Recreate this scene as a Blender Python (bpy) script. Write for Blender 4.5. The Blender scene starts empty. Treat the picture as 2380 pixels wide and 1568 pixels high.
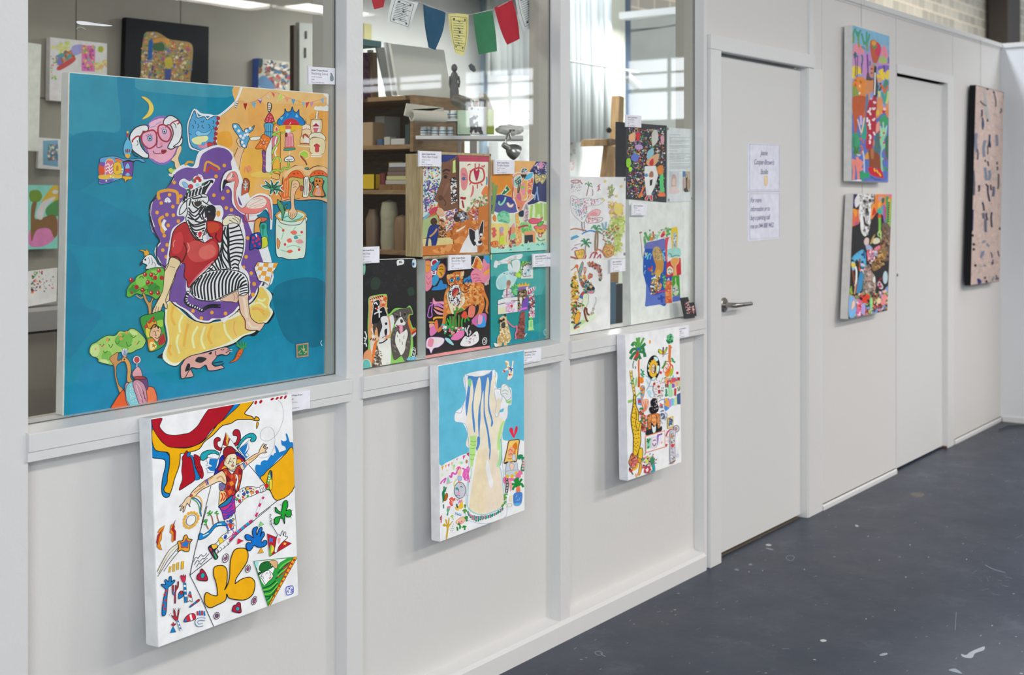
import bpy, bmesh, math, random
from mathutils import Vector, Matrix
from mathutils.geometry import tessellate_polygon
C = bpy.context.scene.collection
sc = bpy.context.scene
# ---------------------------------------------------------------- camera
F_PX, CX, HY = 2973.0, 1190.0, 440.0
YAW = math.atan(2210.0 / F_PX)            # angle between the view axis and the partition
CAM_D, CAM_H = 2.404, 1.5
cam_d = bpy.data.cameras.new('camera'); cam = bpy.data.objects.new('camera', cam_d); C.objects.link(cam)
cam.location = (0, -CAM_D, CAM_H); cam.rotation_euler = (math.pi/2, 0, YAW - math.pi/2)
cam_d.sensor_width = 36; cam_d.lens = F_PX/2380*36
cam_d.shift_y = (HY - 784.0)/2380
cam_d.dof.use_dof = True; cam_d.dof.focus_distance = 3.3; cam_d.dof.aperture_fstop = 5.0
cam_d.clip_start = .05; cam_d.clip_end = 100
sc.camera = cam
# ---------------------------------------------------------------- light, world, exposure
sc.view_settings.view_transform = 'Standard'; sc.view_settings.look = 'None'
sc.view_settings.gamma = 1; sc.view_settings.use_curve_mapping = False
sc.view_settings.exposure = 0.78
w = bpy.data.worlds.new('world'); sc.world = w; w.use_nodes = True
w.node_tree.nodes['Background'].inputs[0].default_value = (.86, .92, 1, 1)
w.node_tree.nodes['Background'].inputs[1].default_value = .5
def area(name, loc, rot, sx, sy, power, col=(1, 1, 1)):
    l = bpy.data.lights.new(name, 'AREA'); l.shape = 'RECTANGLE'; l.size = sx; l.size_y = sy
    l.energy = power; l.color = col
    o = bpy.data.objects.new(name, l); C.objects.link(o); o.location = loc; o.rotation_euler = rot
    return o
PI = math.pi
# rows of ceiling strip panels over the hall (fixtures are built round them below)
HALL_PANELS = [(x, y) for y in (-3.9, -6.4) for x in (.6, 3.4, 6.3, 9.2)] + [(9.3, -8.3), (10.45, -7.9)]
for x, y in HALL_PANELS:
    area('hall_panel_light', (x, y, 3.555), (0, 0, 0), 1.1, .5, {.6: 22, 3.4: 38, 6.3: 66, 9.2: 36}.get(x, 30), (1, .955, .90))
# tall windows in the far gable wall
GABLE = [(-9.25, -7.75, 2.77), (-7.45, -6.34, 2.27), (-5.09, -3.95, 2.27), (-3.3, -2.2, 2.77)]      # windows: y range and foot height
for y0, y1, z0 in GABLE:
    area('gable_daylight', (12.42, (y0+y1)/2, (2.97+z0)/2), (0, PI/2, 0), 2.97-z0, y1-y0, 14*(y1-y0)*(2.97-z0), (.88, .94, 1))
# added fill lamp at the left end, brightening the left-facing reveals
area('end_fill_lamp', (-1.4, -4.2, 2.2), (0, -PI/2, 0), 2.6, 4.0, 165, (.86, .93, 1))
area('side_skylight', (10.6, -3.4, 6.4), (0, math.radians(38), 0), 1.6, 3.2, 85, (.90, .95, 1))
area('rear_wall_fill', (22, 2.2, 8.5), (math.radians(-35), 0, 0), 9, 2, 2000, (1, .93, .80))  # added lamp to brighten the rear block wall; no skylight is built there
# skylight over the studios
area('roof_skylight', (5.6, 1.7, 6.6), (0, 0, 0), 3.0, .8, 230, (.88, .94, 1))
# tube, panel and an added fill lamp inside the studio
area('studio_tube_light', (8.44, 2.0, 2.78), (0, 0, 0), .06, 1.5, 40, (.95, 1, .98))
area('studio_panel_and_fill', (5.9, 1.9, 2.74), (0, 0, 0), 1.2, .6, 29, (.97, 1, .98))
area('studio_panel_and_fill', (2.5, 1.3, 2.74), (0, 0, 0), 1.2, .6, 14, (1, .97, .92))  # added fill without a fixture, lifting the bookcase face and first-window wall
# ---------------------------------------------------------------- pixel -> world
FW = Vector((math.cos(YAW), math.sin(YAW), 0)); RT = Vector((math.sin(YAW), -math.cos(YAW), 0)); CAM = Vector(cam.location)
def ray(px, py): return FW*F_PX + RT*(px-CX) + Vector((0, 0, HY-py))
def P(px, py, Y):
    d = ray(px, py); return CAM + d*((Y+CAM_D)/d.y)
def PX(px, py, X):
    d = ray(px, py); return CAM + d*(X/d.x)
def Q(px, py, Z): return CAM + ray(px, py)*(Z/F_PX)
def XF(px, Y=0): return P(px, 0, Y).x
def ZF(px, py, Y=0): return P(px, py, Y).z
def hit(px, py, p0, n):
    d = ray(px, py); return CAM + d*((p0-CAM).dot(n)/d.dot(n))
# ---------------------------------------------------------------- materials
def s2l(c): return c/12.92 if c <= .04045 else ((c+.055)/1.055)**2.4
def hx(h, g=1.0):
    return tuple(min(.92, s2l(int(h[i:i+2], 16)/255)*g) for i in (0, 2, 4))
MATS = {}
def mat(name, col, rough=.6, metal=0, bump=0, bscale=60, var=0, emit=None, estr=0, spec=.5, vscale=4):
    if name in MATS: return MATS[name]
    m = bpy.data.materials.new(name); m.use_nodes = True; nt = m.node_tree; b = nt.nodes['Principled BSDF']
    if isinstance(col, str): col = hx(col)
    b.inputs['Base Color'].default_value = (*col, 1); b.inputs['Roughness'].default_value = rough
    b.inputs['Metallic'].default_value = metal; b.inputs['Specular IOR Level'].default_value = spec
    if emit: b.inputs['Emission Color'].default_value = (*emit, 1); b.inputs['Emission Strength'].default_value = estr
    tc = nt.nodes.new('ShaderNodeTexCoord')
    if bump:
        n = nt.nodes.new('ShaderNodeTexNoise'); n.inputs['Scale'].default_value = bscale; n.inputs['Detail'].default_value = 4
        nt.links.new(tc.outputs['Object'], n.inputs['Vector'])
        bp = nt.nodes.new('ShaderNodeBump'); bp.inputs['Strength'].default_value = bump; bp.inputs['Distance'].default_value = .01
        nt.links.new(n.outputs['Fac'], bp.inputs['Height']); nt.links.new(bp.outputs[0], b.inputs['Normal'])
    if var:
        n = nt.nodes.new('ShaderNodeTexNoise'); n.inputs['Scale'].default_value = vscale; n.inputs['Detail'].default_value = 6
        nt.links.new(tc.outputs['Object'], n.inputs['Vector'])
        r = nt.nodes.new('ShaderNodeMapRange'); r.inputs['From Min'].default_value = .3; r.inputs['From Max'].default_value = .7
        r.inputs['To Min'].default_value = 1-var; r.inputs['To Max'].default_value = 1+var
        nt.links.new(n.outputs['Fac'], r.inputs['Value'])
        mx = nt.nodes.new('ShaderNodeVectorMath'); mx.operation = 'SCALE'; mx.inputs[0].default_value = col
        nt.links.new(r.outputs[0], mx.inputs['Scale']); nt.links.new(mx.outputs[0], b.inputs['Base Color'])
    MATS[name] = m; return m
def wood(name, c1, c2, scale=(6, 6, .6), rough=.5):
    if name in MATS: return MATS[name]
    m = bpy.data.materials.new(name); m.use_nodes = True; nt = m.node_tree; b = nt.nodes['Principled BSDF']
    tc = nt.nodes.new('ShaderNodeTexCoord'); mp = nt.nodes.new('ShaderNodeMapping'); mp.inputs['Scale'].default_value = scale
    n = nt.nodes.new('ShaderNodeTexNoise'); n.inputs['Scale'].default_value = 6; n.inputs['Detail'].default_value = 6; n.inputs['Distortion'].default_value = 1.5
    cr = nt.nodes.new('ShaderNodeValToRGB'); cr.color_ramp.elements[0].position = .35; cr.color_ramp.elements[1].position = .65
    cr.color_ramp.elements[0].color = (*hx(c1), 1); cr.color_ramp.elements[1].color = (*hx(c2), 1)
    nt.links.new(tc.outputs['Object'], mp.inputs[0]); nt.links.new(mp.outputs[0], n.inputs['Vector'])
    nt.links.new(n.outputs['Fac'], cr.inputs[0]); nt.links.new(cr.outputs[0], b.inputs['Base Color']); b.inputs['Roughness'].default_value = rough
    MATS[name] = m; return m
def attr_mat(name, rough=.6, bump=.15, bscale=500, spec=.18):
    m = bpy.data.materials.new(name); m.use_nodes = True; nt = m.node_tree; b = nt.nodes['Principled BSDF']
    a = nt.nodes.new('ShaderNodeAttribute'); a.attribute_name = 'paint'
    tc = nt.nodes.new('ShaderNodeTexCoord'); n = nt.nodes.new('ShaderNodeTexNoise'); n.inputs['Scale'].default_value = 28; n.inputs['Detail'].default_value = 5
    r = nt.nodes.new('ShaderNodeMapRange'); r.inputs['From Min'].default_value = .3; r.inputs['From Max'].default_value = .7
    r.inputs['To Min'].default_value = .93; r.inputs['To Max'].default_value = 1.07
    mx = nt.nodes.new('ShaderNodeVectorMath'); mx.operation = 'SCALE'
    nt.links.new(tc.outputs['Object'], n.inputs['Vector']); nt.links.new(n.outputs['Fac'], r.inputs['Value'])
    nt.links.new(a.outputs['Color'], mx.inputs[0]); nt.links.new(r.outputs[0], mx.inputs['Scale'])
    nt.links.new(mx.outputs[0], b.inputs['Base Color']); b.inputs['Roughness'].default_value = rough; b.inputs['Specular IOR Level'].default_value = spec
    n2 = nt.nodes.new('ShaderNodeTexNoise'); n2.inputs['Scale'].default_value = bscale
    bp = nt.nodes.new('ShaderNodeBump'); bp.inputs['Strength'].default_value = bump; bp.inputs['Distance'].default_value = .001
    nt.links.new(tc.outputs['Object'], n2.inputs['Vector']); nt.links.new(n2.outputs['Fac'], bp.inputs['Height']); nt.links.new(bp.outputs[0], b.inputs['Normal'])
    return m
M_PAINT = attr_mat('acrylic_on_canvas'); M_PRINT = attr_mat('printed_paper', .7, 0); M_CLOTH = attr_mat('printed_cotton', .9, .3, 900, .1)
M_WHITE = mat('white_wall_paint', (.70, .682, .660), .5, bump=.06, bscale=90)
M_TRIM = mat('white_gloss_trim', (.72, .71, .70), .32, bump=.10, bscale=40)
M_DOOR = mat('white_door_paint', (.70, .69, .675), .45, bump=.05, bscale=70)
M_LINER = mat('beige_window_lining', (.50, .48, .41), .5, bump=.08)
M_SATIN = mat('satin_nickel', (.42, .40, .37), .32, 1)
M_STEEL = mat('chrome_metal', (.62, .63, .62), .12, 1)
M_BLACK = mat('black_plastic', (.03, .03, .032), .4)
M_GREY = mat('grey_plastic', (.30, .31, .32), .5)
M_WIRE = mat('grey_wire', (.25, .25, .25), .5, .5)
# ---------------------------------------------------------------- object helpers
def tag(o, label=None, cat=None, group=None, kind=None):
    if label: o['label'] = label
    if cat: o['category'] = cat
    if group: o['group'] = group
    if kind: o['kind'] = kind
    return o
def mesh_obj(name, verts, faces, m, parent=None, smooth=False):
    me = bpy.data.meshes.new(name); me.from_pydata([tuple(v) for v in verts], [], faces); me.materials.append(m)
    if smooth:
        for p in me.polygons: p.use_smooth = True
    o = bpy.data.objects.new(name, me); C.objects.link(o)
    if parent: o.parent = parent; o.matrix_parent_inverse = Matrix.Translation(-Vector(parent.location))
    return o
def bm_obj(name, bm, m, parent=None, smooth=False, auto=None):
    me = bpy.data.meshes.new(name); bmesh.ops.recalc_face_normals(bm, faces=bm.faces); bm.to_mesh(me); bm.free(); me.materials.append(m)
    if smooth:
        for p in me.polygons: p.use_smooth = True
    o = bpy.data.objects.new(name, me); C.objects.link(o)
    if parent: o.parent = parent; o.matrix_parent_inverse = Matrix.Translation(-Vector(parent.location))
    if auto:
        md = o.modifiers.new('edge', 'EDGE_SPLIT'); md.split_angle = auto
    return o
def empty(name, loc, label=None, cat=None, group=None, kind=None):
    o = bpy.data.objects.new(name, None); C.objects.link(o); o.location = loc; o.empty_display_size = .05
    return tag(o, label, cat, group, kind)
def add_box(bm, x0, x1, y0, y1, z0, z1, bev=0):
    b2 = bmesh.new()
    vs = [b2.verts.new((x, y, z)) for x in (x0, x1) for y in (y0, y1) for z in (z0, z1)]
    for f in ((0, 1, 3, 2), (4, 6, 7, 5), (0, 4, 5, 1), (2, 3, 7, 6), (0, 2, 6, 4), (1, 5, 7, 3)):
        b2.faces.new([vs[i] for i in f])
    if bev: bmesh.ops.bevel(b2, geom=list(b2.edges), offset=bev, segments=2, affect='EDGES', clamp_overlap=True)
    merge(bm, b2)
def merge(bm, b2):
    mp = {v: bm.verts.new(v.co) for v in b2.verts}
    for f in b2.faces:
        try: bm.faces.new([mp[v] for v in f.verts])
        except ValueError: pass
    b2.free()
def box(name, x0, x1, y0, y1, z0, z1, m, parent=None, bev=0):
    bm = bmesh.new(); add_box(bm, x0, x1, y0, y1, z0, z1, bev); return bm_obj(name, bm, m, parent)
def add_tube(bm, pts, r, n=10, caps=True):
    pts = [Vector(p) for p in pts]; rings = []
    rr = r if isinstance(r, (list, tuple)) else [r]*len(pts)
    for i, p in enumerate(pts):
        t = (pts[min(i+1, len(pts)-1)] - pts[max(i-1, 0)]).normalized()
        u = t.cross(Vector((0, 0, 1)) if abs(t.z) < .95 else Vector((1, 0, 0))).normalized(); v = t.cross(u)
        rings.append([bm.verts.new(p + (u*math.cos(a) + v*math.sin(a))*rr[i]) for a in [2*PI*k/n for k in range(n)]])
    for a, b in zip(rings, rings[1:]):
        for k in range(n): bm.faces.new((a[k], a[(k+1) % n], b[(k+1) % n], b[k]))
    if caps: bm.faces.new(rings[0][::-1]); bm.faces.new(rings[-1])
def tube(name, pts, r, m, parent=None, n=10):
    bm = bmesh.new(); add_tube(bm, pts, r, n); return bm_obj(name, bm, m, parent, True, .7)
def lathe(name, prof, loc, m, parent=None, n=28, axis=None):
    """prof: (radius, height) pairs; axis: unit direction"""
    bm = bmesh.new(); q = (Vector(axis) if axis is not None else Vector((0, 0, 1))).to_track_quat('Z', 'Y'); rings = []
    for r, z in prof:
        rings.append([bm.verts.new(Vector(loc) + q @ Vector((r*math.cos(a), r*math.sin(a), z))) for a in [2*PI*k/n for k in range(n)]])
    for a, b in zip(rings, rings[1:]):
        for k in range(n): bm.faces.new((a[k], a[(k+1) % n], b[(k+1) % n], b[k]))
    bm.faces.new(rings[0][::-1]); bm.faces.new(rings[-1])
    return bm_obj(name, bm, m, parent, True, .6)
def prism(name, pts, Y, depth, m, parent=None, bev=0, shift=(0, 0), floor=None):
    """outline standing in the plane y=Y, with real thickness; floor = height its lower edge stands on"""
    bm = bmesh.new(); a = [bm.verts.new(P(x, y, Y)) for x, y in pts]
    if floor is not None:
        zm = sum(v.co.z for v in a)/len(a)
        for v in a:
            if v.co.z < zm: v.co.z = floor
    b = [bm.verts.new(v.co + Vector((shift[0], depth, shift[1]))) for v in a]; n = len(a)
    bm.faces.new(a); bm.faces.new(b[::-1])
    for i in range(n): bm.faces.new((a[i], a[(i+1) % n], b[(i+1) % n], b[i]))
    bmesh.ops.triangulate(bm, faces=[f for f in bm.faces if len(f.verts) > 4])
    if bev: bmesh.ops.bevel(bm, geom=[e for e in bm.edges if e.calc_face_angle(0) > .6], offset=bev, segments=2, affect='EDGES')
    return bm_obj(name, bm, m, parent)
def pbox(name, x0, y0, x1, y1, Y, depth, m, parent=None, bev=0):
    xm = (x0+x1)/2
    return box(name, XF(x0, Y), XF(x1, Y), Y, Y+depth, ZF(xm, y1, Y), ZF(xm, y0, Y), m, parent, bev)
# ---------------------------------------------------------------- painted surfaces
def catmull(pts, closed, k=5):
    n = len(pts)
    if n < 3: return pts
    out = []
    for i in range(n if closed else n-1):
        p0 = pts[(i-1) % n] if closed or i > 0 else pts[i]
        p1 = pts[i]; p2 = pts[(i+1) % n]
        p3 = pts[(i+2) % n] if closed or i+2 < n else pts[i+1]
        for j in range(k):
            t = j/k; t2 = t*t; t3 = t2*t
            out.append(tuple(.5*((2*p1[a]) + (-p0[a]+p2[a])*t + (2*p0[a]-5*p1[a]+4*p2[a]-p3[a])*t2 + (-p0[a]+3*p1[a]-3*p2[a]+p3[a])*t3) for a in (0, 1)))
    if not closed: out.append(pts[-1])
    return out
def clip(poly, quad):
    out = poly; n = len(quad)
    sgn = 1 if sum(quad[i][0]*quad[(i+1) % n][1]-quad[(i+1) % n][0]*quad[i][1] for i in range(n)) > 0 else -1
    for i in range(n):
        a, b = quad[i], quad[(i+1) % n]; nx, ny = -(b[1]-a[1])*sgn, (b[0]-a[0])*sgn
        ds = [(p[0]-a[0])*nx + (p[1]-a[1])*ny for p in out]; res = []
        for j in range(len(out)):
            k = (j+1) % len(out)
            if ds[j] >= 0: res.append(out[j])
            if (ds[j] >= 0) != (ds[k] >= 0):
                t = ds[j]/(ds[j]-ds[k]); res.append((out[j][0]+(out[k][0]-out[j][0])*t, out[j][1]+(out[k][1]-out[j][1])*t))
        out = res
        if len(out) < 3: return []
    return out
EPS = 6e-6
class Art:
    """flat colour shapes laid over each other like coats of paint on one plane"""
    def __init__(s, p0, n, quad, gain=1.0, z0=1e-4, bend=None):
        s.p0 = Vector(p0); s.n = Vector(n).normalized(); s.quad = quad; s.g = gain; s.v = []; s.f = []; s.c = []; s.k = 0; s.z0 = z0; s.fr = (0, 0, 1); s.bend = bend
    def place(s, poly, off):
        p = s.p0 + s.n*off; r = []
        for q in poly:
            w_ = hit(q[0], q[1], p, s.n)
            if s.bend: w_ = w_ + s.n*s.bend(w_)
            r.append(w_)
        return r
    def face(s, poly, col, clipit=True):
        if clipit and s.quad: poly = clip(poly, s.quad)
        if len(poly) < 3: return
        tri = tessellate_polygon([[Vector((x, y, 0)) for x, y in poly]]); b = len(s.v)
        s.v += s.place(poly, s.z0 + s.k*EPS)
        for t in tri:
            s.f.append((b+t[0], b+t[1], b+t[2])); s.c.append(col)
    def stroke(s, pts, w, col, closed=False):
        if len(pts) < 2: return
        if closed: pts = pts + [pts[0]]
        L = []; R = []
        for i, p in enumerate(pts):
            a = pts[max(i-1, 0)]; b = pts[min(i+1, len(pts)-1)]
            if closed and i in (0, len(pts)-1): a = pts[-2]; b = pts[1]
            dx, dy = b[0]-a[0], b[1]-a[1]; l = math.hypot(dx, dy)
            if l < 1e-6: dx, dy, l = 1, 0, 1
            h = w/2
            L.append((p[0]-dy/l*h, p[1]+dx/l*h)); R.append((p[0]+dy/l*h, p[1]-dx/l*h))
        if s.quad and not all(inside(q, s.quad) for q in L+R):
            for i in range(len(L)-1):
                q = clip([L[i], R[i], R[i+1], L[i+1]], s.quad)
                if len(q) >= 3:
                    b = len(s.v); s.v += s.place(q, s.z0+s.k*EPS)
                    for j in range(1, len(q)-1): s.f.append((b, b+j, b+j+1)); s.c.append(col)
            return
        b = len(s.v); n = len(L); s.v += s.place(L, s.z0+s.k*EPS) + s.place(R, s.z0+s.k*EPS)
        for i in range(n-1): s.f.append((b+i, b+n+i, b+n+i+1, b+i+1)); s.c.append(col)
    def xy(s, nums): return [(s.fr[0]+nums[i]/s.fr[2], s.fr[1]+nums[i+1]/s.fr[2]) for i in range(0, len(nums), 2)]
    def fill(s, style, poly):
        t = style.split('/'); s.k += 1; s.face(poly, hx(t[0], s.g))
        if len(t) > 1: s.k += 1; s.stroke(poly, float(t[2]), hx(t[1], s.g), True)
    def run(s, text):
        rnd = random.Random(7)
        for ln in text.split('\n'):
            if not ln or ln[0] == '#': continue
            t = ln.split(); k = t[0]
            if k[0] == '@': s.fr = (float(k[1:]), float(t[1]), float(t[2])); continue
            if k in 'pP':
                pts = s.xy([float(x) for x in t[2:]]); s.fill(t[1], catmull(pts, True) if k == 'p' else pts)
            elif k in 'lLc':
                pts = s.xy([float(x) for x in t[3:]]); s.k += 1
                s.stroke(pts if k == 'L' else catmull(pts, k == 'c'), float(t[2]), hx(t[1], s.g), k == 'c')
            elif k == 'o':
                cx, cy, rx, ry = [float(x) for x in t[2:6]]; a = math.radians(float(t[6])) if len(t) > 6 else 0
                pl = []
                for i in range(22):
                    u, v = rx*math.cos(2*PI*i/22), ry*math.sin(2*PI*i/22)
                    pl += [cx+u*math.cos(a)-v*math.sin(a), cy+u*math.sin(a)+v*math.cos(a)]
                s.fill(t[1], s.xy(pl))
            elif k == 'd':
                s.k += 1; r = float(t[2]); col = hx(t[1], s.g)
                for q in s.xy([float(x) for x in t[3:]]):
                    s.k += .4
                    s.face([(q[0]+r*math.cos(2*PI*i/12), q[1]+r*1.08*math.sin(2*PI*i/12)) for i in range(12)], col)
            elif k == 's':
                s.k += 1; pts = s.xy([float(x) for x in t[3:]])
                for i in range(0, len(pts), 2): s.k += .4; s.stroke(pts[i:i+2], float(t[2]), hx(t[1], s.g))
            elif k == 'S':
                s.k += 1; pts = s.xy([float(x) for x in t[3:]])
                for i in range(0, len(pts), 3): s.k += .4; s.stroke(catmull(pts[i:i+3], False, 4), float(t[2]), hx(t[1], s.g))
            elif k == 'r':
                cols = [hx(c, s.g) for c in t[1].split(',')]; n = int(t[2]); r0, r1 = float(t[3]), float(t[4])
                poly = s.xy([float(x) for x in t[5:]]); xs = [p[0] for p in poly]; ys = [p[1] for p in poly]
                c = 0; tries = 0
                while c < n and tries < n*20:
                    tries += 1; x, y = rnd.uniform(min(xs), max(xs)), rnd.uniform(min(ys), max(ys))
                    if not pin((x, y), poly): continue
                    c += 1
                    s.k += .5
                    r = rnd.uniform(r0, r1); a = rnd.uniform(0, PI); e = rnd.uniform(.35, 1); m_ = 7; pl = []
                    for i in range(m_):
                        q = r*rnd.uniform(.65, 1.15); u, v = q*math.cos(2*PI*i/m_), q*e*math.sin(2*PI*i/m_)
                        pl.append((x+u*math.cos(a)-v*math.sin(a), y+u*math.sin(a)+v*math.cos(a)))
                    s.face(pl, rnd.choice(cols))
    def text(s, body, col, org, ex, ez, size, u, v, shear=0, align='LEFT', bold=0, sp=1.0):
        """lettering: org = top left corner, ex/ez = unit directions right/down in world space, u/v in metres"""
        cu = bpy.data.curves.new('t', 'FONT'); cu.body = body; cu.size = size; cu.shear = shear; cu.align_x = align; cu.offset = bold; cu.space_character = sp
        cu.resolution_u = 3
        o = bpy.data.objects.new('t', cu); C.objects.link(o); bpy.context.view_layer.update()
        me = bpy.data.meshes.new_from_object(o); s.k += 1; b = len(s.v); off = s.z0 + s.k*EPS
        for q in me.vertices: s.v.append(org + ex*(u+q.co.x) + ez*(v-q.co.y) + s.n*off)
        for p in me.polygons: s.f.append(tuple(b+i for i in p.vertices)); s.c.append(hx(col, s.g))
        bpy.data.objects.remove(o); bpy.data.meshes.remove(me); bpy.data.curves.remove(cu)
    def solid(s, verts, faces, col):
        b = len(s.v); s.v += [Vector(v) for v in verts]
        for f in faces: s.f.append(tuple(b+i for i in f)); s.c.append(col)
    def build(s, name, m=None, parent=None):
        me = bpy.data.meshes.new(name); me.from_pydata([tuple(v) for v in s.v], [], s.f)
        ca = me.color_attributes.new('paint', 'FLOAT_COLOR', 'CORNER'); d = []
        for p, c in zip(me.polygons, s.c): d += [c[0], c[1], c[2], 1.0]*p.loop_total
        ca.data.foreach_set('color', d); me.materials.append(m or M_PAINT)
        o = bpy.data.objects.new(name, me); C.objects.link(o)
        if parent: o.parent = parent; o.matrix_parent_inverse = Matrix.Translation(-Vector(parent.location))
        return o
def inside(p, quad):
    sg = 0
    for i in range(len(quad)):
        a, b = quad[i], quad[(i+1) % len(quad)]; c = (b[0]-a[0])*(p[1]-a[1])-(b[1]-a[1])*(p[0]-a[0])
        if c != 0:
            if sg == 0: sg = 1 if c > 0 else -1
            elif (c > 0) != (sg > 0): return False
    return True
def pin(p, poly):
    c = False; n = len(poly)
    for i in range(n):
        a, b = poly[i], poly[(i+1) % n]
        if (a[1] > p[1]) != (b[1] > p[1]) and p[0] < (b[0]-a[0])*(p[1]-a[1])/(b[1]-a[1])+a[0]: c = not c
    return c
GAIN = 1.17; GAIN_IN = 1.2
def plane_of(c, yt, yb):
    """plane through the top and bottom edge of a hung or leaning board"""
    zt = P(c[0][0], c[0][1], yt).z; zb = P(c[3][0], c[3][1], yb).z
    n = Vector((0, -(zt-zb), (yt-yb))).normalized()
    return P(c[0][0], c[0][1], yt), n
def painting(name, label, art, c, yt, yb=None, thick=.036, side='e4e2dd', gain=GAIN, group=None, parent=None, cat='painting', base='efeeec', clipq=True, m=None, bev=.0025):
    yb = yt if yb is None else yb; p0, n = plane_of(c, yt, yb)
    fr = [hit(x, y, p0, n) for x, y in c]; bk = [v - n*thick for v in fr]
    b2 = bmesh.new(); vs = [b2.verts.new(v) for v in fr+bk]
    for f in ((0, 1, 2, 3), (7, 6, 5, 4), (0, 4, 5, 1), (1, 5, 6, 2), (2, 6, 7, 3), (3, 7, 4, 0)): b2.faces.new([vs[i] for i in f])
    if bev: bmesh.ops.bevel(b2, geom=list(b2.edges), offset=bev, segments=2, affect='EDGES')
    bmesh.ops.recalc_face_normals(b2, faces=b2.faces); b2.verts.index_update()
    cx = sum(p[0] for p in c)/4; cy = sum(p[1] for p in c)/4
    ins = [(p[0]+(cx-p[0])*.006, p[1]+(cy-p[1])*.006) for p in c]
    a = Art(p0, n, ins if clipq else None, gain)
    a.solid([v.co.copy() for v in b2.verts], [[v.index for v in f.verts] for f in b2.faces], hx(side, gain)); b2.free()
    a.k = 1; a.face(list(ins), hx(base, gain), False); a.run(art)
    o = a.build(name, m, parent)
    if label: tag(o, label, cat, group)
    return o, a
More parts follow.
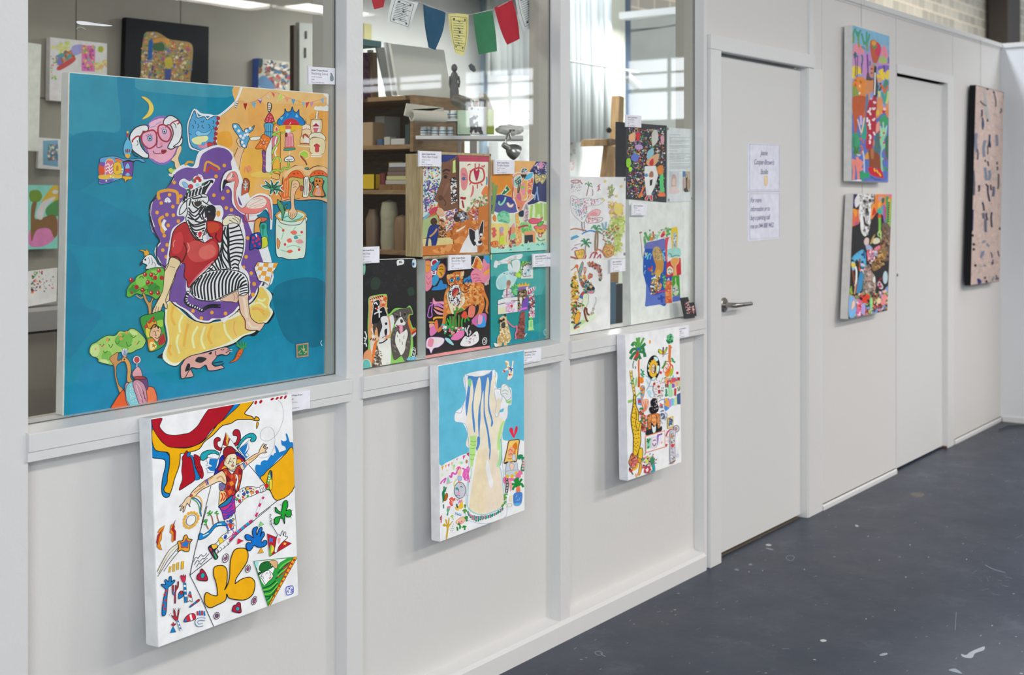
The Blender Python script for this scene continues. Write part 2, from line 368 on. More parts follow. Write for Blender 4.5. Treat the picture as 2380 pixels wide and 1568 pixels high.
# ---------------------------------------------------------------- brushwork of each picture
ART = {}
ART['bestfriend'] = '''@940 340 5.8095
P c87838 230 100 1140 130 1140 1440 220 1480
l 7a1c1c 2.4 248 270 230 1475 700 1445 1130 1430
P 8a1c20 225 100 252 100 245 1480 225 1480
P cfdcd6 252 100 505 100 505 600 420 860 250 960
r 3a8a9a,e8a03c,f0f0ea,6a4a9a,3a6a4a,e8c83c,c8506a,8fc8d8 200 1.4 3.4 255 260 500 260 480 480 430 700 420 840 260 900
r 5a3a9a,3a7a5a,f4f4f4,8a4aa0,3a5ab8 190 1.2 2.6 260 460 480 440 430 720 400 800 260 840
S 6a4a98 3 300 600 330 540 340 480 290 700 290 800 300 880 330 600 400 560 460 560
p 2a3a7a 500 120 740 120 740 210 500 215
p b84a60 730 120 1135 135 1135 210 740 205
p 7a5440 505 230 560 210 740 200 740 860 700 860 640 860 540 870 470 800 460 760 420 740 415 680 460 560 500 430
p 8a6048 560 520 610 500 560 620 520 680 520 640
p 5c3e30 450 690 480 660 520 680 510 720 470 730
S 3a2820 4.6 515 345 560 315 615 330
p e8e4dc/2a1c18/1.4 525 415 560 395 585 420 555 430
d 2a1c18 4 555 412
S 4a3228 2 520 380 560 360 600 380 520 700 560 760 540 800
P c8e08a 655 200 690 180 700 350 650 360
p 20201e 630 430 680 415 705 450 700 520 640 520 620 480
r f0f0ec,24242a 160 1.4 3 640 430 690 440 720 720 640 780 625 600
p 5a4034 690 200 740 200 740 840 720 700
P f0e8d0 742 205 1132 210 1120 780 1000 720 840 900 742 830
p e08a8a 760 320 830 300 860 440 830 580 770 560
p c87080 770 380 830 400 800 360
o f0e8e0/8a5a6a/1 805 435 30 18
d 4a6aa0 4 800 435
c c84a4a 4 880 430 900 340 960 300 1050 300 1080 400 1050 470 960 500 900 480
p b82c50 975 470 935 340 950 305 975 330 1000 305 1015 340
S c84a4a 2.6 955 230 955 260 955 290 1010 235 1010 260 1000 280 880 330 900 340 905 350 985 510 985 540 985 570 880 520 890 500 895 490 1030 500 1040 510 1050 530 850 260 880 240 890 250 1040 260 1070 280 1080 250
p d87070 920 520 940 560 930 640 890 690 910 600
p b83c4a 760 680 820 690 820 720 760 710
S a82c38 4 760 690 800 700 830 690 780 730 790 780 800 830
p e8804a 1040 640 1080 550 1120 540 1120 680
r e8c8a8,8aa86a,e89a8a,d8e0d0,5a7a5a 120 1.6 4 900 730 1120 650 1120 790 960 830 820 900
S 3a8ab0 3 1110 410 1115 460 1110 520
P f0e8e0 440 820 540 880 700 840 720 900 640 1120 560 1150 480 1000
r 9a4a9a,3a4ab0,c84a6a,e8c89a,f0f0f0,5a8a5a,e8843c 260 1.4 3.4 560 880 720 850 760 1000 640 1100 590 1160 550 1040
p c84058 330 890 380 830 440 815 450 840 400 900 350 920
p d8b08a 430 890 480 830 530 870 540 940 470 940
p 3a3230 660 970 700 890 800 880 860 980 760 1000 700 1020
r e8e0e0,3a3230,9a9090,7a8aa0 80 2 4 690 900 840 890 880 1000 780 1010
r e8a090,c84a4a,f0e0d8,8a9ac8,e87a4a 90 2 3.6 860 860 1010 850 1010 1100 940 1110 930 980
P a8b880 250 990 330 960 440 920 460 1000 450 1250 400 1200 245 1250
p 6ab4d0 255 970 330 905 340 930 270 985
p b87c50 460 1000 530 980 560 1100 560 1290 480 1290 460 1150
r 6a4428,d8a478,3a2a20 110 1.6 3.4 460 990 540 980 560 1280 480 1290
P d8c88a 245 1250 560 1230 650 1230 660 1340 400 1360 250 1350
p 23387c 340 1080 440 1050 460 1120 440 1290 400 1390 370 1380 360 1270 330 1240 310 1370 280 1370 300 1240
d 4a3028 8 398 1015
p 4a3028 375 1000 400 985 420 1020 400 1070 380 1050
l c8986a 4 340 1220 400 1170 440 1110
p f0f0f0 255 1360 300 1350 290 1385 255 1380
p f0f0f0 335 1390 380 1360 380 1400 350 1410
P c87838 240 1350 670 1320 650 1150 700 1040 930 1000 990 1110 1000 820 1130 780 1130 1430 240 1475
r d88a4a,b8682c,e09a5a,c07030 90 4 11 650 1060 930 1010 1130 1000 1130 1420 300 1440 400 1370 660 1330
p f0e0d0 700 1140 820 1070 800 1100 720 1150
P e8e8e6 870 1180 980 1120 985 1430 740 1435 800 1300
p 2a2a30/f0f0f0/1 870 1120 900 1110 960 1160 990 1250 970 1320 930 1340 880 1240
p 2a2a30/f0f0f0/1 1010 1120 1050 1010 1070 1020 1060 1180 1030 1240 1010 1200
p f0f0f0/2a2a30/1 950 1150 1000 1120 1010 1240 1050 1290 1040 1330 980 1340 960 1290
o 2a2a30 1020 1290 26 22
d f0f0f0 3 1035 1190 960 1270'''
ART['camel'] = '''@1315 480 5.059
P e4e8e2 -20 625 523 615 520 1432 -20 1520
p d8e4c8 60 1350 150 1340 280 1260 360 1270 340 1320 180 1440 60 1470
p b8d09a 80 1380 200 1330 240 1350 130 1420
p 6ab0a8/a84a3c/1.6 155 830 160 740 190 655 205 660 200 720 180 800 200 900 215 950 190 940
p d8964a 200 810 230 800 245 860 220 890
p 8aa8a0/5a4a3a/1.2 205 900 240 880 280 890 310 920 335 960 330 1010 290 1020 250 1000 215 960
r 3a6a8a,d8843c,b84a3c,4a8a6a,e8c878,2a3a4a 80 2 3.6 170 800 300 900 330 1000 230 1020 180 900
d 2a2a2a 4 265 965 322 962
p d87a9a 270 1000 310 990 325 1010 290 1020
c b85a3c 2 215 720 235 720 235 760 220 790
p c8402c/3a6a8a/1.4 165 1050 200 1000 225 1010 220 1070 180 1080
p 2a6aa8 165 1060 190 1040 200 1070 180 1085
p d8e0c8/7a8a7a/1 210 1030 265 1030 265 1120 240 1190 250 1270 230 1260 200 1200 200 1100
p e8c04a 65 880 90 800 120 760 145 900 150 1000 130 1150 100 1080 70 1000
r d8a02c,3a5a2a,4a8a3a,c84a2c,e8c850,2a2a3a,f0e8d8 210 1.8 4 65 850 130 780 150 1000 170 1060 210 1150 160 1300 100 1390 65 1350
p e8a83c/8a4a20/1 100 1350 110 1280 150 1240 170 1280 150 1360 120 1380
S 7a3a28 4 230 1180 220 1240 240 1320 240 1320 250 1340 265 1350 245 1190 250 1250 280 1275
S 2a4a7a 4 100 1430 120 1400 180 1360
S c84a2c 3 100 1440 130 1420 160 1410
l b87a3c 2 60 750 100 720 130 690 150 780
d d87a3c 4 130 700
r b84a5a,3a5a3a,e8a080,8a3a4a,7a9aa0,d87a3c 120 1.8 3.6 260 660 330 640 390 680 420 740 430 840 400 870 380 760 330 720 270 690
r b84a4a,d8843c,7a8a9a 30 1.6 3 265 790 310 780 310 830 270 850
S a8b0b0 1.4 350 1060 360 1100 340 1160 310 1260 330 1200 340 1150
r 9aa08a,b8a890 20 1.4 2.6 300 1200 340 1180 330 1270 290 1280'''
ART['collage'] = '''@1315 260 4.354
P 3f4045 510 100 1022 138 1018 915 608 918 606 660 508 652
P 2d2e31 510 100 610 107 606 655 508 652
r e88a6a,c83c3c,f0d8b8,3a9a6a,d8d0c8,e8a03c,7a9ac8,2a2a2a,b85a8a,6ac85a,8a6ac8,f4f0e8,2a2a2a,3a3a3a 1150 1.0 2.7 640 160 1000 170 1000 500 990 850 900 880 620 860 620 400
p e8b08a 640 240 700 210 700 290 650 300
p c83c44 710 210 750 210 750 280 720 290
p c8c8c0 870 220 900 180 930 200 930 290 880 350 870 290
p 8fcf3a 615 480 650 470 660 520 640 560 615 550
p a8e03a 640 560 670 560 665 600 640 600
p 6a78c8 660 450 700 420 740 450 720 500 670 490
p b89ac8 700 340 760 330 780 370 720 380
p d8a880 820 490 930 420 940 470 900 540 830 540
p 8fc0c8 830 400 880 370 890 420 850 470 820 470
p c8343c 850 500 885 470 885 540 850 540
P e4e4e0 800 550 910 545 935 640 900 760 860 840 815 840 800 700 795 600
P 2d2e31 850 690 880 680 870 740 850 750
p a87a5a 840 640 860 600 885 610 885 655 850 660
d 5a8ab8 4 815 640
p c83c4a/f0e8e8/1 800 880 830 840 840 850 820 895
p c83c4a/f0e8e8/1 850 850 870 840 880 890 860 895
p 5ac87a 950 660 985 630 990 760 1000 800 960 810
p ee7a4a 930 850 960 810 1000 820 1003 855
p d8843c 925 560 980 540 985 620 940 630
P e87a3c 730 860 790 750 800 760 750 872
p d8a0b0 960 250 990 240 995 300 970 330'''
ART['cow'] = '''@1930 430 9.226
P 2c2a2c 440 170 1340 190 1300 3000 300 3000
p e8843c 940 170 1340 190 1330 600 1290 900 1100 620 1000 590 880 740 860 600 900 400 950 380
p d8709a 1190 185 1330 190 1320 250 1200 230
p c89898 1020 250 1130 240 1130 330 1040 340
p e8a83c 1030 390 1090 350 1080 440 1020 560
p c8342c 890 650 930 480 960 520 980 600
p f0a030 870 520 920 400 900 560 880 640
p d86a4a 460 860 480 560 560 520 640 560 620 800 540 860
p e8962c 480 520 540 510 580 600 540 680 510 620
p b85a8a 500 820 560 780 600 800 570 850
p 3a2a5a 495 180 560 180 560 260 520 340 500 460
p 5a4ab0 500 360 560 380 530 470
p d8d8d6 620 170 940 170 950 260 940 360 880 420 870 560 860 740 870 790 840 860 830 960 790 1050 740 1100 680 1040 650 940 640 800 610 640 620 460 640 400 560 480 530 440 520 320 570 230
r 8a8886,f4f4f2,6a6a6a,b0b0ae,e8e8e6 170 2 5 640 180 930 180 900 400 850 600 860 800 780 1050 700 1000 650 700
p 3a3836 700 660 740 700 760 800 830 850 820 880 760 880 720 820
p f4f4f2 660 560 700 700 720 900 700 960 660 900 640 700
d 3a3836 3.6 735 350 850 330 780 520 790 570
S 2a2826 2 940 180 945 300 940 370
S 8a6ab8 6 1150 420 1160 600 1190 850 1150 600 1170 760 1210 820
S c84a5a 5 1190 460 1190 640 1210 800
S 3a9a5a 7 1220 240 1230 500 1230 850 1200 880 1210 940 1200 1000 1230 700 1200 860 1190 950
S e8a84a 7 1270 300 1280 500 1260 850
S 7ab85a 6 1310 300 1310 500 1270 880
d 2a4a3a 2 1260 380 1258 430 1256 480 1252 530 1250 580 1246 630 1244 680 1242 730 1240 780
S 3ab0a0 4 1060 620 1020 560 1020 520 1060 620 1060 560 1050 480 1060 620 1090 560 1110 450 1060 620 1100 600 1110 570
p 2a6a5a 1100 300 1150 270 1160 340 1120 400
d d8502c 4 1050 660 1055 690
l 7ab84a 6 1055 700 1060 850 1055 960
S a8c87a 3 1060 960 1020 1040 1040 1100 1060 960 1090 1040 1060 1120 1040 1000 1080 1060 1090 1200
p 6a5a50 1110 820 1280 900 1270 1568 1100 1568 1080 1200 1120 1100
p 8a5a3a 1080 1180 1130 1150 1180 1200 1180 1400 1120 1500 1080 1400
r 3a302a,a87a4a,6a4a30,8a7a70 60 2 5 1110 900 1270 960 1270 1540 1100 1560
p d8c0b8 720 1200 760 1130 820 1140 830 1220 800 1290 740 1280
p d8d0b8 900 1180 980 1130 1050 1150 1060 1220 980 1260 920 1250
p b89a5a 850 1260 900 1120 960 1050 930 1150 900 1240
p 98a8c8 760 1280 850 1290 920 1400 850 1500 780 1400
p e07a8a 940 1360 1060 1290 1060 1400 980 1440
@1930 580 8.713
p 5aaad0 430 180 500 90 600 20 660 0 710 60 720 200 720 420 680 480 620 340 540 200 500 240 460 200
S 1a3a6a 6 640 80 650 100 640 120 640 230 645 250 640 270 655 360 660 375 650 385
S 2a5a9a 4 680 20 690 120 690 180
s 3a8ab8 2 450 140 480 170 500 90 520 120 560 50 580 80
p 8ab8e0 420 280 440 240 500 260 500 380 450 420
d e0c84a 5 462 305 470 320
S e8e8ec 4 510 340 530 450 525 560 530 560 520 650 500 740
S 8a4a2a 4 600 180 590 280 590 420 450 420 470 560 490 700 580 600 540 740 520 880
S c89a7a 3 515 700 500 800 490 900
S 3a8ab8 8 640 450 600 600 560 880 650 480 620 700 590 840
S e8c8c8 4 590 430 640 410 700 490 620 310 650 300 690 330
S c8583c 3 580 360 595 400 600 430
S 8aaa3a 3 400 780 410 860 440 900 420 740 430 840 450 900
l c89a4a 3 390 900 450 940 600 920 680 870
p a08c80 690 380 730 320 790 310 820 400 860 480 900 540 920 760 860 900 700 900 650 860 680 600
r 6a5a50,c8b8b0,8a7a70,e8a0a0,b08a80,5a6a5a 120 2 4.4 690 350 800 330 840 520 900 600 920 860 660 880
p 8a6a40 830 240 960 160 960 0 1130 0 1140 120 1060 300 960 400 860 420
p c8a064 960 100 1010 30 1060 60 1060 200 1010 300 970 220
r 5a4028,b8905a,3a3028,a8743c 60 2 4.4 840 200 960 40 1130 30 1100 260 940 400
p e07a8a 740 40 790 20 800 180 760 200
r e07a8a,98a8c8,c84a5a,d8d0d8 60 2 4.4 740 10 960 0 900 200 800 290 750 200
o b8ccd4 1112 562 50 130 2
p d8e0dc 870 560 900 540 910 600 885 680 860 620
p c8c4c8 950 700 980 640 1020 660 1070 750 1040 800 980 770
d a83c5a 3 995 690 1020 745 990 745
p 8a2a34 960 620 1040 560 1040 600 970 640
p 7aa0d8 1110 790 1165 740 1155 870 1120 840
r e07a7a,d84a3c,8ac85a,3a2a2a,e8b8b0,7a9ac8,8a6a4a,b83c4a,6aa06a,d8c8a0,4a4a4a 380 2 5 380 950 650 880 1160 820 1150 1230 800 1310 380 1390
p 7ab0e0 375 960 480 960 520 1080 510 1300 470 1380 420 1380 375 1320
p f0c8b8/c86a4a/1 430 1130 450 1040 490 1020 500 1120 460 1200 420 1210
p d06aa0 540 1060 580 1000 640 1080 620 1330 530 1350
r c8305a,e8d0e0,e87a5a 30 2 3.4 540 1060 620 1060 620 1320 540 1320
p a8a0d8 640 1100 700 1100 700 1280 630 1280
p d8402c 660 960 800 920 760 1060 700 1080 660 1080
p 8ad88a 800 1040 830 960 860 1040 840 1200 820 1290
d f0c8a0 5 980 1050 985 1020
d e88a8a 6 1075 960 1100 970 1070 1070
p 2a2028 740 1020 790 1010 780 1080'''
ART['dogs'] = '''@840 560 5.056
P 272729 0 225 650 200 650 1395 0 1520
r 2b2b2d,252527,2e2e31 60 3 8 30 250 640 230 640 700 30 700
p 2f3e34 110 470 160 420 220 460 200 560 120 560
p 2f4438 540 570 600 540 620 620 560 640
p f0efe8 420 228 495 220 495 268 440 285 420 285
s 20202a 1.6 445 240 475 238 445 255 478 252 448 240 446 258
p c8d8dc 600 225 640 220 640 305 600 300
p 3a6aa8 600 255 620 255 620 285 600 285
p 8ac8b0 22 270 45 270 45 360 24 400
p 88c858/88c858/1 88 670 150 640 250 625 300 640 300 780 320 860 400 790 520 790 570 760 605 855 560 880 600 1010 630 1020 600 1070 560 1380 100 1500 85 1200 75 1000 85 800
p e89a6a 95 672 150 650 265 635 296 655 298 780 310 880 350 900 340 1120 200 1170 110 1170 80 1100 90 900
r d8602c,f0c8a0,c8342c,e8a050,f4f0e8 60 3 7 95 680 290 650 290 800 120 900 100 1160 190 1160
s 5a1a10 2.4 100 680 115 690 120 670 135 685 140 660 160 678 165 655 180 670 190 648 205 665 215 643 230 660 240 640 255 655 105 1160 120 1140 130 1165 145 1145 155 1165 170 1140
p 1c1c20/f0f0ea/1.2 140 770 130 740 160 700 210 690 220 740 200 800 260 770 290 830 300 880 240 900 180 1000 130 980 120 920
S f0f0ea 3 150 740 170 720 190 750 160 790 190 800 200 840 200 760 210 820 210 900 150 860 180 840 240 830
o c83c4a 185 790 16 12
p 3a3430 170 990 200 950 240 900 270 900 260 1000 230 1110 200 1120 190 1040
p 4a443e 140 980 180 970 160 1060 150 1110 135 1040
p efece6 225 910 270 880 310 900 325 990 330 1090 300 1110 250 1160 210 1180 220 1080 245 1000
p 2a2624 270 1050 300 1030 300 1100 280 1120
d 2a2624 3 290 970
S 8a8078 2 240 1140 270 1120 300 1100
p e8e4dc 190 1190 300 1150 345 1150 350 1280 330 1470 230 1490 210 1380
l 3a3a44 3 205 1198 250 1190 305 1150
p 6a5c4e 190 1230 215 1350 240 1480 130 1490 140 1350 170 1250
r 4a4038,8a7a68,d8d0c4 60 2 4 170 1250 240 1300 240 1480 140 1480
P d8cdc0 100 1170 180 1180 150 1290 110 1350
p e0742c 150 1200 185 1180 160 1320 130 1440 130 1300
p e89a6a 30 1320 110 1280 120 1460 30 1480
p 6ac0b8/f0ece0/1.2 25 1400 90 1400 110 1490 25 1510
S d8e8e0 3 40 1060 60 1120 40 1180 30 1130 50 1150 60 1140 30 1210 50 1200 60 1240
p 5a524e 350 880 370 840 440 800 520 790 570 780 600 850 560 860 540 900 550 960 570 1000 580 1100 575 1250 540 1390 500 1400 470 1350 390 1400 360 1310 345 1200 350 1100 400 990 385 920
r 4a4440,6c645e,7a726a 90 2 5 360 860 560 820 560 1000 570 1260 380 1300 360 1160
p e8e4de 395 980 430 920 470 890 500 940 520 960 500 990 450 985 410 1010
p 3a3634 455 925 480 920 490 950 465 960
d 2a2624 2.8 418 890 510 860
l e8e4de 1.4 455 830 458 880
p e89ab4 440 1000 480 985 485 1060 465 1100 450 1060
p 8a3a44 400 980 430 1020 450 1030 440 1000
p e8e2da 420 1060 450 1090 500 1060 530 1040 545 1100 520 1200 510 1280 470 1340 440 1290 400 1200 400 1120
s 8a8078 1.6 420 1100 425 1130 450 1150 452 1190 480 1180 482 1220 500 1110 498 1150
p f4f0e4 330 890 370 870 385 960 350 1060 340 960
p e0742c 545 950 560 880 575 860 565 930 600 1040 640 1020 640 1050 590 1095 570 1040
p b03020 590 1080 640 1045 640 1070 600 1100
p c8c8cc 590 1110 640 1070 640 1090 600 1130
c e8e8e8 1.5 590 1290 600 1260 630 1260 630 1340 605 1355 590 1340
S e8e8e8 1.5 600 1290 610 1270 625 1290 600 1310 620 1320 610 1340
p 6ab8d0 550 1370 640 1355 640 1390 540 1400'''
ART['fish'] = '''@1120 360 6.535
P e8a050 150 70 840 90 720 260 460 640 300 600 150 620
p e8b070 500 85 830 95 760 200 600 260 480 300
p d88a30 160 300 460 300 440 600 300 560 160 600
P 343868 830 95 1000 95 1000 720 880 700 800 740 680 760 680 700 700 640 600 500 720 260
r 8a6ab8,e8c0d0,6a7ac8,f0f0f0,e8a0b0 60 1.2 2.6 760 200 850 110 990 110 990 300 850 290
P 3a4290 140 620 300 600 450 640 500 720 540 860 400 880 240 860 140 850
p 5a5a98 200 730 500 740 530 860 400 880 200 860
P d8e4c0 140 900 400 880 540 900 640 760 720 780 800 740 880 705 1000 730 985 1445 140 1480
S a8cc6a 6 760 760 750 860 745 960 820 730 830 850 820 950 900 730 900 850 905 960 960 740 965 850 960 1000 860 740 860 800 870 900
P ecd080 140 1040 400 1040 480 1330 300 1390 150 1390
p 6abf96 240 900 330 845 410 900 420 1000 400 1040 300 1020 240 990
r 5aae86,8ad0a8 40 3 6 250 880 400 880 410 1020 260 1000
p f08a3c/d84a2c/1 165 960 190 910 215 960 200 1010
p f0a884/f0ece4/2 470 320 480 600 470 650 520 740 540 840 600 850 650 750 720 700 800 620 750 580 780 400 780 290 700 260 600 260
p ee8a6a/f4e4c8/1 490 640 560 640 620 690 700 680 650 740 600 840 550 840 520 740
p a8cfc0/f4ece0/1.4 480 400 500 350 560 310 600 330 600 420 540 490 490 480
S 3a4a4a 2.4 500 400 540 370 580 330 510 420 550 400 590 370 520 440 560 430 600 400 560 400 550 500 545 580 590 380 575 480 560 580
p f0b04a 620 400 690 390 700 500 690 640 650 680 640 560
p e890a8 600 460 650 420 660 560 640 620 600 560
d 8ac84a 4 620 490
p c8688a 520 620 580 580 600 680 560 680
p ee7a5a/f4e4c8/1 700 380 780 350 770 480 750 590 720 640 690 680
r e89a7a,d85a4a,f4c8a8 60 1.5 3 700 380 770 360 750 580 700 640
p 5ab8d8/f0f0f0/1.4 650 380 680 300 770 265 770 330 720 370
p 2a3438/f0f0f0/1.4 600 270 610 210 650 200 690 220 690 265
r e8f0e8,3a7a7a 30 1 2 605 260 620 215 680 225 685 260
p 2a3034 590 300 640 300 620 350
p 3a3a3c 640 300 680 300 640 370
o 2a2a3a 560 802 14 10
c d86a5a 1.5 470 320 480 500 460 640 470 650
P 1f7a4a/f4ecc8/2 290 600 380 460 430 530 350 600
o f0f0e8 362 530 14 16
S 8fd8b0 4 265 700 260 740 290 760 290 760 340 700 360 640
p f0e8c8/d8a0a0/1 375 740 400 720 430 760 480 740 460 790 410 790
S 7a9a5a 6 160 900 190 700 170 560 160 760 180 600 170 420 180 800 210 560 230 460
p c8b87a/8a8a5a/1 800 310 830 290 860 320 900 300 960 300 980 340 920 440 880 400 820 430
r e8e0a0,6a8a6a,d87a5a 40 1.4 2.6 810 310 960 320 910 420 830 400
S 8ab0d8 3 840 480 840 560 850 620 830 560 810 620 800 680 850 620 855 660 860 690
d d88ab0 5 897 140 897 175
l f4f0d0 2 680 560 690 640 640 690
p c8a0b0/f0e8e0/1 660 740 700 760 710 900 690 1010 640 1010 630 860
r a87a8a,e8d0d8,7a9a8a 60 1.4 3 650 760 700 780 700 1000 640 1000
p f0b070 510 900 560 900 560 1060 600 1100 600 1330 510 1360 520 1100
r e89060,f4d090,e8c060 70 2 4 520 920 600 1080 600 1330 520 1330
p 2a3a4a 560 870 630 840 630 930 570 930
p 8fcf86 580 1050 640 1020 730 1040 770 1130 760 1200 620 1180
r 6abf6a,a8d88a,5aa85a 50 2 4 600 1050 740 1060 740 1180 620 1170
S b8485a 4 550 1110 620 1080 700 1070
p d8607a/b8304a/1 710 1000 760 960 880 970 925 940 900 1000 840 1040 750 1040
p e87a78/b83a3a/1 800 1080 960 1060 980 1120 830 1130
p 3a2a2a/e8a84a/1 820 1130 965 1130 920 1200 860 1190
d e8a83c 4 850 1150 890 1160 930 1150
p 5ab84a/1a5a2a/1 850 1040 930 1005 930 1040 870 1090
c c85a5a 2 865 1200 910 1200 905 1240 875 1240
P e8a070 640 1160 790 1150 820 1180 810 1330 780 1330 770 1210 650 1220
P 343c44 650 1220 775 1210 775 1320 720 1330 710 1290 690 1340 650 1340
p a8d8d8 640 1350 740 1345 740 1370 680 1400
p e8a0b8 430 1130 470 1050 500 1050 490 1190 440 1200
p ee9a6a 440 1090 500 1100 500 1190 440 1180
S b8485a 3 410 1150 420 1220 400 1290 440 1100 430 1200 420 1280
p 8acf9a 440 1210 500 1190 510 1260 430 1280
r 8a4a5a,e8d0c8,d8904a 60 1.6 3 430 1290 500 1270 500 1370 400 1410
p f0c8b0 380 1240 410 1200 400 1310 380 1330
S d84a7a 5 185 1100 190 1170 180 1250
d d86a4a 3 170 1120 205 1150 170 1190 205 1210
p f08a4a/c84a2c/1 150 1320 240 1310 240 1380 200 1400 150 1380
S b83c2c 2 165 1330 160 1350 170 1360 200 1330 210 1345 200 1360
p b0a0c0 275 1110 300 1090 330 1110 320 1170 280 1170
p e89080 285 1180 320 1180 330 1220 280 1230
p c8d840 280 1240 330 1240 340 1360 270 1360
r d86a5a,f4e8d8,8a3a3a 36 1.6 3 260 1370 340 1370 340 1420 260 1420
p a8e0d0 140 1420 380 1420 620 1360 980 1330 985 1445 140 1490
S 4aa88a 2.4 480 1390 500 1370 510 1390 600 1380 620 1360 630 1390 830 1370 850 1350 870 1380 900 1370 920 1340 940 1370 420 1450 440 1430 450 1450 840 1250 880 1300 960 1280 690 1440 710 1420 730 1430'''
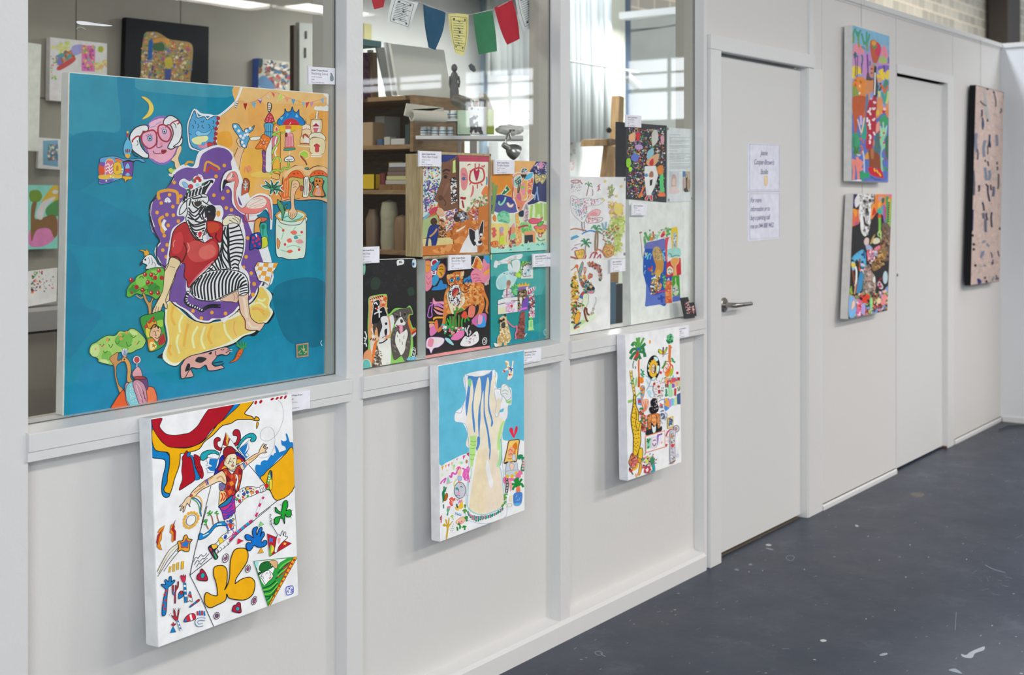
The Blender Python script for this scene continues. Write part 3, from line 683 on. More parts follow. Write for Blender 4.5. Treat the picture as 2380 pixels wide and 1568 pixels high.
ART['garden'] = '''@1930 40 7.467
P 7fb0cc 370 110 1040 320 1030 1700 370 1700
p 8a9ad0 370 600 1040 600 1040 1500 370 1500
p dc8a9a 390 600 400 500 440 450 480 480 520 470 560 520 590 600 560 700 400 700
p dc8a9a 880 660 900 520 940 480 980 560 1000 680 940 740
p c08cc0 385 700 420 660 480 630 540 640 580 620 640 640 690 600 720 700 720 1060 600 1060 560 980 500 900 385 860
p c08cc0 800 800 860 740 1030 820 1030 900 840 940
p a8b870 830 760 870 690 940 680 990 760 960 800 880 800
p 7a68b8 830 850 1030 840 1030 940 850 940
p e8c83c 385 870 440 840 500 860 530 920 540 1000 500 980 460 1000 420 1050 385 1060
d e8c83c 6 815 1035 880 950 910 1000 1010 960 990 1030 880 1040
p e8c83c 860 920 930 910 940 1080 880 1060
p e8c83c 985 940 1030 930 1030 1060 990 1050
S 4a9a7a 4 400 400 400 280 440 190 470 330 450 270 430 220 480 400 500 280 530 220 490 400 480 330 470 250 590 480 560 360 540 280 630 480 630 350 630 250 630 480 660 380 680 290 650 520 600 440 570 420 600 560 560 520 550 500
S 7a9a4a 4 485 330 490 430 495 520 640 450 640 530 640 590 410 330 400 400 400 450
S 2f6a6a 3 430 600 420 700 460 660 400 640 430 660 450 620 540 650 560 720 540 850 680 760 690 800 680 840
S 4a3a5a 2 430 700 440 850 430 1030 470 660 470 850 460 1040 540 800 545 900 540 980 640 640 640 800 650 950
p d8a07a 800 1050 880 1060 900 1110 830 1130
S 6a3a8a 3 640 650 650 800 650 960 1010 700 1015 760 1010 800 930 830 935 900 930 950
p b85a3c 690 440 720 390 760 390 800 420 860 470 880 560 860 660 820 760 790 800 740 780 710 660 690 540
p c83c5a 790 480 840 460 880 540 860 640 800 680 780 600
p d89a4a 720 410 760 400 800 450 760 500 720 480
S 5a9a5a 3 730 480 750 520 770 560 760 500 780 540 800 480
p 8fa098 730 800 790 800 800 870 760 870
p c88a6a 700 860 740 820 770 860 775 960 750 1040 700 1020 690 940
S 4a2a2a 2 700 900 720 890 735 905 700 960 715 975 735 960
p 5a4a4a 620 1080 640 960 670 970 690 1040 740 1060 740 1100 640 1110
p d08a5a 600 1120 700 1100 760 1100 760 1290 700 1300 670 1460 640 1500 610 1400
p 3a3040 760 860 800 870 800 1000 830 1250 800 1400 750 1390 750 1100
l e8e0e8 3 775 960 775 1150 765 1350
S 3a5a4a 5 830 1180 810 1260 820 1330 860 1140 880 1200 850 1280
p e08838 385 1150 430 1060 500 1030 560 1040 610 1090 620 1180 600 1240 600 1400 640 1568 500 1568 470 1450 500 1300 420 1240 385 1190
S b85a20 3 420 1100 440 1090 450 1110 520 1100 530 1140 540 1120 440 1150 430 1180 450 1200 540 1400 560 1460 550 1520
p f4e4d0 505 1170 520 1190 515 1220 500 1200
p f4e4d0 490 1310 520 1300 520 1330 500 1340
p 8a9a4a 385 1210 440 1200 480 1280 490 1400 460 1500 410 1420 385 1340
p c8603c 385 1380 420 1430 460 1510 500 1480 560 1520 640 1568 640 1950 520 1900 470 2060 400 1900 385 1700
p 4a8a72 920 1160 950 1080 1000 1100 1010 1160 960 1250 910 1240
S d8643c 5 870 1170 920 1240 940 1330 1000 1200 960 1260 940 1330 880 1420 890 1460 880 1510
S 4aa08a 6 990 1260 960 1380 940 1500 900 1300 920 1380 940 1440
S c8d080 6 845 1280 850 1400 880 1560 1010 1280 1000 1400 970 1500
p e0945a 820 1420 880 1400 930 1568 1010 1480 1020 1700 820 1700
@1930 230 7.467
p 5a70b8 370 320 500 300 700 380 1010 300 1010 1460 370 1440
p 3f9a8a 560 400 620 400 620 700 520 640
p b85a34 385 -20 620 -40 640 100 560 250 600 380 540 280 480 320 460 560 430 650 415 500 400 330
p 3f9a6a 380 620 470 590 510 720 490 900 400 900 380 760
p 5a8a3a 400 960 430 840 470 860 520 940 470 960 430 980
S 3a6a4a 3 410 940 430 880 420 820 450 940 470 880 490 830
p 5a7a9a 620 -40 660 -40 640 400 600 400
p b02c3c 690 0 800 -20 800 300 780 620 700 640 640 580 620 300 650 120
p b02c3c 640 600 740 640 720 860 620 850
S e8e0ea 4 640 220 680 230 700 280 660 210 690 190 690 150 750 40 770 70 790 50 650 450 680 450 700 430 670 360 680 440 690 530 730 350 750 370 770 330 730 150 750 180 780 150 640 320 640 380 635 400 670 620 700 650 690 700 670 720 690 740 680 780 740 580 760 590 770 630 700 10 715 -10 720 0
p d88a5a 800 200 870 210 850 300 790 330
p e09a8a 800 430 850 390 860 480 840 560 790 590
p d8c04a 800 200 840 190 850 260 810 290
p d89a3c 590 1030 640 920 680 980 660 1040
p b88a6a 740 740 760 700 770 760 750 840
p 4a7070 790 620 850 600 860 900 780 960 760 880
p 8a4a2c 660 880 740 850 770 920 840 950 870 1080 860 1210 800 1200 720 1190 680 1180 670 1040
p b0704a 700 880 750 860 750 1020 710 1030
p c82434 655 1200 720 1180 800 1210 870 1200 900 1260 920 1370 880 1370 800 1350 740 1330 680 1280
S f0c040 3 760 1200 770 1240 780 1260 800 1230 820 1270 830 1280 840 1280 860 1310 875 1340
S 3a4a5a 1.6 700 1340 740 1370 780 1400 780 1400 830 1400 880 1400
p 3f9a6a 860 340 900 290 950 280 1000 340 1010 420 960 470 870 440
p e08a4a 960 200 1020 180 1020 320 980 300
p b0343c 900 210 940 160 960 210 920 250
d e8c8d0 3.4 940 175
p 8fc8a0 860 520 900 500 920 390 930 500 980 480 970 620 930 720 960 820 900 900 890 1000 930 1040 900 1080 920 1250 880 1220 870 1000 880 850 860 760
S a8d8b0 3 870 470 880 560 900 640 980 460 960 560 930 640 915 400 920 500 920 600
d c0304a 2.4 930 590 860 670 930 760 960 1040 950 930 850 570
p 3a6a4a 960 700 1010 640 1010 1040 960 960
S 4a9a5a 6 940 1180 980 1230 1000 1220
p 3a8a70 380 700 400 640 440 700 420 800 380 840
S d8704a 3 510 700 530 680 540 720 550 750 570 730 575 760 520 830 540 810 550 850 540 880 560 860 560 900 520 940 540 920 550 960
p e8a45a 500 370 530 620 570 500 575 340 600 330 560 560 535 620 510 560 470 360
S f0c8c0 3 470 350 500 450 530 580 580 330 570 450 540 590
S c8b0d8 5 530 290 530 360 535 450
S e8887a 6 400 1400 410 1250 390 1080 490 1400 480 1250 450 1100 480 1260 460 1150 440 1050 490 1240 490 1120 460 1000 490 1240 500 1120 520 1050 500 1220 530 1150 560 1080 500 1240 540 1220 570 1210 400 1060 430 1120 460 1150 395 1040 400 1120 400 1200
S c0d0ea 3 560 900 580 1000 590 1280 460 960 500 980 520 960
p 2f9a6a 510 1300 560 1240 600 1280 660 1270 680 1340 640 1380 600 1360 560 1440 540 1380 510 1360
p 6a78c0 640 1400 900 1420 1010 1350 1010 1450 700 1440
p e8e8ec 380 1410 520 1400 530 1425 380 1425'''
ART['jester'] = '''@320 900 4.9
p 0a78b8/12141c/2 150 380 130 520 125 660 130 760 170 800 250 810 310 830 315 900 290 1000 275 1100 275 1200 300 1245 340 1250 370 1200 400 900 330 740 200 700 165 600 165 480 165 380
p f5a800/12141c/2 170 470 160 560 170 640 200 710 260 730 340 740 362 780 360 900 340 1000 335 1080 300 1150 310 1190 350 1205 372 1200 400 1120 420 1040 470 900 485 800 490 755 560 745 600 735 700 700 760 620 860 540 960 440 1060 410 1130 370 1230 365 1280 365 1365 380 1385 365 1370 340 1340 335 1330 360 1300 330 1220 300 1260 240 1300 190 1305 150 1100 180 940 380 760 600 600 680 480 690 400 680 300 640 230 560
p 0a78b8/12141c/1.4 1090 190 1165 180 1130 230 1040 310 1000 350 960 380 980 330 1040 270
p aa0d22/12141c/1.4 165 368 270 350 272 380 250 440 280 490 330 530 420 545 520 530 590 515 680 440 730 360 790 270 830 235 920 220 1010 195 1095 188 1050 260 1000 330 960 380 900 430 830 500 760 590 680 650 600 675 500 685 420 685 340 670 270 610 210 530 175 460
p d9a21c/12141c/1.2 1355 400 1375 400 1372 430 1360 465 1350 460
p aa0d22/12141c/1.4 560 720 530 760 505 800 510 850 500 950 510 1040 480 1130 478 1170 560 1120 650 1055 660 990 640 920 620 830 590 770
p aa0d22/12141c/1.2 650 762 640 800 660 900 700 1000 730 1040 750 1000 740 930 710 860 715 800
s 4a0814 1.4 660 800 670 820 690 810 700 830 660 850 670 870 690 860 702 882 680 900 690 920 705 900 715 925 690 950 700 970 715 950 728 975 710 990 720 1010
p 0a78b8/12141c/1.3 580 735 560 760 565 790 600 790 625 850 640 940 655 1010 655 1055 710 1035 680 960 650 890 640 820 625 780 600 770 600 740
o b01a30 1345 172 15 24 25
o b01a30 1402 162 15 24 35
o b01a30 1532 132 12 22 60
o b01a30 1588 124 12 22 50
o b01a30 1635 114 12 24 35
o b01a30 1682 110 12 24 35
l 8a8888 0.7 1600 145 1640 190 1660 300 1640 420 1570 550 1480 610 1410 590 1395 530 1430 470 1500 450 1545 490 1560 550 1560 640 1520 750 1450 800 1380 800
l 12141c 1.5 1265 880 1400 1040 1590 1285
l 12141c 1.5 1785 1130 1590 1290 1290 1520
l 12141c 1.5 835 1120 790 1300 725 1568
p a8182c/12141c/1.5 1110 670 1095 640 1120 620 1135 570 1120 550 1090 545 1085 510 1110 480 1150 485 1170 530 1170 590 1150 640
p a8182c/12141c/1.5 945 720 890 700 870 660 870 600 900 570 935 575 940 605 910 620 910 660 935 685 960 690
p 1b9ba6/12141c/1.5 1130 700 1160 620 1210 560 1270 525 1320 525 1350 560 1340 605 1300 620 1280 600 1300 575 1240 580 1180 640 1150 690
p 1b9ba6/12141c/1.5 920 770 870 750 800 770 790 800 750 830 720 820 715 780 740 740 800 715 870 715 920 740
P f1f0ee/12141c/1.2 1145 710 1265 605 1265 700 1230 740 1270 770 1230 815
P 1873b8 1155 700 1255 625 1240 700 1215 750 1265 700 1255 725 1225 770 1255 790 1230 805
P f1f0ee/12141c/1.2 915 810 795 800 775 840 800 850 785 890 830 895 775 925 800 950 790 975 880 960
P 1873b8 915 815 820 810 810 870 850 895 790 915 830 950 880 955
p 1c2aa0/12141c/1.5 920 880 940 800 990 760 1110 735 1180 770 1225 830 1180 850 900 1000 880 960
p b0202c/12141c/1.2 1000 800 1130 775 1180 800 1222 838 1170 850 930 950 925 900
p f0a020 1110 830 1160 820 1180 850 1130 870 970 930 980 900
P f1f0ee/12141c/1.5 1005 512 1150 720 1180 770 1100 700 960 680 920 820
P e89a1c 1005 515 970 650 1018 680 1050 600
P b0202c/12141c/1 1005 520 1010 670 970 655
P b0202c/12141c/1 1040 570 1052 590 1020 680
s f0d070 2 1020 560 1030 600 1010 600 1020 640
p 981c24/12141c/1.6 975 750 985 700 1020 675 1070 675 1110 720 1115 780 1050 770 1000 830
p ecd9b8/3a2a20/1.4 990 830 1030 770 1080 755 1115 760 1130 800 1125 860 1110 920 1080 945 1040 930 1010 900 985 880
S 3a2a20 1.3 1040 850 1055 845 1070 852 1085 815 1100 805 1110 810 1080 830 1090 860 1075 880 1060 800 1030 870 1030 860
p c07068/3a2a20/0.8 1065 890 1085 880 1100 888 1085 905
S c8a878 2.6 1010 860 1000 830 1020 800 1040 910 1060 940 1090 925
p f1efec/2a2a2a/1.4 1010 915 1060 950 1100 955 1135 910 1150 900 1120 960 1070 985 1020 950
p b8342a/12141c/1.6 960 950 1010 920 1070 990 1100 960 1150 880 1190 930 1185 1020 1150 1170 1130 1220 1110 1210 1090 1230 1010 1270 990 1160 1005 1100 1010 1040 980 980
P e0702c/3a1010/0.8 980 960 1010 950 1020 980 1000 1010
P d8502a/3a1010/0.8 1050 1000 1080 980 1100 1020 1060 1050
P 7a1820/3a1010/0.8 1020 1000 1060 1050 1030 1080 1010 1060
P e8862c/3a1010/0.8 1040 1080 1080 1060 1100 1100 1060 1130
P 8a1c24/3a1010/0.8 1020 1110 1060 1130 1040 1170 1010 1160
P e0602c/3a1010/0.8 1020 1180 1060 1150 1080 1200 1040 1230
P 8a1c24/3a1010/0.8 1080 1130 1110 1110 1115 1160 1090 1180
P e88a3c/3a1010/0.8 1100 990 1120 980 1125 1030 1110 1050
P 8a1c24/3a1010/0.8 1150 930 1185 940 1180 990 1150 980
P e0602c/3a1010/0.8 1150 990 1180 1000 1170 1060 1145 1040
P e0702c/3a1010/0.8 1150 1080 1165 1090 1150 1140 1135 1120
P f1efec/12141c/1 1110 980 1140 1000 1150 1060 1130 1140 1115 1190 1110 1110 1130 1050
P 2a2a2a 1110 1150 1128 1180 1120 1205 1105 1190
p 5a78a8/3a1a3a/1 935 1090 1000 1110 990 1150 960 1180 930 1160
S b8344a 1.6 940 1110 960 1130 980 1110 935 1140 955 1160 975 1140
p e8c07a/12141c/1.2 940 1180 1000 1190 1010 1270 960 1320 925 1340 930 1260
S c8342a 3 950 1200 970 1240 945 1300 980 1200 1000 1240 975 1290
p 1a78a8/12141c/2 1075 1230 1080 1290 1020 1350 960 1370 925 1365 930 1345 990 1300
p e8c8a0/3a2a20/1.6 965 950 1005 1010 1005 1100 940 1070 900 1080 800 1130 740 1160 690 1200 640 1250 600 1230 620 1190 680 1130 740 1080 800 1040 870 1000 920 970
S c89868 3.4 700 1130 780 1070 860 1020 900 1040 950 1010 990 1070 640 1200 700 1160 760 1120
s 3a5aa8 2 780 1045 800 1110 790 1042 808 1105
s b83444 2 768 1052 786 1115
p c04038/4a1820/1 595 1225 620 1220 628 1250 600 1262
p e8c8a0/3a2a20/1.4 580 1240 610 1250 600 1300 590 1350 600 1355 575 1330 560 1320 530 1410 515 1415 530 1350 495 1400 485 1395 510 1345 480 1360 478 1350 520 1310 545 1270
l e0a83c 3 610 1250 690 1240 730 1300 725 1400
l 2a5a9a 3 615 1255 670 1270 720 1330 715 1400 725 1470
l 3a9a4a 2.4 610 1260 670 1300 700 1360 710 1440
p e8c8a0/3a2a20/1.4 1165 890 1200 860 1260 810 1320 770 1380 740 1385 720 1410 670 1435 640 1440 655 1430 690 1455 650 1465 655 1445 700 1475 680 1475 695 1450 725 1470 735 1450 745 1420 745 1390 760 1340 810 1290 850 1240 890 1195 940
s 4a78b0 3 1198 865 1218 920 1212 858 1232 910
s b83444 2.4 1230 845 1248 885
S c89868 2.6 1260 830 1320 800 1380 760
p f1efe6/3a2a20/1.4 1115 1210 1170 1160 1240 1130 1310 1130 1380 1140 1400 1120 1440 1110 1460 1160 1440 1185 1380 1200 1290 1240 1230 1260 1150 1340 1100 1380 1090 1290
r e8902c,c8344a,2a5aa8,3a9a5a,f0c83c,8a3a8a,e8602c 60 1.2 3.6 1120 1220 1200 1160 1250 1140 1380 1150 1380 1190 1260 1240 1140 1340 1110 1340
o e8a83c/3a2a1a/0.8 1250 1152 20 18
o e88a3c/3a2a1a/0.8 1300 1195 24 12
o 2a5aa8/1a2a4a/0.8 1250 1195 14 16
o 2a5aa8/1a2a4a/0.8 1210 1215 18 18
o c8305a/3a1a2a/0.8 1360 1190 18 18
p c8344a/3a1a2a/0.8 1140 1285 1170 1275 1175 1300 1160 1315
S 5a5a5a 1.2 1390 1150 1400 1180 1395 1200 1410 1145 1430 1170 1420 1190 1430 1130 1440 1160 1450 1170
p 6abf4a/12141c/1.8 1465 1110 1480 1030 1500 960 1515 945 1530 970 1530 1060 1530 1120 1520 1160 1490 1165 1460 1150
p e8c83c/12141c/1 1500 1060 1530 1050 1530 1150 1505 1160
p 3a2a6a 1510 950 1528 975 1530 1040 1515 1010
s c8e8e8 2.4 1490 1000 1510 1010 1485 1030 1508 1040 1482 1055 1500 1065
d c8202c 5 1470 1120
p c8307a/2a1a4a/1.4 940 1370 1000 1350 1060 1300 1090 1230 1110 1230 1105 1300 1110 1420 1050 1470 990 1510 960 1420
S 2a48b0 3 950 1390 1000 1400 1080 1340 960 1420 1020 1430 1100 1390 1060 1310 1080 1300 1100 1260 970 1460 1030 1460 1100 1420 980 1490 1020 1480 1060 1450
S 7a2a9a 2.4 960 1400 1020 1410 1090 1360 1040 1360 1070 1330 1100 1300 980 1470 1040 1440 1100 1400
p 1878be/1878be/1 1345 895 1360 880 1400 885 1410 850 1440 830 1480 830 1520 770 1545 780 1560 750 1580 740 1565 660 1600 710 1610 740 1640 730 1690 710 1680 670 1645 650 1640 600 1655 615 1700 600 1690 530 1705 540 1730 620 1765 630 1768 700 1640 780 1520 900 1400 1030 1380 1010 1345 950
p f5a60c/12141c/1.6 1768 698 1680 760 1630 810 1540 890 1470 950 1440 990 1400 1035 1500 1160 1592 1285 1785 1130
p 6abf4a/12141c/1.8 1465 1110 1480 1030 1500 960 1515 945 1530 970 1530 1060 1530 1120 1520 1160 1490 1165 1460 1150
p 3a2a6a 1510 950 1528 975 1530 1040 1515 1010
p e8c83c/12141c/1 1500 1060 1530 1050 1530 1150 1505 1160
s d8f0f0 2.4 1490 1000 1510 1010 1485 1030 1508 1040 1482 1055 1500 1065
d c8202c 5 1470 1120
@320 1180 4.6125
l a09a98 5.6 1330 -90 1290 20 1240 130 1150 200 1060 280 980 370 860 470
l f1efec 4.8 1330 -90 1290 20 1240 130
s c82a6e 4.8 1352 -120 1338 -98 1318 -50 1300 -15 1285 50 1262 92
s 1a9ac8 5.8 1190 160 1160 185 1140 200 1110 225 1090 240 1070 262 1045 290 1020 315
s c82a6e 5.8 1225 135 1195 155 1160 185 1140 200 1110 225 1090 240 1070 262 1045 290 1020 315 985 350
l 12141c 1.2 1425 -10 1240 140 1060 290 850 490
l f1efec 5.4 975 360 920 410 870 460
S 12141c 1.2 960 370 975 390 960 400 920 400 935 420 915 435 880 420 900 440 880 465 850 440 865 460 855 485
p 1a84c4/12141c/1.4 665 270 710 280 770 240 810 190 860 155 920 145 940 140 950 170 945 190 880 190 830 210 790 260 740 310 690 335 650 335
s d8ecf4 2 700 300 760 270 850 175 900 172
S 9a5a3a 2.4 735 165 740 190 760 230 780 70 800 110 810 180 850 70 855 100 870 150
S 3a9a3a 2.6 733 160 715 140 705 155 733 160 720 130 735 125 733 160 745 130 740 120 733 160 730 180 710 175 778 70 755 50 750 60 778 70 770 35 785 35 778 70 800 45 795 40 778 70 760 75 752 85 850 65 830 50 830 60 850 65 845 35 860 40 850 65 870 60 860 60
l 12141c 1.5 745 -20 690 180 620 440 560 720
l 12141c 1.5 560 720 700 610 800 530
l 12141c 1.5 560 720 660 920 740 1100 820 1280
S 12141c 1.2 600 580 620 530 650 540 650 540 680 500 700 520 700 520 730 500 740 480 610 610 640 560 660 580 660 580 700 540 710 550 710 550 740 520 765 490 630 635 660 590 680 605 680 605 710 570 750 535
p f1efe6/3a2a20/1.3 935 130 1000 100 1040 60 1055 240 1000 300 930 350 880 390 840 430 800 400 850 370 900 300 970 250 950 180
r e8902c,c8344a,2a5aa8,3a9a5a,f0c83c,8a3a8a,2a4ac8 80 1.2 3.4 950 140 1040 110 1045 240 970 280 955 200
o 2a5aa8/1a2a4a/0.8 1000 140 16 20
p c8302c 980 180 1010 170 1000 230 985 210
p e8c83c/8a6a1a/1 870 330 905 320 920 360 880 380
o 2a4aa8 940 310 16 26 20
S c82a7a 2 1010 300 1030 260 1055 265 1000 330 1040 280 1060 270
p 2a2a40/12141c/1.6 760 420 790 395 820 390 850 395 860 420 840 440 830 470 860 520 850 545 830 550 800 510 770 460
p f0b83c/12141c/1 790 400 830 388 855 400 850 425 810 440
p 3aa05a 810 470 830 490 850 530 835 540
p c82a4a 790 440 800 480 820 520 800 490
p c8302c 765 430 790 435 795 470 775 450
o f1f0ee/2a2a2a/1.2 572 130 45 60 35
d e0a83c 3.4 545 60 575 50 605 50 630 65 648 88 648 118 632 150 610 180 585 200 555 212 525 205 505 185 498 155 500 120 515 90
P e08a1c/5a1a10/1 290 185 270 250 260 260 255 340 235 370 250 420 262 450 230 440 205 410 215 340 240 280 215 260 240 220
P b0202c/5a1a10/0.8 270 225 215 290 200 370 215 400 225 330 250 260
P e08a1c/5a1a10/1 380 170 400 200 380 250 410 260 400 330 375 370 365 350 370 280 345 260 360 180
P b0202c/5a1a10/0.8 405 130 385 210 410 250 405 350 385 350 385 260 360 230
l 3a2a1a 1.2 430 380 340 450 260 580 210 680
l 3a2a1a 1.2 430 400 350 480 280 590 225 700
l 3a2a1a 1.2 455 450 380 540 320 620 280 680
l 3a2a1a 1.2 440 420 340 540 270 650 215 735
l e8d8b8 2.6 435 390 350 470 270 590 220 690
p e0a02c/2a1a10/1.8 525 290 545 330 585 340 560 380 550 460 510 465 470 450 430 465 440 420 430 360 480 350 500 300
p b83a3a 520 320 540 350 570 355 545 385 540 430 505 425 465 430 465 395 450 370 495 360
p 1a78c0 515 340 530 365 560 362 538 388 530 420 505 410 475 415 478 390 465 378 500 370
P f0b428/5a4010/0.8 340 625 360 625 350 690 335 695
P f0b428/5a4010/0.8 378 600 400 600 395 680 378 685
P f0b428/5a4010/0.8 420 585 442 580 438 660 418 665
P f0b428/5a4010/0.8 470 570 496 570 492 650 465 660
p 1878b8/12141c/1.5 290 860 255 830 260 815 300 820 290 780 305 765 330 790 340 740 360 735 365 770 360 790 390 770 400 785 370 820 330 850 325 880 315 960 310 1060 300 1140 265 1155 262 1080 280 960 300 880
d b83444 3 308 890 292 930 300 990 275 1040 290 1080
p b82a3c/12141c/1.2 370 840 385 830 385 900 400 900 405 830 412 830 425 850 430 790 440 795 435 850 410 900 408 1010 395 1015 395 940 375 920
p 1878b8 378 890 390 900 395 930 380 920
p c83050/5a1020/1 460 730 475 720 485 740 495 710 500 740 515 715 515 760 505 795 490 800 470 770
l 12141c 6.4 505 800 510 900 515 1015
l 1878b8 5 505 800 510 900 515 1015
s f1f0ee 5 505 825 506 845 511 880 511 895 513 930 514 950
p 1878b8/12141c/1.2 440 975 440 920 460 890 485 895 492 940 470 960
p b82a3c/12141c/0.8 450 905 470 887 485 905 470 930
p f1f0ee/12141c/1.2 535 1005 545 930 560 895 575 930 585 1005 560 990
p b82a3c 548 930 575 925 578 960 555 960
p 1878b8 550 920 560 897 570 920
p b82a3c/12141c/1.2 560 1050 600 1020 650 980 665 985 650 1005 600 1040 565 1065
p 1878b8 600 1020 625 1003 630 1015 605 1035
p 1878b8 558 1050 580 1040 578 1055 562 1065
p b82a3c/12141c/1.2 360 1150 390 1160 385 1100 400 1100 410 1160 425 1160 435 1095 445 1100 435 1170 425 1210 400 1200
S 12141c 1 345 1150 338 1145 335 1140 360 1135 355 1130 352 1125 385 1090 382 1080 380 1075 400 1090 402 1080 405 1075 445 1090 455 1080 458 1075 435 1085 438 1078 440 1070
l 12141c 5 425 1205 445 1260 465 1315
l f1f0ee 3.8 425 1205 445 1260 465 1315
s 1878b8 3.8 428 1205 435 1225 443 1245 449 1262 455 1280 460 1298
p b82a3c/12141c/0.8 360 1245 375 1240 380 1220 388 1240 410 1240 395 1260 375 1262
P 1878b8/12141c/1 380 1262 410 1330 352 1338
p c8283c/12141c/1.3 498 1220 510 1180 550 1140 600 1130 622 1165 610 1195 550 1215
P f1f0ee 555 1145 575 1135 590 1200 570 1208
p 1878b8 500 1215 515 1185 525 1195 525 1218
s b82a3c 4 640 1105 645 1150 690 1100 690 1150
s 1878b8 4 665 1100 667 1152 712 1105 718 1155
l 2a3a5a 7 725 1195 680 1190 640 1200 630 1230 650 1258 700 1250
l d0dce8 5 725 1195 680 1190 640 1200 630 1230 650 1258 700 1250
p b01c3c/12141c/1.6 635 740 650 705 665 700 680 655 705 665 735 710 750 775 700 780 645 770
o 1fa0a8/12141c/1 697 725 22 30 15
p b01c3c/12141c/1.6 1012 1095 1030 1045 1055 1040 1075 1012 1100 1020 1105 1060 1108 1120 1060 1120 1025 1110
o 1fa0a8/12141c/1 1072 1080 20 22
o f1f0ee/12141c/1.6 943 538 30 48 20
o b0305a/4a1a3a/1 943 538 18 32 20
r f1f0ee 10 1 2 925 500 960 500 965 560 930 575
o 5a6a8a 945 535 10 16
o f1f0ee/12141c/1.5 1182 650 26 40 15
o b0305a/4a1a3a/1 1182 650 15 26 15
o 5a6a8a 1182 648 8 14
o f1f0ee/12141c/1.5 1250 992 24 48 20
o b0305a/4a1a3a/1 1250 992 15 34 20
o 5a6a8a 1250 992 8 16
o f1f0ee/12141c/1.5 848 1155 30 36 20
o 7a2a5a/4a1a3a/1 848 1155 19 24 20
o 5a6a8a 848 1155 9 12
p f5a70e/12141c/2 820 640 860 618 920 620 955 660 960 740 950 830 930 880 965 820 985 740 990 620 1000 540 1040 450 1100 430 1160 440 1185 500 1170 580 1120 660 1060 750 1045 810 1060 800 1120 760 1200 742 1250 780 1255 850 1230 930 1160 980 1080 985 980 965 955 920 940 990 850 1040 780 1068 730 1040 715 980 725 920 745 905 790 930 850 940 855 890 840 800 815 720
p 0f6cbf/12141c/1.7 1280 200 1240 220 1230 270 1240 320 1200 290 1160 285 1150 315 1175 345 1220 350 1215 375 1180 370 1162 400 1170 440 1200 460 1230 430 1250 400 1290 420 1350 415 1385 385 1380 350 1350 350 1340 370 1325 350 1360 290 1350 255 1330 265 1310 310 1335 230 1325 205 1300 230 1280 290 1270 250 1285 220
P 8ad07a/2a4a2a/1 1320 142 1352 175 1300 203
P d02440/4a1a1a/1 1075 328 1135 350 1068 390
P f0a030/4a3a1a/1 1325 425 1350 478 1290 485
p 1c9a30/12141c/1.6 1480 -10 1500 20 1540 40 1560 -60 1600 -80 1610 -20 1590 30 1610 20 1640 20 1648 50 1640 90 1600 95 1580 70 1575 170 1560 120 1530 110 1510 160 1480 180 1465 140 1480 100 1530 90 1540 70 1480 40
S 12141c 0.9 1470 130 1460 125 1455 120 1465 160 1455 165 1450 170 1645 30 1655 25 1660 20 1648 70 1658 75 1662 78 1600 -60 1612 -65 1615 -70 1540 -30 1530 -35 1525 -40 1475 0 1465 -5 1460 -8 1640 95 1645 102 1648 110
l 3a3a3a 1 1415 75 1425 65 1430 80 1415 100 1440 120 1430 140 1415 125
l 12141c 1.3 1430 170 1500 285
c 3a3a3a 1 1420 150 1435 150 1435 172 1420 172
P b01c2c/12141c/1.3 1388 275 1650 380 1418 520
P 2a78c8 1425 310 1435 330 1455 325 1445 345 1450 370 1430 358 1410 368 1415 340 1405 325 1422 328
P f0c030 1578 362 1584 375 1598 378 1586 388 1588 402 1576 392 1562 400 1568 384 1560 372 1574 374
p 6ab03a 1412 510 1412 440 1430 390 1440 420 1430 480 1440 495
p f4f2ee/2a2a2a/1.3 1465 465 1480 380 1485 340 1495 300 1515 285 1530 300 1545 260 1556 245 1560 300 1575 255 1590 270 1580 310 1600 300 1605 320 1570 350 1540 380 1510 420 1490 475
p e8c83c 1440 400 1465 430 1450 470 1430 480
p e8a0a0 1500 330 1530 320 1525 370 1505 380
P 2c9a40/12141c/1.4 1245 570 1715 520 1400 1058
P f1efec 1262 572 1600 540 1530 580 1470 640 1430 740 1360 830 1330 790 1290 690
P 9fd8d8 1250 574 1300 572 1290 630 1270 640
p 1c6a2c/0c2a14/1.4 1295 720 1300 690 1330 680 1300 660 1320 600 1370 575 1420 580 1430 620 1450 630 1400 660 1340 690
p f4ece4/3a2a20/1.2 1320 740 1350 690 1400 670 1440 700 1450 740 1400 790 1370 820 1340 770
p d8a878/3a2a20/1.2 1410 575 1450 560 1490 570 1500 610 1490 650 1465 640 1440 610
p e88a8a 1405 745 1430 735 1430 752 1410 758
S 3a2a20 1.1 1370 710 1385 695 1400 705 1410 690 1425 710 1415 730 1320 740 1340 730 1350 760
S 0c5a24 3 1340 860 1420 830 1480 780 1350 900 1430 880 1500 800 1365 950 1430 940 1490 860 1380 990 1420 960 1450 920 1500 700 1560 640 1640 570 1480 760 1540 700 1600 600
S 7cc848 2.4 1345 880 1420 860 1500 790 1360 925 1430 910 1500 830 1520 650 1570 600 1650 560 1500 730 1550 680 1600 640 1390 1000 1420 980 1440 940
S b8343c 2.6 1540 720 1580 680 1620 620 1560 650 1600 620 1660 560 1500 740 1520 735 1530 740
P f2a21c/12141c/1 1670 528 1715 522 1412 1060 1396 1055
s b83428 4.5 1690 555 1665 560 1665 598 1640 600 1640 650 1615 645 1612 695 1590 690 1590 740 1560 735 1560 790 1535 780 1530 840 1505 830 1500 890 1478 885 1470 945 1450 935 1440 990 1425 985
c 3a4ab8 1.6 1595 850 1620 840 1660 835 1670 870 1665 910 1640 925 1600 930 1590 890
S 3a4ab8 1.5 1620 855 1625 870 1635 850 1620 885 1605 890 1620 905 1640 870 1660 870 1650 885 1650 885 1660 895 1640 905'''
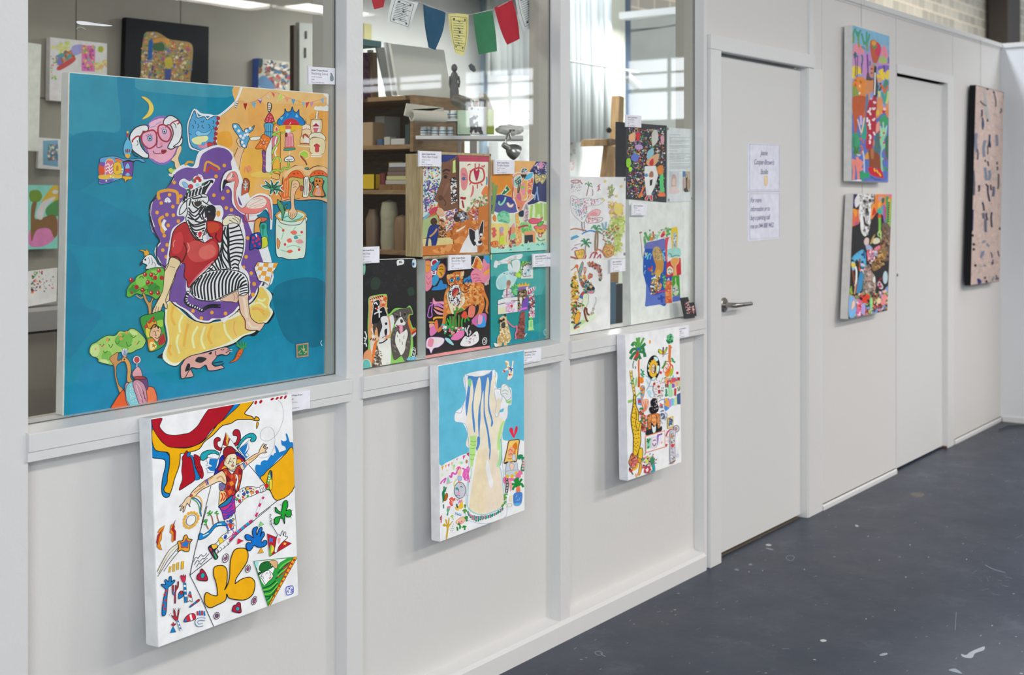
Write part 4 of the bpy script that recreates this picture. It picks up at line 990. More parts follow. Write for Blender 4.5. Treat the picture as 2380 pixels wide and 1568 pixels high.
ART['leopard'] = '''@1420 740 7.841
P efeeec -50 -50 1400 -50 1400 3400 -50 3400
S 2f7a4a 7 500 540 430 440 380 500 500 560 400 560 350 640 500 600 420 640 350 740 510 580 600 480 630 460 510 600 600 620 620 700 500 560 570 520 600 600 500 640 520 700 540 740 490 620 470 720 440 760
S 5aa04a 5 500 520 480 420 470 350 505 500 510 400 515 340 510 520 560 430 600 350 500 560 440 470 420 430
o e8932c 710 425 17 38
P 2f8a5a 1040 300 1075 275 1115 285 1130 340 1115 420 1060 470 1020 440 1020 350
r 6fc08a,1f6a44 50 2 4.5 1030 310 1120 290 1120 420 1030 440
l d86a20 4 508 750 505 900 512 1050 515 1240
l c85a1a 5 512 1060 505 1250
p 3a7a4a 470 600 500 560 510 640 480 720 430 760 410 740 440 680
S c8343c 3 490 590 470 640 420 740 500 620 480 680 440 720
d 3a5ac8 3 500 550
S 3a5a4a 2 420 770 400 830 405 910 445 870 450 900 445 915
o 14161a 775 900 120 232 4
p e8b42c 690 920 700 860 740 780 790 750 840 820 850 900 830 1020 780 1070 720 1040 700 980
S e8b42c 2 700 800 730 830 740 850 740 760 750 800 760 830 780 740 780 780 780 810 820 770 810 800 800 830 850 810 830 840 820 860 860 880 840 880 825 890 690 940 715 935 725 930 700 1010 725 985 735 970 750 1060 755 1030 760 1010 800 1070 790 1040 790 1010 850 1000 830 980 815 960
o f4cda8/7a3a20/1 775 915 42 88 4
p 2a2a2a 800 840 815 900 810 980 790 990
S 5a3a6a 1 750 900 765 890 775 900 785 900 795 890 805 900 770 900 762 940 775 945 760 970 775 960 790 975
p c8e8ee 780 700 830 700 860 750 830 780 790 740
p c8e8ee 680 820 700 860 680 890
p c8e8ee 840 860 880 870 870 960 850 1000 830 960
p c8e8ee 670 940 700 930 700 980
p c8e8ee 760 1080 820 1070 800 1110 750 1120
S 3a7a3a 4 890 560 870 600 910 640 890 560 900 610 930 630 960 620 1000 580 1020 520
p c8c83a/3a4a1a/1 865 560 930 590 935 640 890 640
p c8c83a/3a4a1a/1 970 600 1020 520 1000 610 965 640
l 3a2a4a 3 955 520 950 590 948 660
l c8502a 3 950 600 945 650
l d87a3c 6 1070 480 1072 600 1065 720 1080 800
S d87a3c 3 1080 520 1090 540 1105 510 1070 780 990 790 970 860
S d8502a 3 1070 800 1090 850 1060 900 1070 830 1120 860 1130 940
S 3a9a4a 4 1000 770 970 850 930 910 1110 760 1140 780 1170 800 1100 720 1130 750 1120 780
p a8c03a 1060 960 1130 900 1130 1000 1080 1060
p e8862c 1060 880 1100 860 1050 1060 980 1010
c d84a3c 1.5 970 880 1020 820 1060 880 1060 960 1000 980 960 960
S d84a3c 1.5 990 880 1010 910 1040 870 1000 940 1020 910 1050 950
d c8203c 3 908 985 790 1190 870 1240 880 1320 1210 990 1235 1095 880 1345
l 2a3038 1.2 940 700 980 650 1040 640
l 2a2418 6.4 365 945 375 1050 400 1200 430 1400 440 1640
l e8c860 4.6 365 945 375 1050 400 1200 430 1400 440 1640
s 3a2c18 2.6 360 990 375 995 370 1050 382 1060 380 1120 395 1130 395 1180 410 1190 405 1250 420 1260 415 1310 430 1320 420 1380 440 1390 430 1440 446 1450 428 1500 445 1510
p 8fc878 440 1150 470 1060 480 1150 450 1250
S 2f9a6a 3 540 920 570 960 590 1010 600 950 580 980 560 1000 620 1020 590 1020 560 1040 540 1000 570 1040 600 1070 420 1080 400 1120 390 1160 400 1200 380 1180 350 1180
d e8862c 5 555 1105 560 1140
p f0a030/3a5a8a/1 545 1240 610 1240 600 1400 560 1480 545 1400
r e8862c,5a9ad8,8a3a2a 20 2 4 545 1250 610 1250 600 1400 550 1440
l 8ac060 3 310 1500 400 1480 500 1380 560 1330
l 8ac060 3 310 1530 400 1500 450 1440
P 5a9ad8 485 1450 560 1450 550 1580 490 1568
p c83c2c 500 1480 540 1480 540 1530 500 1540
S 8ab4c8 2 630 1040 700 1080 720 1120 640 1100 670 1160 680 1200 740 1100 700 1200 650 1310 680 1240 760 1240 760 1320 670 1320 700 1400 740 1440 780 1340 790 1400 780 1420
p b8dcea 640 1110 670 1120 670 1160 640 1150
p a8d8ea 670 1320 720 1310 740 1370 700 1420
r 8a9a8a,3a4a4a,c86a7a,8a8a4a,a85a6a 90 0.8 2 800 1120 960 1080 960 1480 760 1480 760 1250
r d8a04a,c83c5a,5a9a6a,3a6ac8,8a3a8a,e8702c,8ad0a8,e8d8b8 90 2 5 990 1080 1270 1080 1270 1240 990 1240
P e8a86a 985 1080 1050 1080 1045 1200 985 1190
P c8305a 1020 1130 1050 1120 1050 1200 1025 1200
P 6ab4e0 1110 1080 1140 1020 1150 1080
P d8506a 1110 1080 1180 1080 1180 1160 1110 1160
P c8243c 1205 1075 1255 1070 1255 1125 1210 1125
P 9fd8a8 1050 1190 1110 1190 1110 1430 1050 1420
P 7a5ac8 1115 1190 1160 1190 1155 1260 1118 1260
P e8b49a 1165 1150 1205 1150 1200 1240 1165 1240
P c8c890 1210 1130 1270 1130 1265 1220 1210 1230
S 3a3a3a 2 990 1230 1020 1210 1050 1220 990 1250 1020 1240 1050 1250
S 3a9a6a 4 1005 1280 1015 1340 1000 1420 990 1380 1020 1400 1030 1380
P c8e0b8 1115 1290 1150 1290 1150 1400 1115 1410
P b8404a 1155 1270 1195 1270 1190 1410 1155 1400
S 8a8a5a 2 1215 1250 1230 1290 1225 1320 1250 1230 1255 1280 1240 1320
P 3a5a8a 1205 1380 1265 1350 1270 1560 1210 1560
P 4a8ad8 975 1450 1055 1450 1060 1640 1000 1690 975 1640
d e8a03c 4 1010 1480 1030 1520 1005 1560 1040 1580
P b88ad8 1065 1470 1100 1460 1100 1600 1070 1620
P 6ac4d8 1110 1450 1150 1450 1150 1580 1110 1590
P c8dc9a 1165 1440 1200 1430 1200 1570 1165 1590
@1420 920 7.468
p f0bc2c/2a2418/1.6 395 0 430 0 425 120 450 200 475 260 480 340 480 440 520 430 530 500 515 640 520 760 500 900 480 960 440 1040 390 1010 390 850 390 700 375 600 355 480 350 350 370 250 390 100
l 2a2a20 1.4 430 250 440 350 430 470 460 600 490 540 510 440
s 5a3c14 2.6 400 60 404 72 410 120 416 134 395 180 400 195 425 220 430 235 380 290 386 305 410 290 416 306 440 320 446 334 370 360 378 374 400 380 408 392 440 400 446 414 385 440 390 455 420 450 428 462 460 470 466 484 370 500 378 512 410 520 416 536 445 540 450 552 395 580 400 595 430 600 436 612 480 590 484 604 390 650 396 664 425 660 430 675 470 650 476 664 400 720 406 734 440 730 446 744 480 720 484 734 400 790 406 800 430 820 436 832 465 790 470 804 400 860 404 872 435 880 440 892 460 850 466 862 415 930 420 942 440 950 446 960
p f0bc2c/2a2418/1.4 480 940 520 900 550 920 555 1000 540 1080 500 1120 470 1080
p d8982c/2a2418/1 460 1080 520 1090 520 1160 480 1150
p c87a4a/5a2a1a/1 330 1080 360 1000 400 1020 450 1050 470 1150 440 1240 400 1270 340 1220 310 1150
r e8909a,b84a4a,d8a0a0,8a3a3a 60 1.5 3 340 1080 440 1050 440 1220 350 1220
p 8a4a3a 355 1020 370 985 395 1010 380 1050
l e8b42c 4 470 1160 450 1240 400 1275 340 1280
S 2a2a20 2 360 1300 370 1340 390 1360 320 1290 330 1240 340 1280
p c8342c 320 1290 370 1270 370 1310 340 1320
p e8a82c/8a5a1a/1 510 1160 530 1180 530 1290 500 1370 480 1340
S e8a86a 2 430 1340 440 1380 450 1410 470 1330 460 1370 455 1400
r c84a5a,3a9a5a,c8c83a,8a5a9a,3a3a4a,e88aa0 80 1.5 4 540 1060 760 1040 760 1200 560 1250
p 3a8a5a 690 1080 740 1080 750 1150 690 1170
p c8d84a 600 1110 640 1100 650 1150 600 1160
S 6a6a6a 1.2 580 1030 600 1000 590 990 680 1020 685 990 690 1000 720 1040 740 1010 720 1010 760 1100 790 1110 790 1090 760 1160 790 1160 780 1170
p 2aa0a8/1a5a60/1 700 1180 750 1180 765 1250 760 1300 720 1325 690 1310 730 1280 720 1220
c b83c4a 3 590 1290 610 1240 650 1230 670 1270 650 1320 610 1330
d b83c4a 3 605 1245 665 1235 595 1310 655 1325 680 1275
p e8b49a/c8705a/1 530 80 640 60 650 150 620 230 590 260 560 200
S d86a4a 1.6 550 90 580 160 590 240 600 80 600 160 600 240 640 90 620 160 600 240
S 3a8a4a 4 500 230 530 210 560 240 550 310 580 360 600 420 600 340 570 380 560 440
r c83c3c,e89aa0,3a8a4a,8a2a2a,2a6a3a,e87a5a 90 2 4.5 500 260 560 260 630 360 640 620 560 620 520 400
p 14101a 690 100 720 50 760 35 800 60 810 140 830 190 820 260 770 300 710 310 670 250 670 200 700 180
r e8d8d0,5a4a5a 22 1 2 700 80 800 70 820 230 700 280
p c87a3c/6a3a1a/1 640 340 720 310 800 300 850 340 850 520 800 640 740 660 660 620 640 500
r e89a5a,8a4a2a,d8a878,a85a2c 110 1.2 3 650 340 840 330 840 520 650 560
p e8985a/6a3a1a/1 700 340 760 320 790 380 790 480 750 530 710 490
S 6a2a2a 1.2 715 385 725 375 735 385 750 380 760 370 775 382 720 440 745 460 765 435
p 24282c 620 600 700 560 690 480 720 470 770 540 800 440 820 560 880 520 880 600 780 630 620 680
p d8e8ea 710 510 745 540 780 520 770 620 730 630
P efe8e6/e87a3c/2 600 700 930 600 940 880 610 980
P 8ac8a8 615 740 690 720 690 900 620 920
S 2a7a4a 3 620 800 640 770 630 740 650 820 660 770 690 740 640 910 650 880 660 870
P e8dce8/9a7aa8/1 705 720 790 700 790 890 710 910
P 7a4a9a 800 670 895 640 890 670 830 690 820 800 805 880
P e0d4ea 830 700 890 680 890 820 820 860
P d8a86a 870 790 895 785 895 820 870 830
S 6a3a5a 2 720 820 750 870 780 820 730 780 760 760 780 775
P e8c040/8a7a2a/1 985 380 1080 345 1080 540 985 565
P c8dcea 1000 395 1065 370 1065 520 1000 545
S 3a6a9a 3 1010 420 1030 450 1020 500 1060 440 1050 480 1060 500
r 7a3a3a,2a5a8a 14 1.5 3 1000 400 1060 390 1060 500 1010 520
o c4c4cc/5a5a6a/1.4 1135 565 48 58
o c88a7a/6a3a3a/1 1125 570 18 26
p c8c8d0/8a8a94/1 1035 620 1120 600 1110 760 1110 1120 1030 1130 1030 760
r 8a8a94,c86a6a,e8e8f0,7a5a4a,a0a0b0 60 1.2 2.6 1040 640 1105 630 1100 1100 1040 1110
p 8a5a3a 1015 1170 1110 1110 1110 1135 1015 1180
d c8404a 4 1068 860
d c88a3a 3 1060 700
S b83c5a 2.4 1000 620 1030 580 1070 575 960 700 980 640 1000 600
P c8343c 950 830 990 830 965 890
S e0a0a8 1.2 970 720 1000 700 1020 740 970 780 1000 760 1010 800
c b0b8d0 1 1145 1020 1165 1000 1180 1030 1170 1055 1145 1050
S 5a6a8a 2.6 860 200 890 180 900 210 870 270 900 250 920 260 860 320 890 300 880 350 900 300 930 330 900 380 880 380 920 390 940 350
S c85a6a 2.4 850 180 880 150 910 150 860 120 880 160 900 170
S 6a7a8a 1.2 830 100 880 60 930 60 940 280 980 330 940 420 900 480 860 420 830 440'''
ART['pink'] = '''@2220 180 6.031
P cdb6ac 200 90 720 190 720 3200 100 3200
r b9a9a4,d9bfb4,c4aaa0,d3bcb0,bfb0ac 420 1.5 5 280 110 690 210 650 2900 220 2960
p b0b0ae 400 180 420 500 480 600 440 300
S 343c58 4 440 155 455 165 470 165 530 195 545 210 550 225 375 450 378 500 372 550 485 800 480 880 470 960
p 2c2c4c 480 830 505 970 460 960 475 880
p 3a4c70 375 620 400 600 408 660 390 740 375 690
S 5a5a58 3 550 230 570 320 570 410 350 330 390 370 440 400 680 200 690 240 685 300 640 430 650 470 630 500 455 960 460 1020 455 1080
S 7a8498 6 420 880 400 1000 410 1110 300 780 290 900 300 1050 580 800 590 900 585 960 420 1260 430 1340 440 1440 480 1300 490 1380 470 1440
S 4a4456 3.4 420 1150 425 1170 420 1180 455 1170 465 1210 470 1240 590 1180 588 1200 590 1220 310 1000 320 1060 315 1150 590 1250 595 1270 590 1300 450 580 455 600 450 620 380 560 390 600 385 620
S 3a3440 3.4 330 1520 340 1560 330 1600 430 1490 460 1540 460 1600 500 1500 500 1540 505 1580
S 5a5a6a 4 260 1300 270 1500 265 1650 530 1540 540 1600 530 1660 610 1350 610 1480 600 1560
S 2c2c58 4 250 1850 246 2000 240 2150
@2220 420 6.031
S 33304a 4 385 300 400 360 405 420 440 450 440 500 455 550 515 440 505 520 515 650 460 60 460 160 485 290 335 60 340 90 330 110
S 60647c 6 430 530 425 600 430 720 395 450 400 490 400 530 540 80 540 160 530 220
d 2a2230 3 245 765 262 960 262 890 285 1185 525 1150 440 1410 630 670
p 2c2c7c 310 1375 345 1375 370 1420 335 1445 320 1430
p 7c84a0 350 1070 370 1000 410 980 400 1040 370 1080
S 8a9098 5 390 870 400 850 430 850 440 880 460 900 480 920 400 1180 420 1190 430 1200 510 1400 530 1380 545 1350
S 605a74 3 500 1000 520 1050 515 1080 530 1100 530 1130 515 1180 570 1320 580 1350 570 1390 600 980 610 1030 620 1060
d 605a74 3 640 1180 635 1240 420 1360 600 1370'''
ART['swirl'] = '''@1315 480 5.059
P dfe3de 690 -420 1500 -440 1500 1310 665 1398
p 1c54b0 910 640 915 560 930 500 925 450 960 420 1060 400 1170 390 1175 600 1190 660 1185 1130 1100 1150 1000 1165 935 1170 940 1100 950 980 930 860 910 780
p 6a70b4 925 490 930 455 965 420 1060 402 1168 392 1168 500 1000 495
p 5a72c0 950 900 1000 1030 1060 1040 1170 1010 1180 1130 1060 1150 940 1168 940 1080
S 2a48a0 5 1080 1080 1120 1080 1160 1060 1120 1040 1130 1100 1130 1130
p c89040 1030 500 1060 470 1100 480 1130 540 1150 640 1150 720 1130 780 1080 790 1040 790 1060 700 1030 600
p b8a468 1030 500 1060 472 1100 485 1135 560 1135 630 1060 630 1020 560
r 8a8a6a,d8b078,a87a4a 40 1.8 3.4 1040 500 1120 500 1130 620 1050 620
p d8a84a 1060 780 1110 740 1110 830 1080 920 1090 1000 1040 1000
r 8a6a2a,e8d8a0,3a3a3a,c84a3c,e8e8e8,6a9a4a 110 1.8 3.6 1000 870 1040 810 1110 820 1090 1000 1040 1040 1000 1030
p e89a5a 1110 900 1130 920 1110 980 1095 960
S 6ac8e8 3 930 600 950 570 930 540 960 620 970 570 1000 550 1140 540 1150 580 1170 600 1140 520 1165 530 1170 500 1150 600 1160 620 1170 640
S d8c880 2 960 540 940 570 930 540
S 8ab8d8 2 990 620 1000 580 1010 560 925 690 935 700 925 715 940 750 925 770 930 790
S c83c50 4 970 720 990 750 1020 700
d a8903c 3 1010 750 1020 790
l c83c5a 3 1060 1010 1100 1000 1165 990
S 3a9a5a 3 1160 820 1150 900 1160 960
r 3a9a5a,8ac88a 26 1.6 3 1140 800 1180 800 1180 980 1150 980
P d8485a 1170 365 1215 360 1190 480 1185 640 1170 640
P f0eeea/c8404a/1 1200 400 1215 360 1240 360 1250 470 1250 640 1195 660 1190 480
P f0c83c 1240 250 1310 235 1320 300 1310 500 1245 500
P a8bcc8 1262 310 1300 300 1300 480 1262 480
r 7a8a9a,e8e8e8 20 1.6 2.6 1265 320 1300 320 1300 470 1265 470
p a0d4cc 1195 510 1250 490 1340 490 1350 580 1260 600 1200 580
S 5a8a8a 2 1210 550 1240 560 1240 590 1240 590 1300 570 1340 580
P c82830 1185 660 1250 620 1350 600 1358 770 1355 800 1180 830
p e8a058/f0d0a0/1 1240 620 1280 600 1330 610 1325 660 1295 700 1300 810 1270 815 1270 720 1240 670
p e8e0c8 1190 740 1220 700 1260 730 1255 780 1200 800
S 3a4a3a 1.6 1200 750 1220 730 1250 750 1210 770 1230 790 1250 770
P 3a4ab0 1190 830 1250 810 1245 880 1190 880
S f0f0f0 2 1195 870 1210 840 1215 870
P d8743c 1172 880 1240 870 1250 1130 1172 1140
r e89a5a,c85a3c,e84a4a 40 2 5 1175 890 1240 890 1245 1130 1175 1130
P 3f9a30 1250 815 1335 805 1345 1040 1255 1050
p c8d8a8 1285 860 1295 830 1300 900 1320 950 1320 1020 1290 1045 1260 1010 1260 950 1290 900
r 3a4ab0,f0f0f0 20 1.6 3 1265 960 1320 950 1320 1000 1265 1010
P 5a70c0 1255 1055 1345 1040 1345 1105 1255 1120
S 4aa85a 5 980 400 950 350 930 300 985 400 990 340 1010 320 940 440 930 400 930 350 1200 310 1190 270 1170 250 1200 310 1210 270 1240 270 1180 340 1210 320 1230 320
S c84a4a 3 1030 380 1030 330 1025 290 1035 370 1045 340 1055 330
P 8fd0b8 1060 330 1110 320 1080 380 1075 400
p c8343c 1115 350 1150 285 1170 320 1140 360
r 8ac88a,d89aa0,e8c880,4a9a6a 40 1.4 2.8 930 270 1010 260 1060 300 1160 260 1240 230 1180 380 940 400
d e8842c 4 1005 380
l a89a7a 1 880 320 890 450 905 610
r 8a8a5a,a87a6a 8 1.6 2.6 870 300 895 300 895 320 870 325'''
ART['teal'] = '''@1120 570 6.03
P 2f9c98 110 110 950 60 945 1310 120 1460
p 4aa8a4 115 115 940 70 830 700 700 720 115 440
p 249090 120 440 560 700 930 700 930 1000 500 1200 120 1300
P 208f9c 120 1300 400 1150 940 1230 940 1300 120 1450
P d8e070 118 130 138 130 138 200 120 200
p e8eaea 165 290 190 210 240 220 400 150 480 130 570 125 540 190 420 200 370 250 240 260 210 310 180 310
r c8ccc8,f4f4f4 40 2 4 190 250 400 170 540 150 400 220 230 270
p dce6e6 425 220 525 210 530 340 500 400 440 380 430 300
p d8a08a 350 260 400 220 415 230 380 260
p d8e8ec 365 270 400 260 430 330 420 370 370 340
p bfe0e0 200 500 240 420 320 370 400 350 480 370 500 430 440 560 380 600 250 620 205 580
p a8d4d4 210 520 260 450 330 430 350 560 270 610
r a07a9a,6a8a9a,f0f4f4 40 1.4 2.6 240 430 340 370 480 380 490 430 360 400
p a87a6a 345 540 360 490 395 490 405 530 390 570 370 600
p c89a84 345 560 380 570 390 640 360 660
p d8d4dc 300 650 350 610 410 610 440 650 460 760 430 800 340 830 300 740
r a88ab8,e8c8d0,8ab0c8,f4f0f4 90 1.6 3.4 300 650 440 640 460 760 440 840 330 860 290 750
S a84a5a 2.4 350 600 350 680 350 720 430 800 420 860 410 880
P f0efe8/2a3a4a/1 222 770 330 730 505 710 505 930 320 960 222 970
P f0e8b8 230 880 330 860 325 950 230 965
r d8b8d8,e89ab0,f0f0f0,c8a0d0 70 2 4 340 800 460 780 460 920 340 940
o c8302c 418 850 17 20
s 2a3a4a 1.6 225 830 330 805 410 725 505 712 410 780 505 770
P f0efe8/c8d8a0/1.2 550 250 715 235 715 460 550 465
r 7a6a6a,4a4a4a,a05a5a 60 1.2 2.2 560 265 710 245 705 270 580 300 575 430 560 430
P 8fb8c8 600 350 680 340 680 410 600 412
r 6a90a8,c8dce0 20 2 4 600 350 680 340 680 410 600 410
s 6a6a6a 1.6 580 440 690 425
r 6ab04a,4a8a3a,a8d86a 50 2 4 560 240 710 220 600 250 490 400 470 420 540 430
d b8e04a 5 440 590 500 410 520 420
r 4aa86a,7ac88a 40 2 5 400 640 500 520 520 560 470 700
p e8b43c 515 580 530 530 545 560 570 520 590 560 610 510 630 550 655 530 655 570
p 8a6ab8 515 590 650 570 650 620 520 640
P e8d8c8 615 590 650 570 650 650 620 650
p 7a6040 510 680 530 620 600 620 640 650 640 740 600 790 560 760 560 860 510 920
r 5a4430,c8b490,8a7050,3a3028 110 2 4.4 515 640 600 630 600 740 550 860 515 900
p e8e4dc 530 750 560 730 560 800 540 820
p 7a50b8 575 790 640 720 640 900 560 900
l d878c8 4 510 920 570 890 635 875
p b83c6a/e8e8e8/1 640 690 650 620 740 580 740 620 680 680
s f0f0f0 3 660 610 675 660 690 595 705 640 720 585 730 620
p 8a4a44 545 940 600 930 605 1000 590 1290 550 1305 490 1300 500 1180 530 1040
r 6a3a34,a05a50 50 2 4.4 540 950 600 950 590 1280 500 1280
P c8d4d0 670 700 735 660 740 1010 665 1010
r 3a5a5a,d84a5a,e8a0b8,f0f0f0,5a3a5a 150 1.6 3.4 670 690 735 680 735 1010 665 1010
P b8e898 655 1050 715 1040 720 1160 735 1185 640 1195 655 1150
P 5ac85a 665 1010 720 1010 700 1040 670 1045
P 8ad08a 670 1060 705 1055 705 1140 670 1145
p d8c090 240 1040 290 990 340 1000 350 1060 370 1120 400 1250 410 1310 370 1350 340 1410 310 1400 300 1350 260 1420 220 1400 220 1280 260 1240 260 1130
r c8a468,e8dcb8,b89458 110 2 4.4 260 1120 360 1110 400 1280 360 1360 230 1380 240 1270
p 4a4440 280 1090 310 1070 330 1100 325 1150 290 1160 270 1120
p 3a3432 235 1080 240 1040 260 1040 255 1090
d 2a2624 3 275 1060 305 1040
p 3a3432 310 970 330 960 340 985 325 1000
l e07a9a 3 350 1050 400 1110 440 1140 480 1140
l e07a9a 3 490 1120 490 1200 470 1240 480 1300 460 1300
p f0e8d8 170 1370 210 1375 240 1400 190 1420
c a8d8d0 1.6 870 1200 895 1180 905 1240 880 1255
S c8e8e0 2 600 1280 615 1250 630 1235'''
ART['tiger'] = '''@970 580 5.806
P 2b2827 100 120 985 70 985 1345 105 1470
P e89896 110 1430 400 1380 760 1320 980 1292 980 1345 110 1470
p e88a9a/c85a8a/1 108 540 108 300 180 240 200 400 200 470 160 540
p f09a3c/e06a8a/2 108 170 140 150 180 170 180 260 150 310 108 300
S c86a7a 2 120 350 150 400 180 360 120 420 150 470 180 420 120 200 150 220 165 200
o a8202c/f0f0f0/3 232 180 42 50 20
p 3a9ac8 190 270 200 220 250 180 310 150 270 230 240 280
p f0a82c/b85a9a/2 270 270 290 210 340 190 380 240 370 320 320 380 270 360 260 320
S 7a4a10 2 290 270 320 260 350 270 300 300 320 320 330 350 300 240 320 220 340 230
p 3a9ac8 205 370 270 340 290 400 240 480 200 470
P f0e8f0 185 290 260 280 250 340 200 345
r d84a8a,3a3a4a 14 1.2 2 190 295 255 290 245 335 205 340
p 2a86c8 195 530 230 500 270 490 310 410 335 420 350 460 400 470 400 510 330 540 210 548
p f0a040/f0f0f0/1.6 730 230 760 180 790 95 830 110 870 180 880 270 820 270 760 250
d c85a2c 4 800 150 790 190 780 230
p e88aa0/c85a8a/1 720 340 740 290 800 250 850 290 880 260 880 180 900 120 980 200 980 380 920 450 860 440 760 460 730 400
p e07a90 880 300 920 240 975 200 978 260 900 330
p 3a9ac8 895 85 980 80 980 180 930 170
p f0a83c 900 310 975 260 978 300 910 340
S c85a8a 2 740 340 790 330 830 350 750 390 800 380 850 390 780 430 820 410 870 420
S e8c8c8 2.4 910 470 920 440 915 480 930 480 940 420 935 470 950 470 960 400 955 470
p 3a8ac0 625 400 680 370 710 350 730 420 740 460 640 460
p d8803a 360 640 380 560 420 480 400 420 395 350 430 330 450 340 500 300 590 290 630 285 620 340 600 380 610 460 700 470 760 470 820 440 890 470 910 560 960 700 945 820 960 860 920 830 930 700 890 620 910 740 870 860 820 960 760 1005 730 1000 760 920 820 840 820 740 700 760 640 810 600 830 520 860 400 880 380 990 330 1080 280 1115 275 1080 330 1000 345 900 350 800
r e09a50,c86a28,e8b06a,b85a20,e8a860 330 2 5.4 370 620 430 480 600 460 820 450 900 560 890 760 700 750 600 820 400 860
r e8a860,c86a28,f0c080 120 2 4.4 420 340 600 310 600 460 430 460
p f0d8b8 400 620 440 560 600 560 640 700 560 800 480 870 440 800
r e8c898,f4e8d0,d89a5a 90 2 4.4 420 620 620 580 640 720 500 840
p f0b070 395 350 430 335 440 390 410 400
p e8c8a0 590 330 630 285 625 350 600 360
o f4f0e8/3a2a1a/1.2 465 415 32 26
o f4f0e8/3a2a1a/1.2 545 390 30 26
d 2a8ac0 4 465 415 547 392
d 14141a 1.6 465 415 547 392
p c8502c 490 440 520 420 530 460 500 470
s c8401c 2.4 460 370 490 385 500 350 520 390 430 430 440 460
o f0f0ec/2a2a2a/1.4 505 600 84 132 6
p f0f0ec 450 500 500 480 560 480 560 520 500 540 450 530
r 2a2a2a 60 1.4 2.6 430 480 570 470 590 620 520 730 430 680
p a83040/2a2a2a/1.2 470 590 490 530 550 520 560 560 510 620 480 630
p d8704a 490 610 550 540 540 600 500 640
r f4f4f0,5a3a5a 40 1.6 3 440 690 590 660 550 760 460 740
S 8a4418 2.4 630 520 660 540 700 510 640 470 690 500 720 470 600 560 640 580 700 550
S 24488a 2 640 440 680 400 690 440 690 440 720 400 735 440
p f0a0b0/d86a9a/1 210 720 215 650 250 700 350 700 355 740 290 720 240 740
p c87ac0 220 760 280 720 355 770 355 790 270 760
p f08a7a 225 770 290 780 355 820 340 830 250 800
p f0a0b0 215 800 280 840 350 860 350 875 270 870
S b86ac8 2.4 215 740 170 760 150 830 150 830 140 900 170 920 170 920 200 890 190 830 190 830 200 720 170 720
p f0a83c 210 930 240 905 345 905 345 925 250 930 220 955
p f0a83c 160 970 230 970 230 985 160 985
p f0a8a0 165 1000 220 1000 225 1040 170 1060
p d878b0 170 1060 230 1020 270 960 275 1090 180 1165
p e8703c 230 985 270 950 275 1080 250 1080
S 3a9a3a 4 440 1060 430 980 400 930 460 1070 450 980 440 900 480 1080 480 980 500 900 500 1080 500 980 470 900 520 1080 520 960 500 820 550 1060 560 960 560 880 420 1060 390 1000 400 960 600 1050 600 960 620 900 640 980 650 930 680 890 700 960 680 920 690 880 500 860 540 800 520 780 560 840 590 800 620 820
S 7a5a3a 3 510 1100 510 960 530 860 560 1060 570 960 570 880 460 1000 470 940 470 900
d d8503c 5 640 860 620 890 650 900 480 1130
d 3ab0a8 5 370 1050 350 1030
r e0607a,f0e8e0,e8a080,3a9a5a,5ab8b0 70 2 4 340 1030 620 1050 620 1120 560 1200 440 1180 360 1130
p e87ab0 450 1200 540 1110 625 1090 625 1160 540 1220
p 3a8ac8 720 880 740 830 750 900 720 910
p e8806a 690 900 700 770 780 770 760 900
p c86aa8 730 960 830 870 930 870 910 1030 810 1040
p 3a9ae0 810 1010 860 1000 890 880 920 1030 810 1045
p 4a9a3a 800 980 820 940 840 940 830 990
p f0a0c0 830 880 880 900 870 990 820 1000
p e8d8f0/c88ad0/1 120 1310 150 1190 340 1190 355 1250 290 1310 220 1330 185 1395 160 1340
p e88aa0 140 1290 160 1200 220 1210 200 1310
p f0d8d8 230 1280 240 1210 330 1210 330 1250
p 9ad0d8 370 1190 430 1200 490 1275 470 1285 400 1240
p f0eeee 580 1285 640 1170 700 1180 805 1100 825 1230 710 1300
r e8a0b8,3a3a3a,c8c8d0 30 1.6 2.6 640 1190 800 1130 800 1230 680 1280
S c8c8cc 3 680 1160 670 1090 700 1020 680 1130 650 1090 650 1050 700 1150 720 1120 710 1090
c e8e8e8 1.6 880 1230 900 1190 935 1200 930 1260 895 1280
S e8e8e8 1.5 895 1220 910 1210 920 1230 895 1250 915 1250 920 1235'''
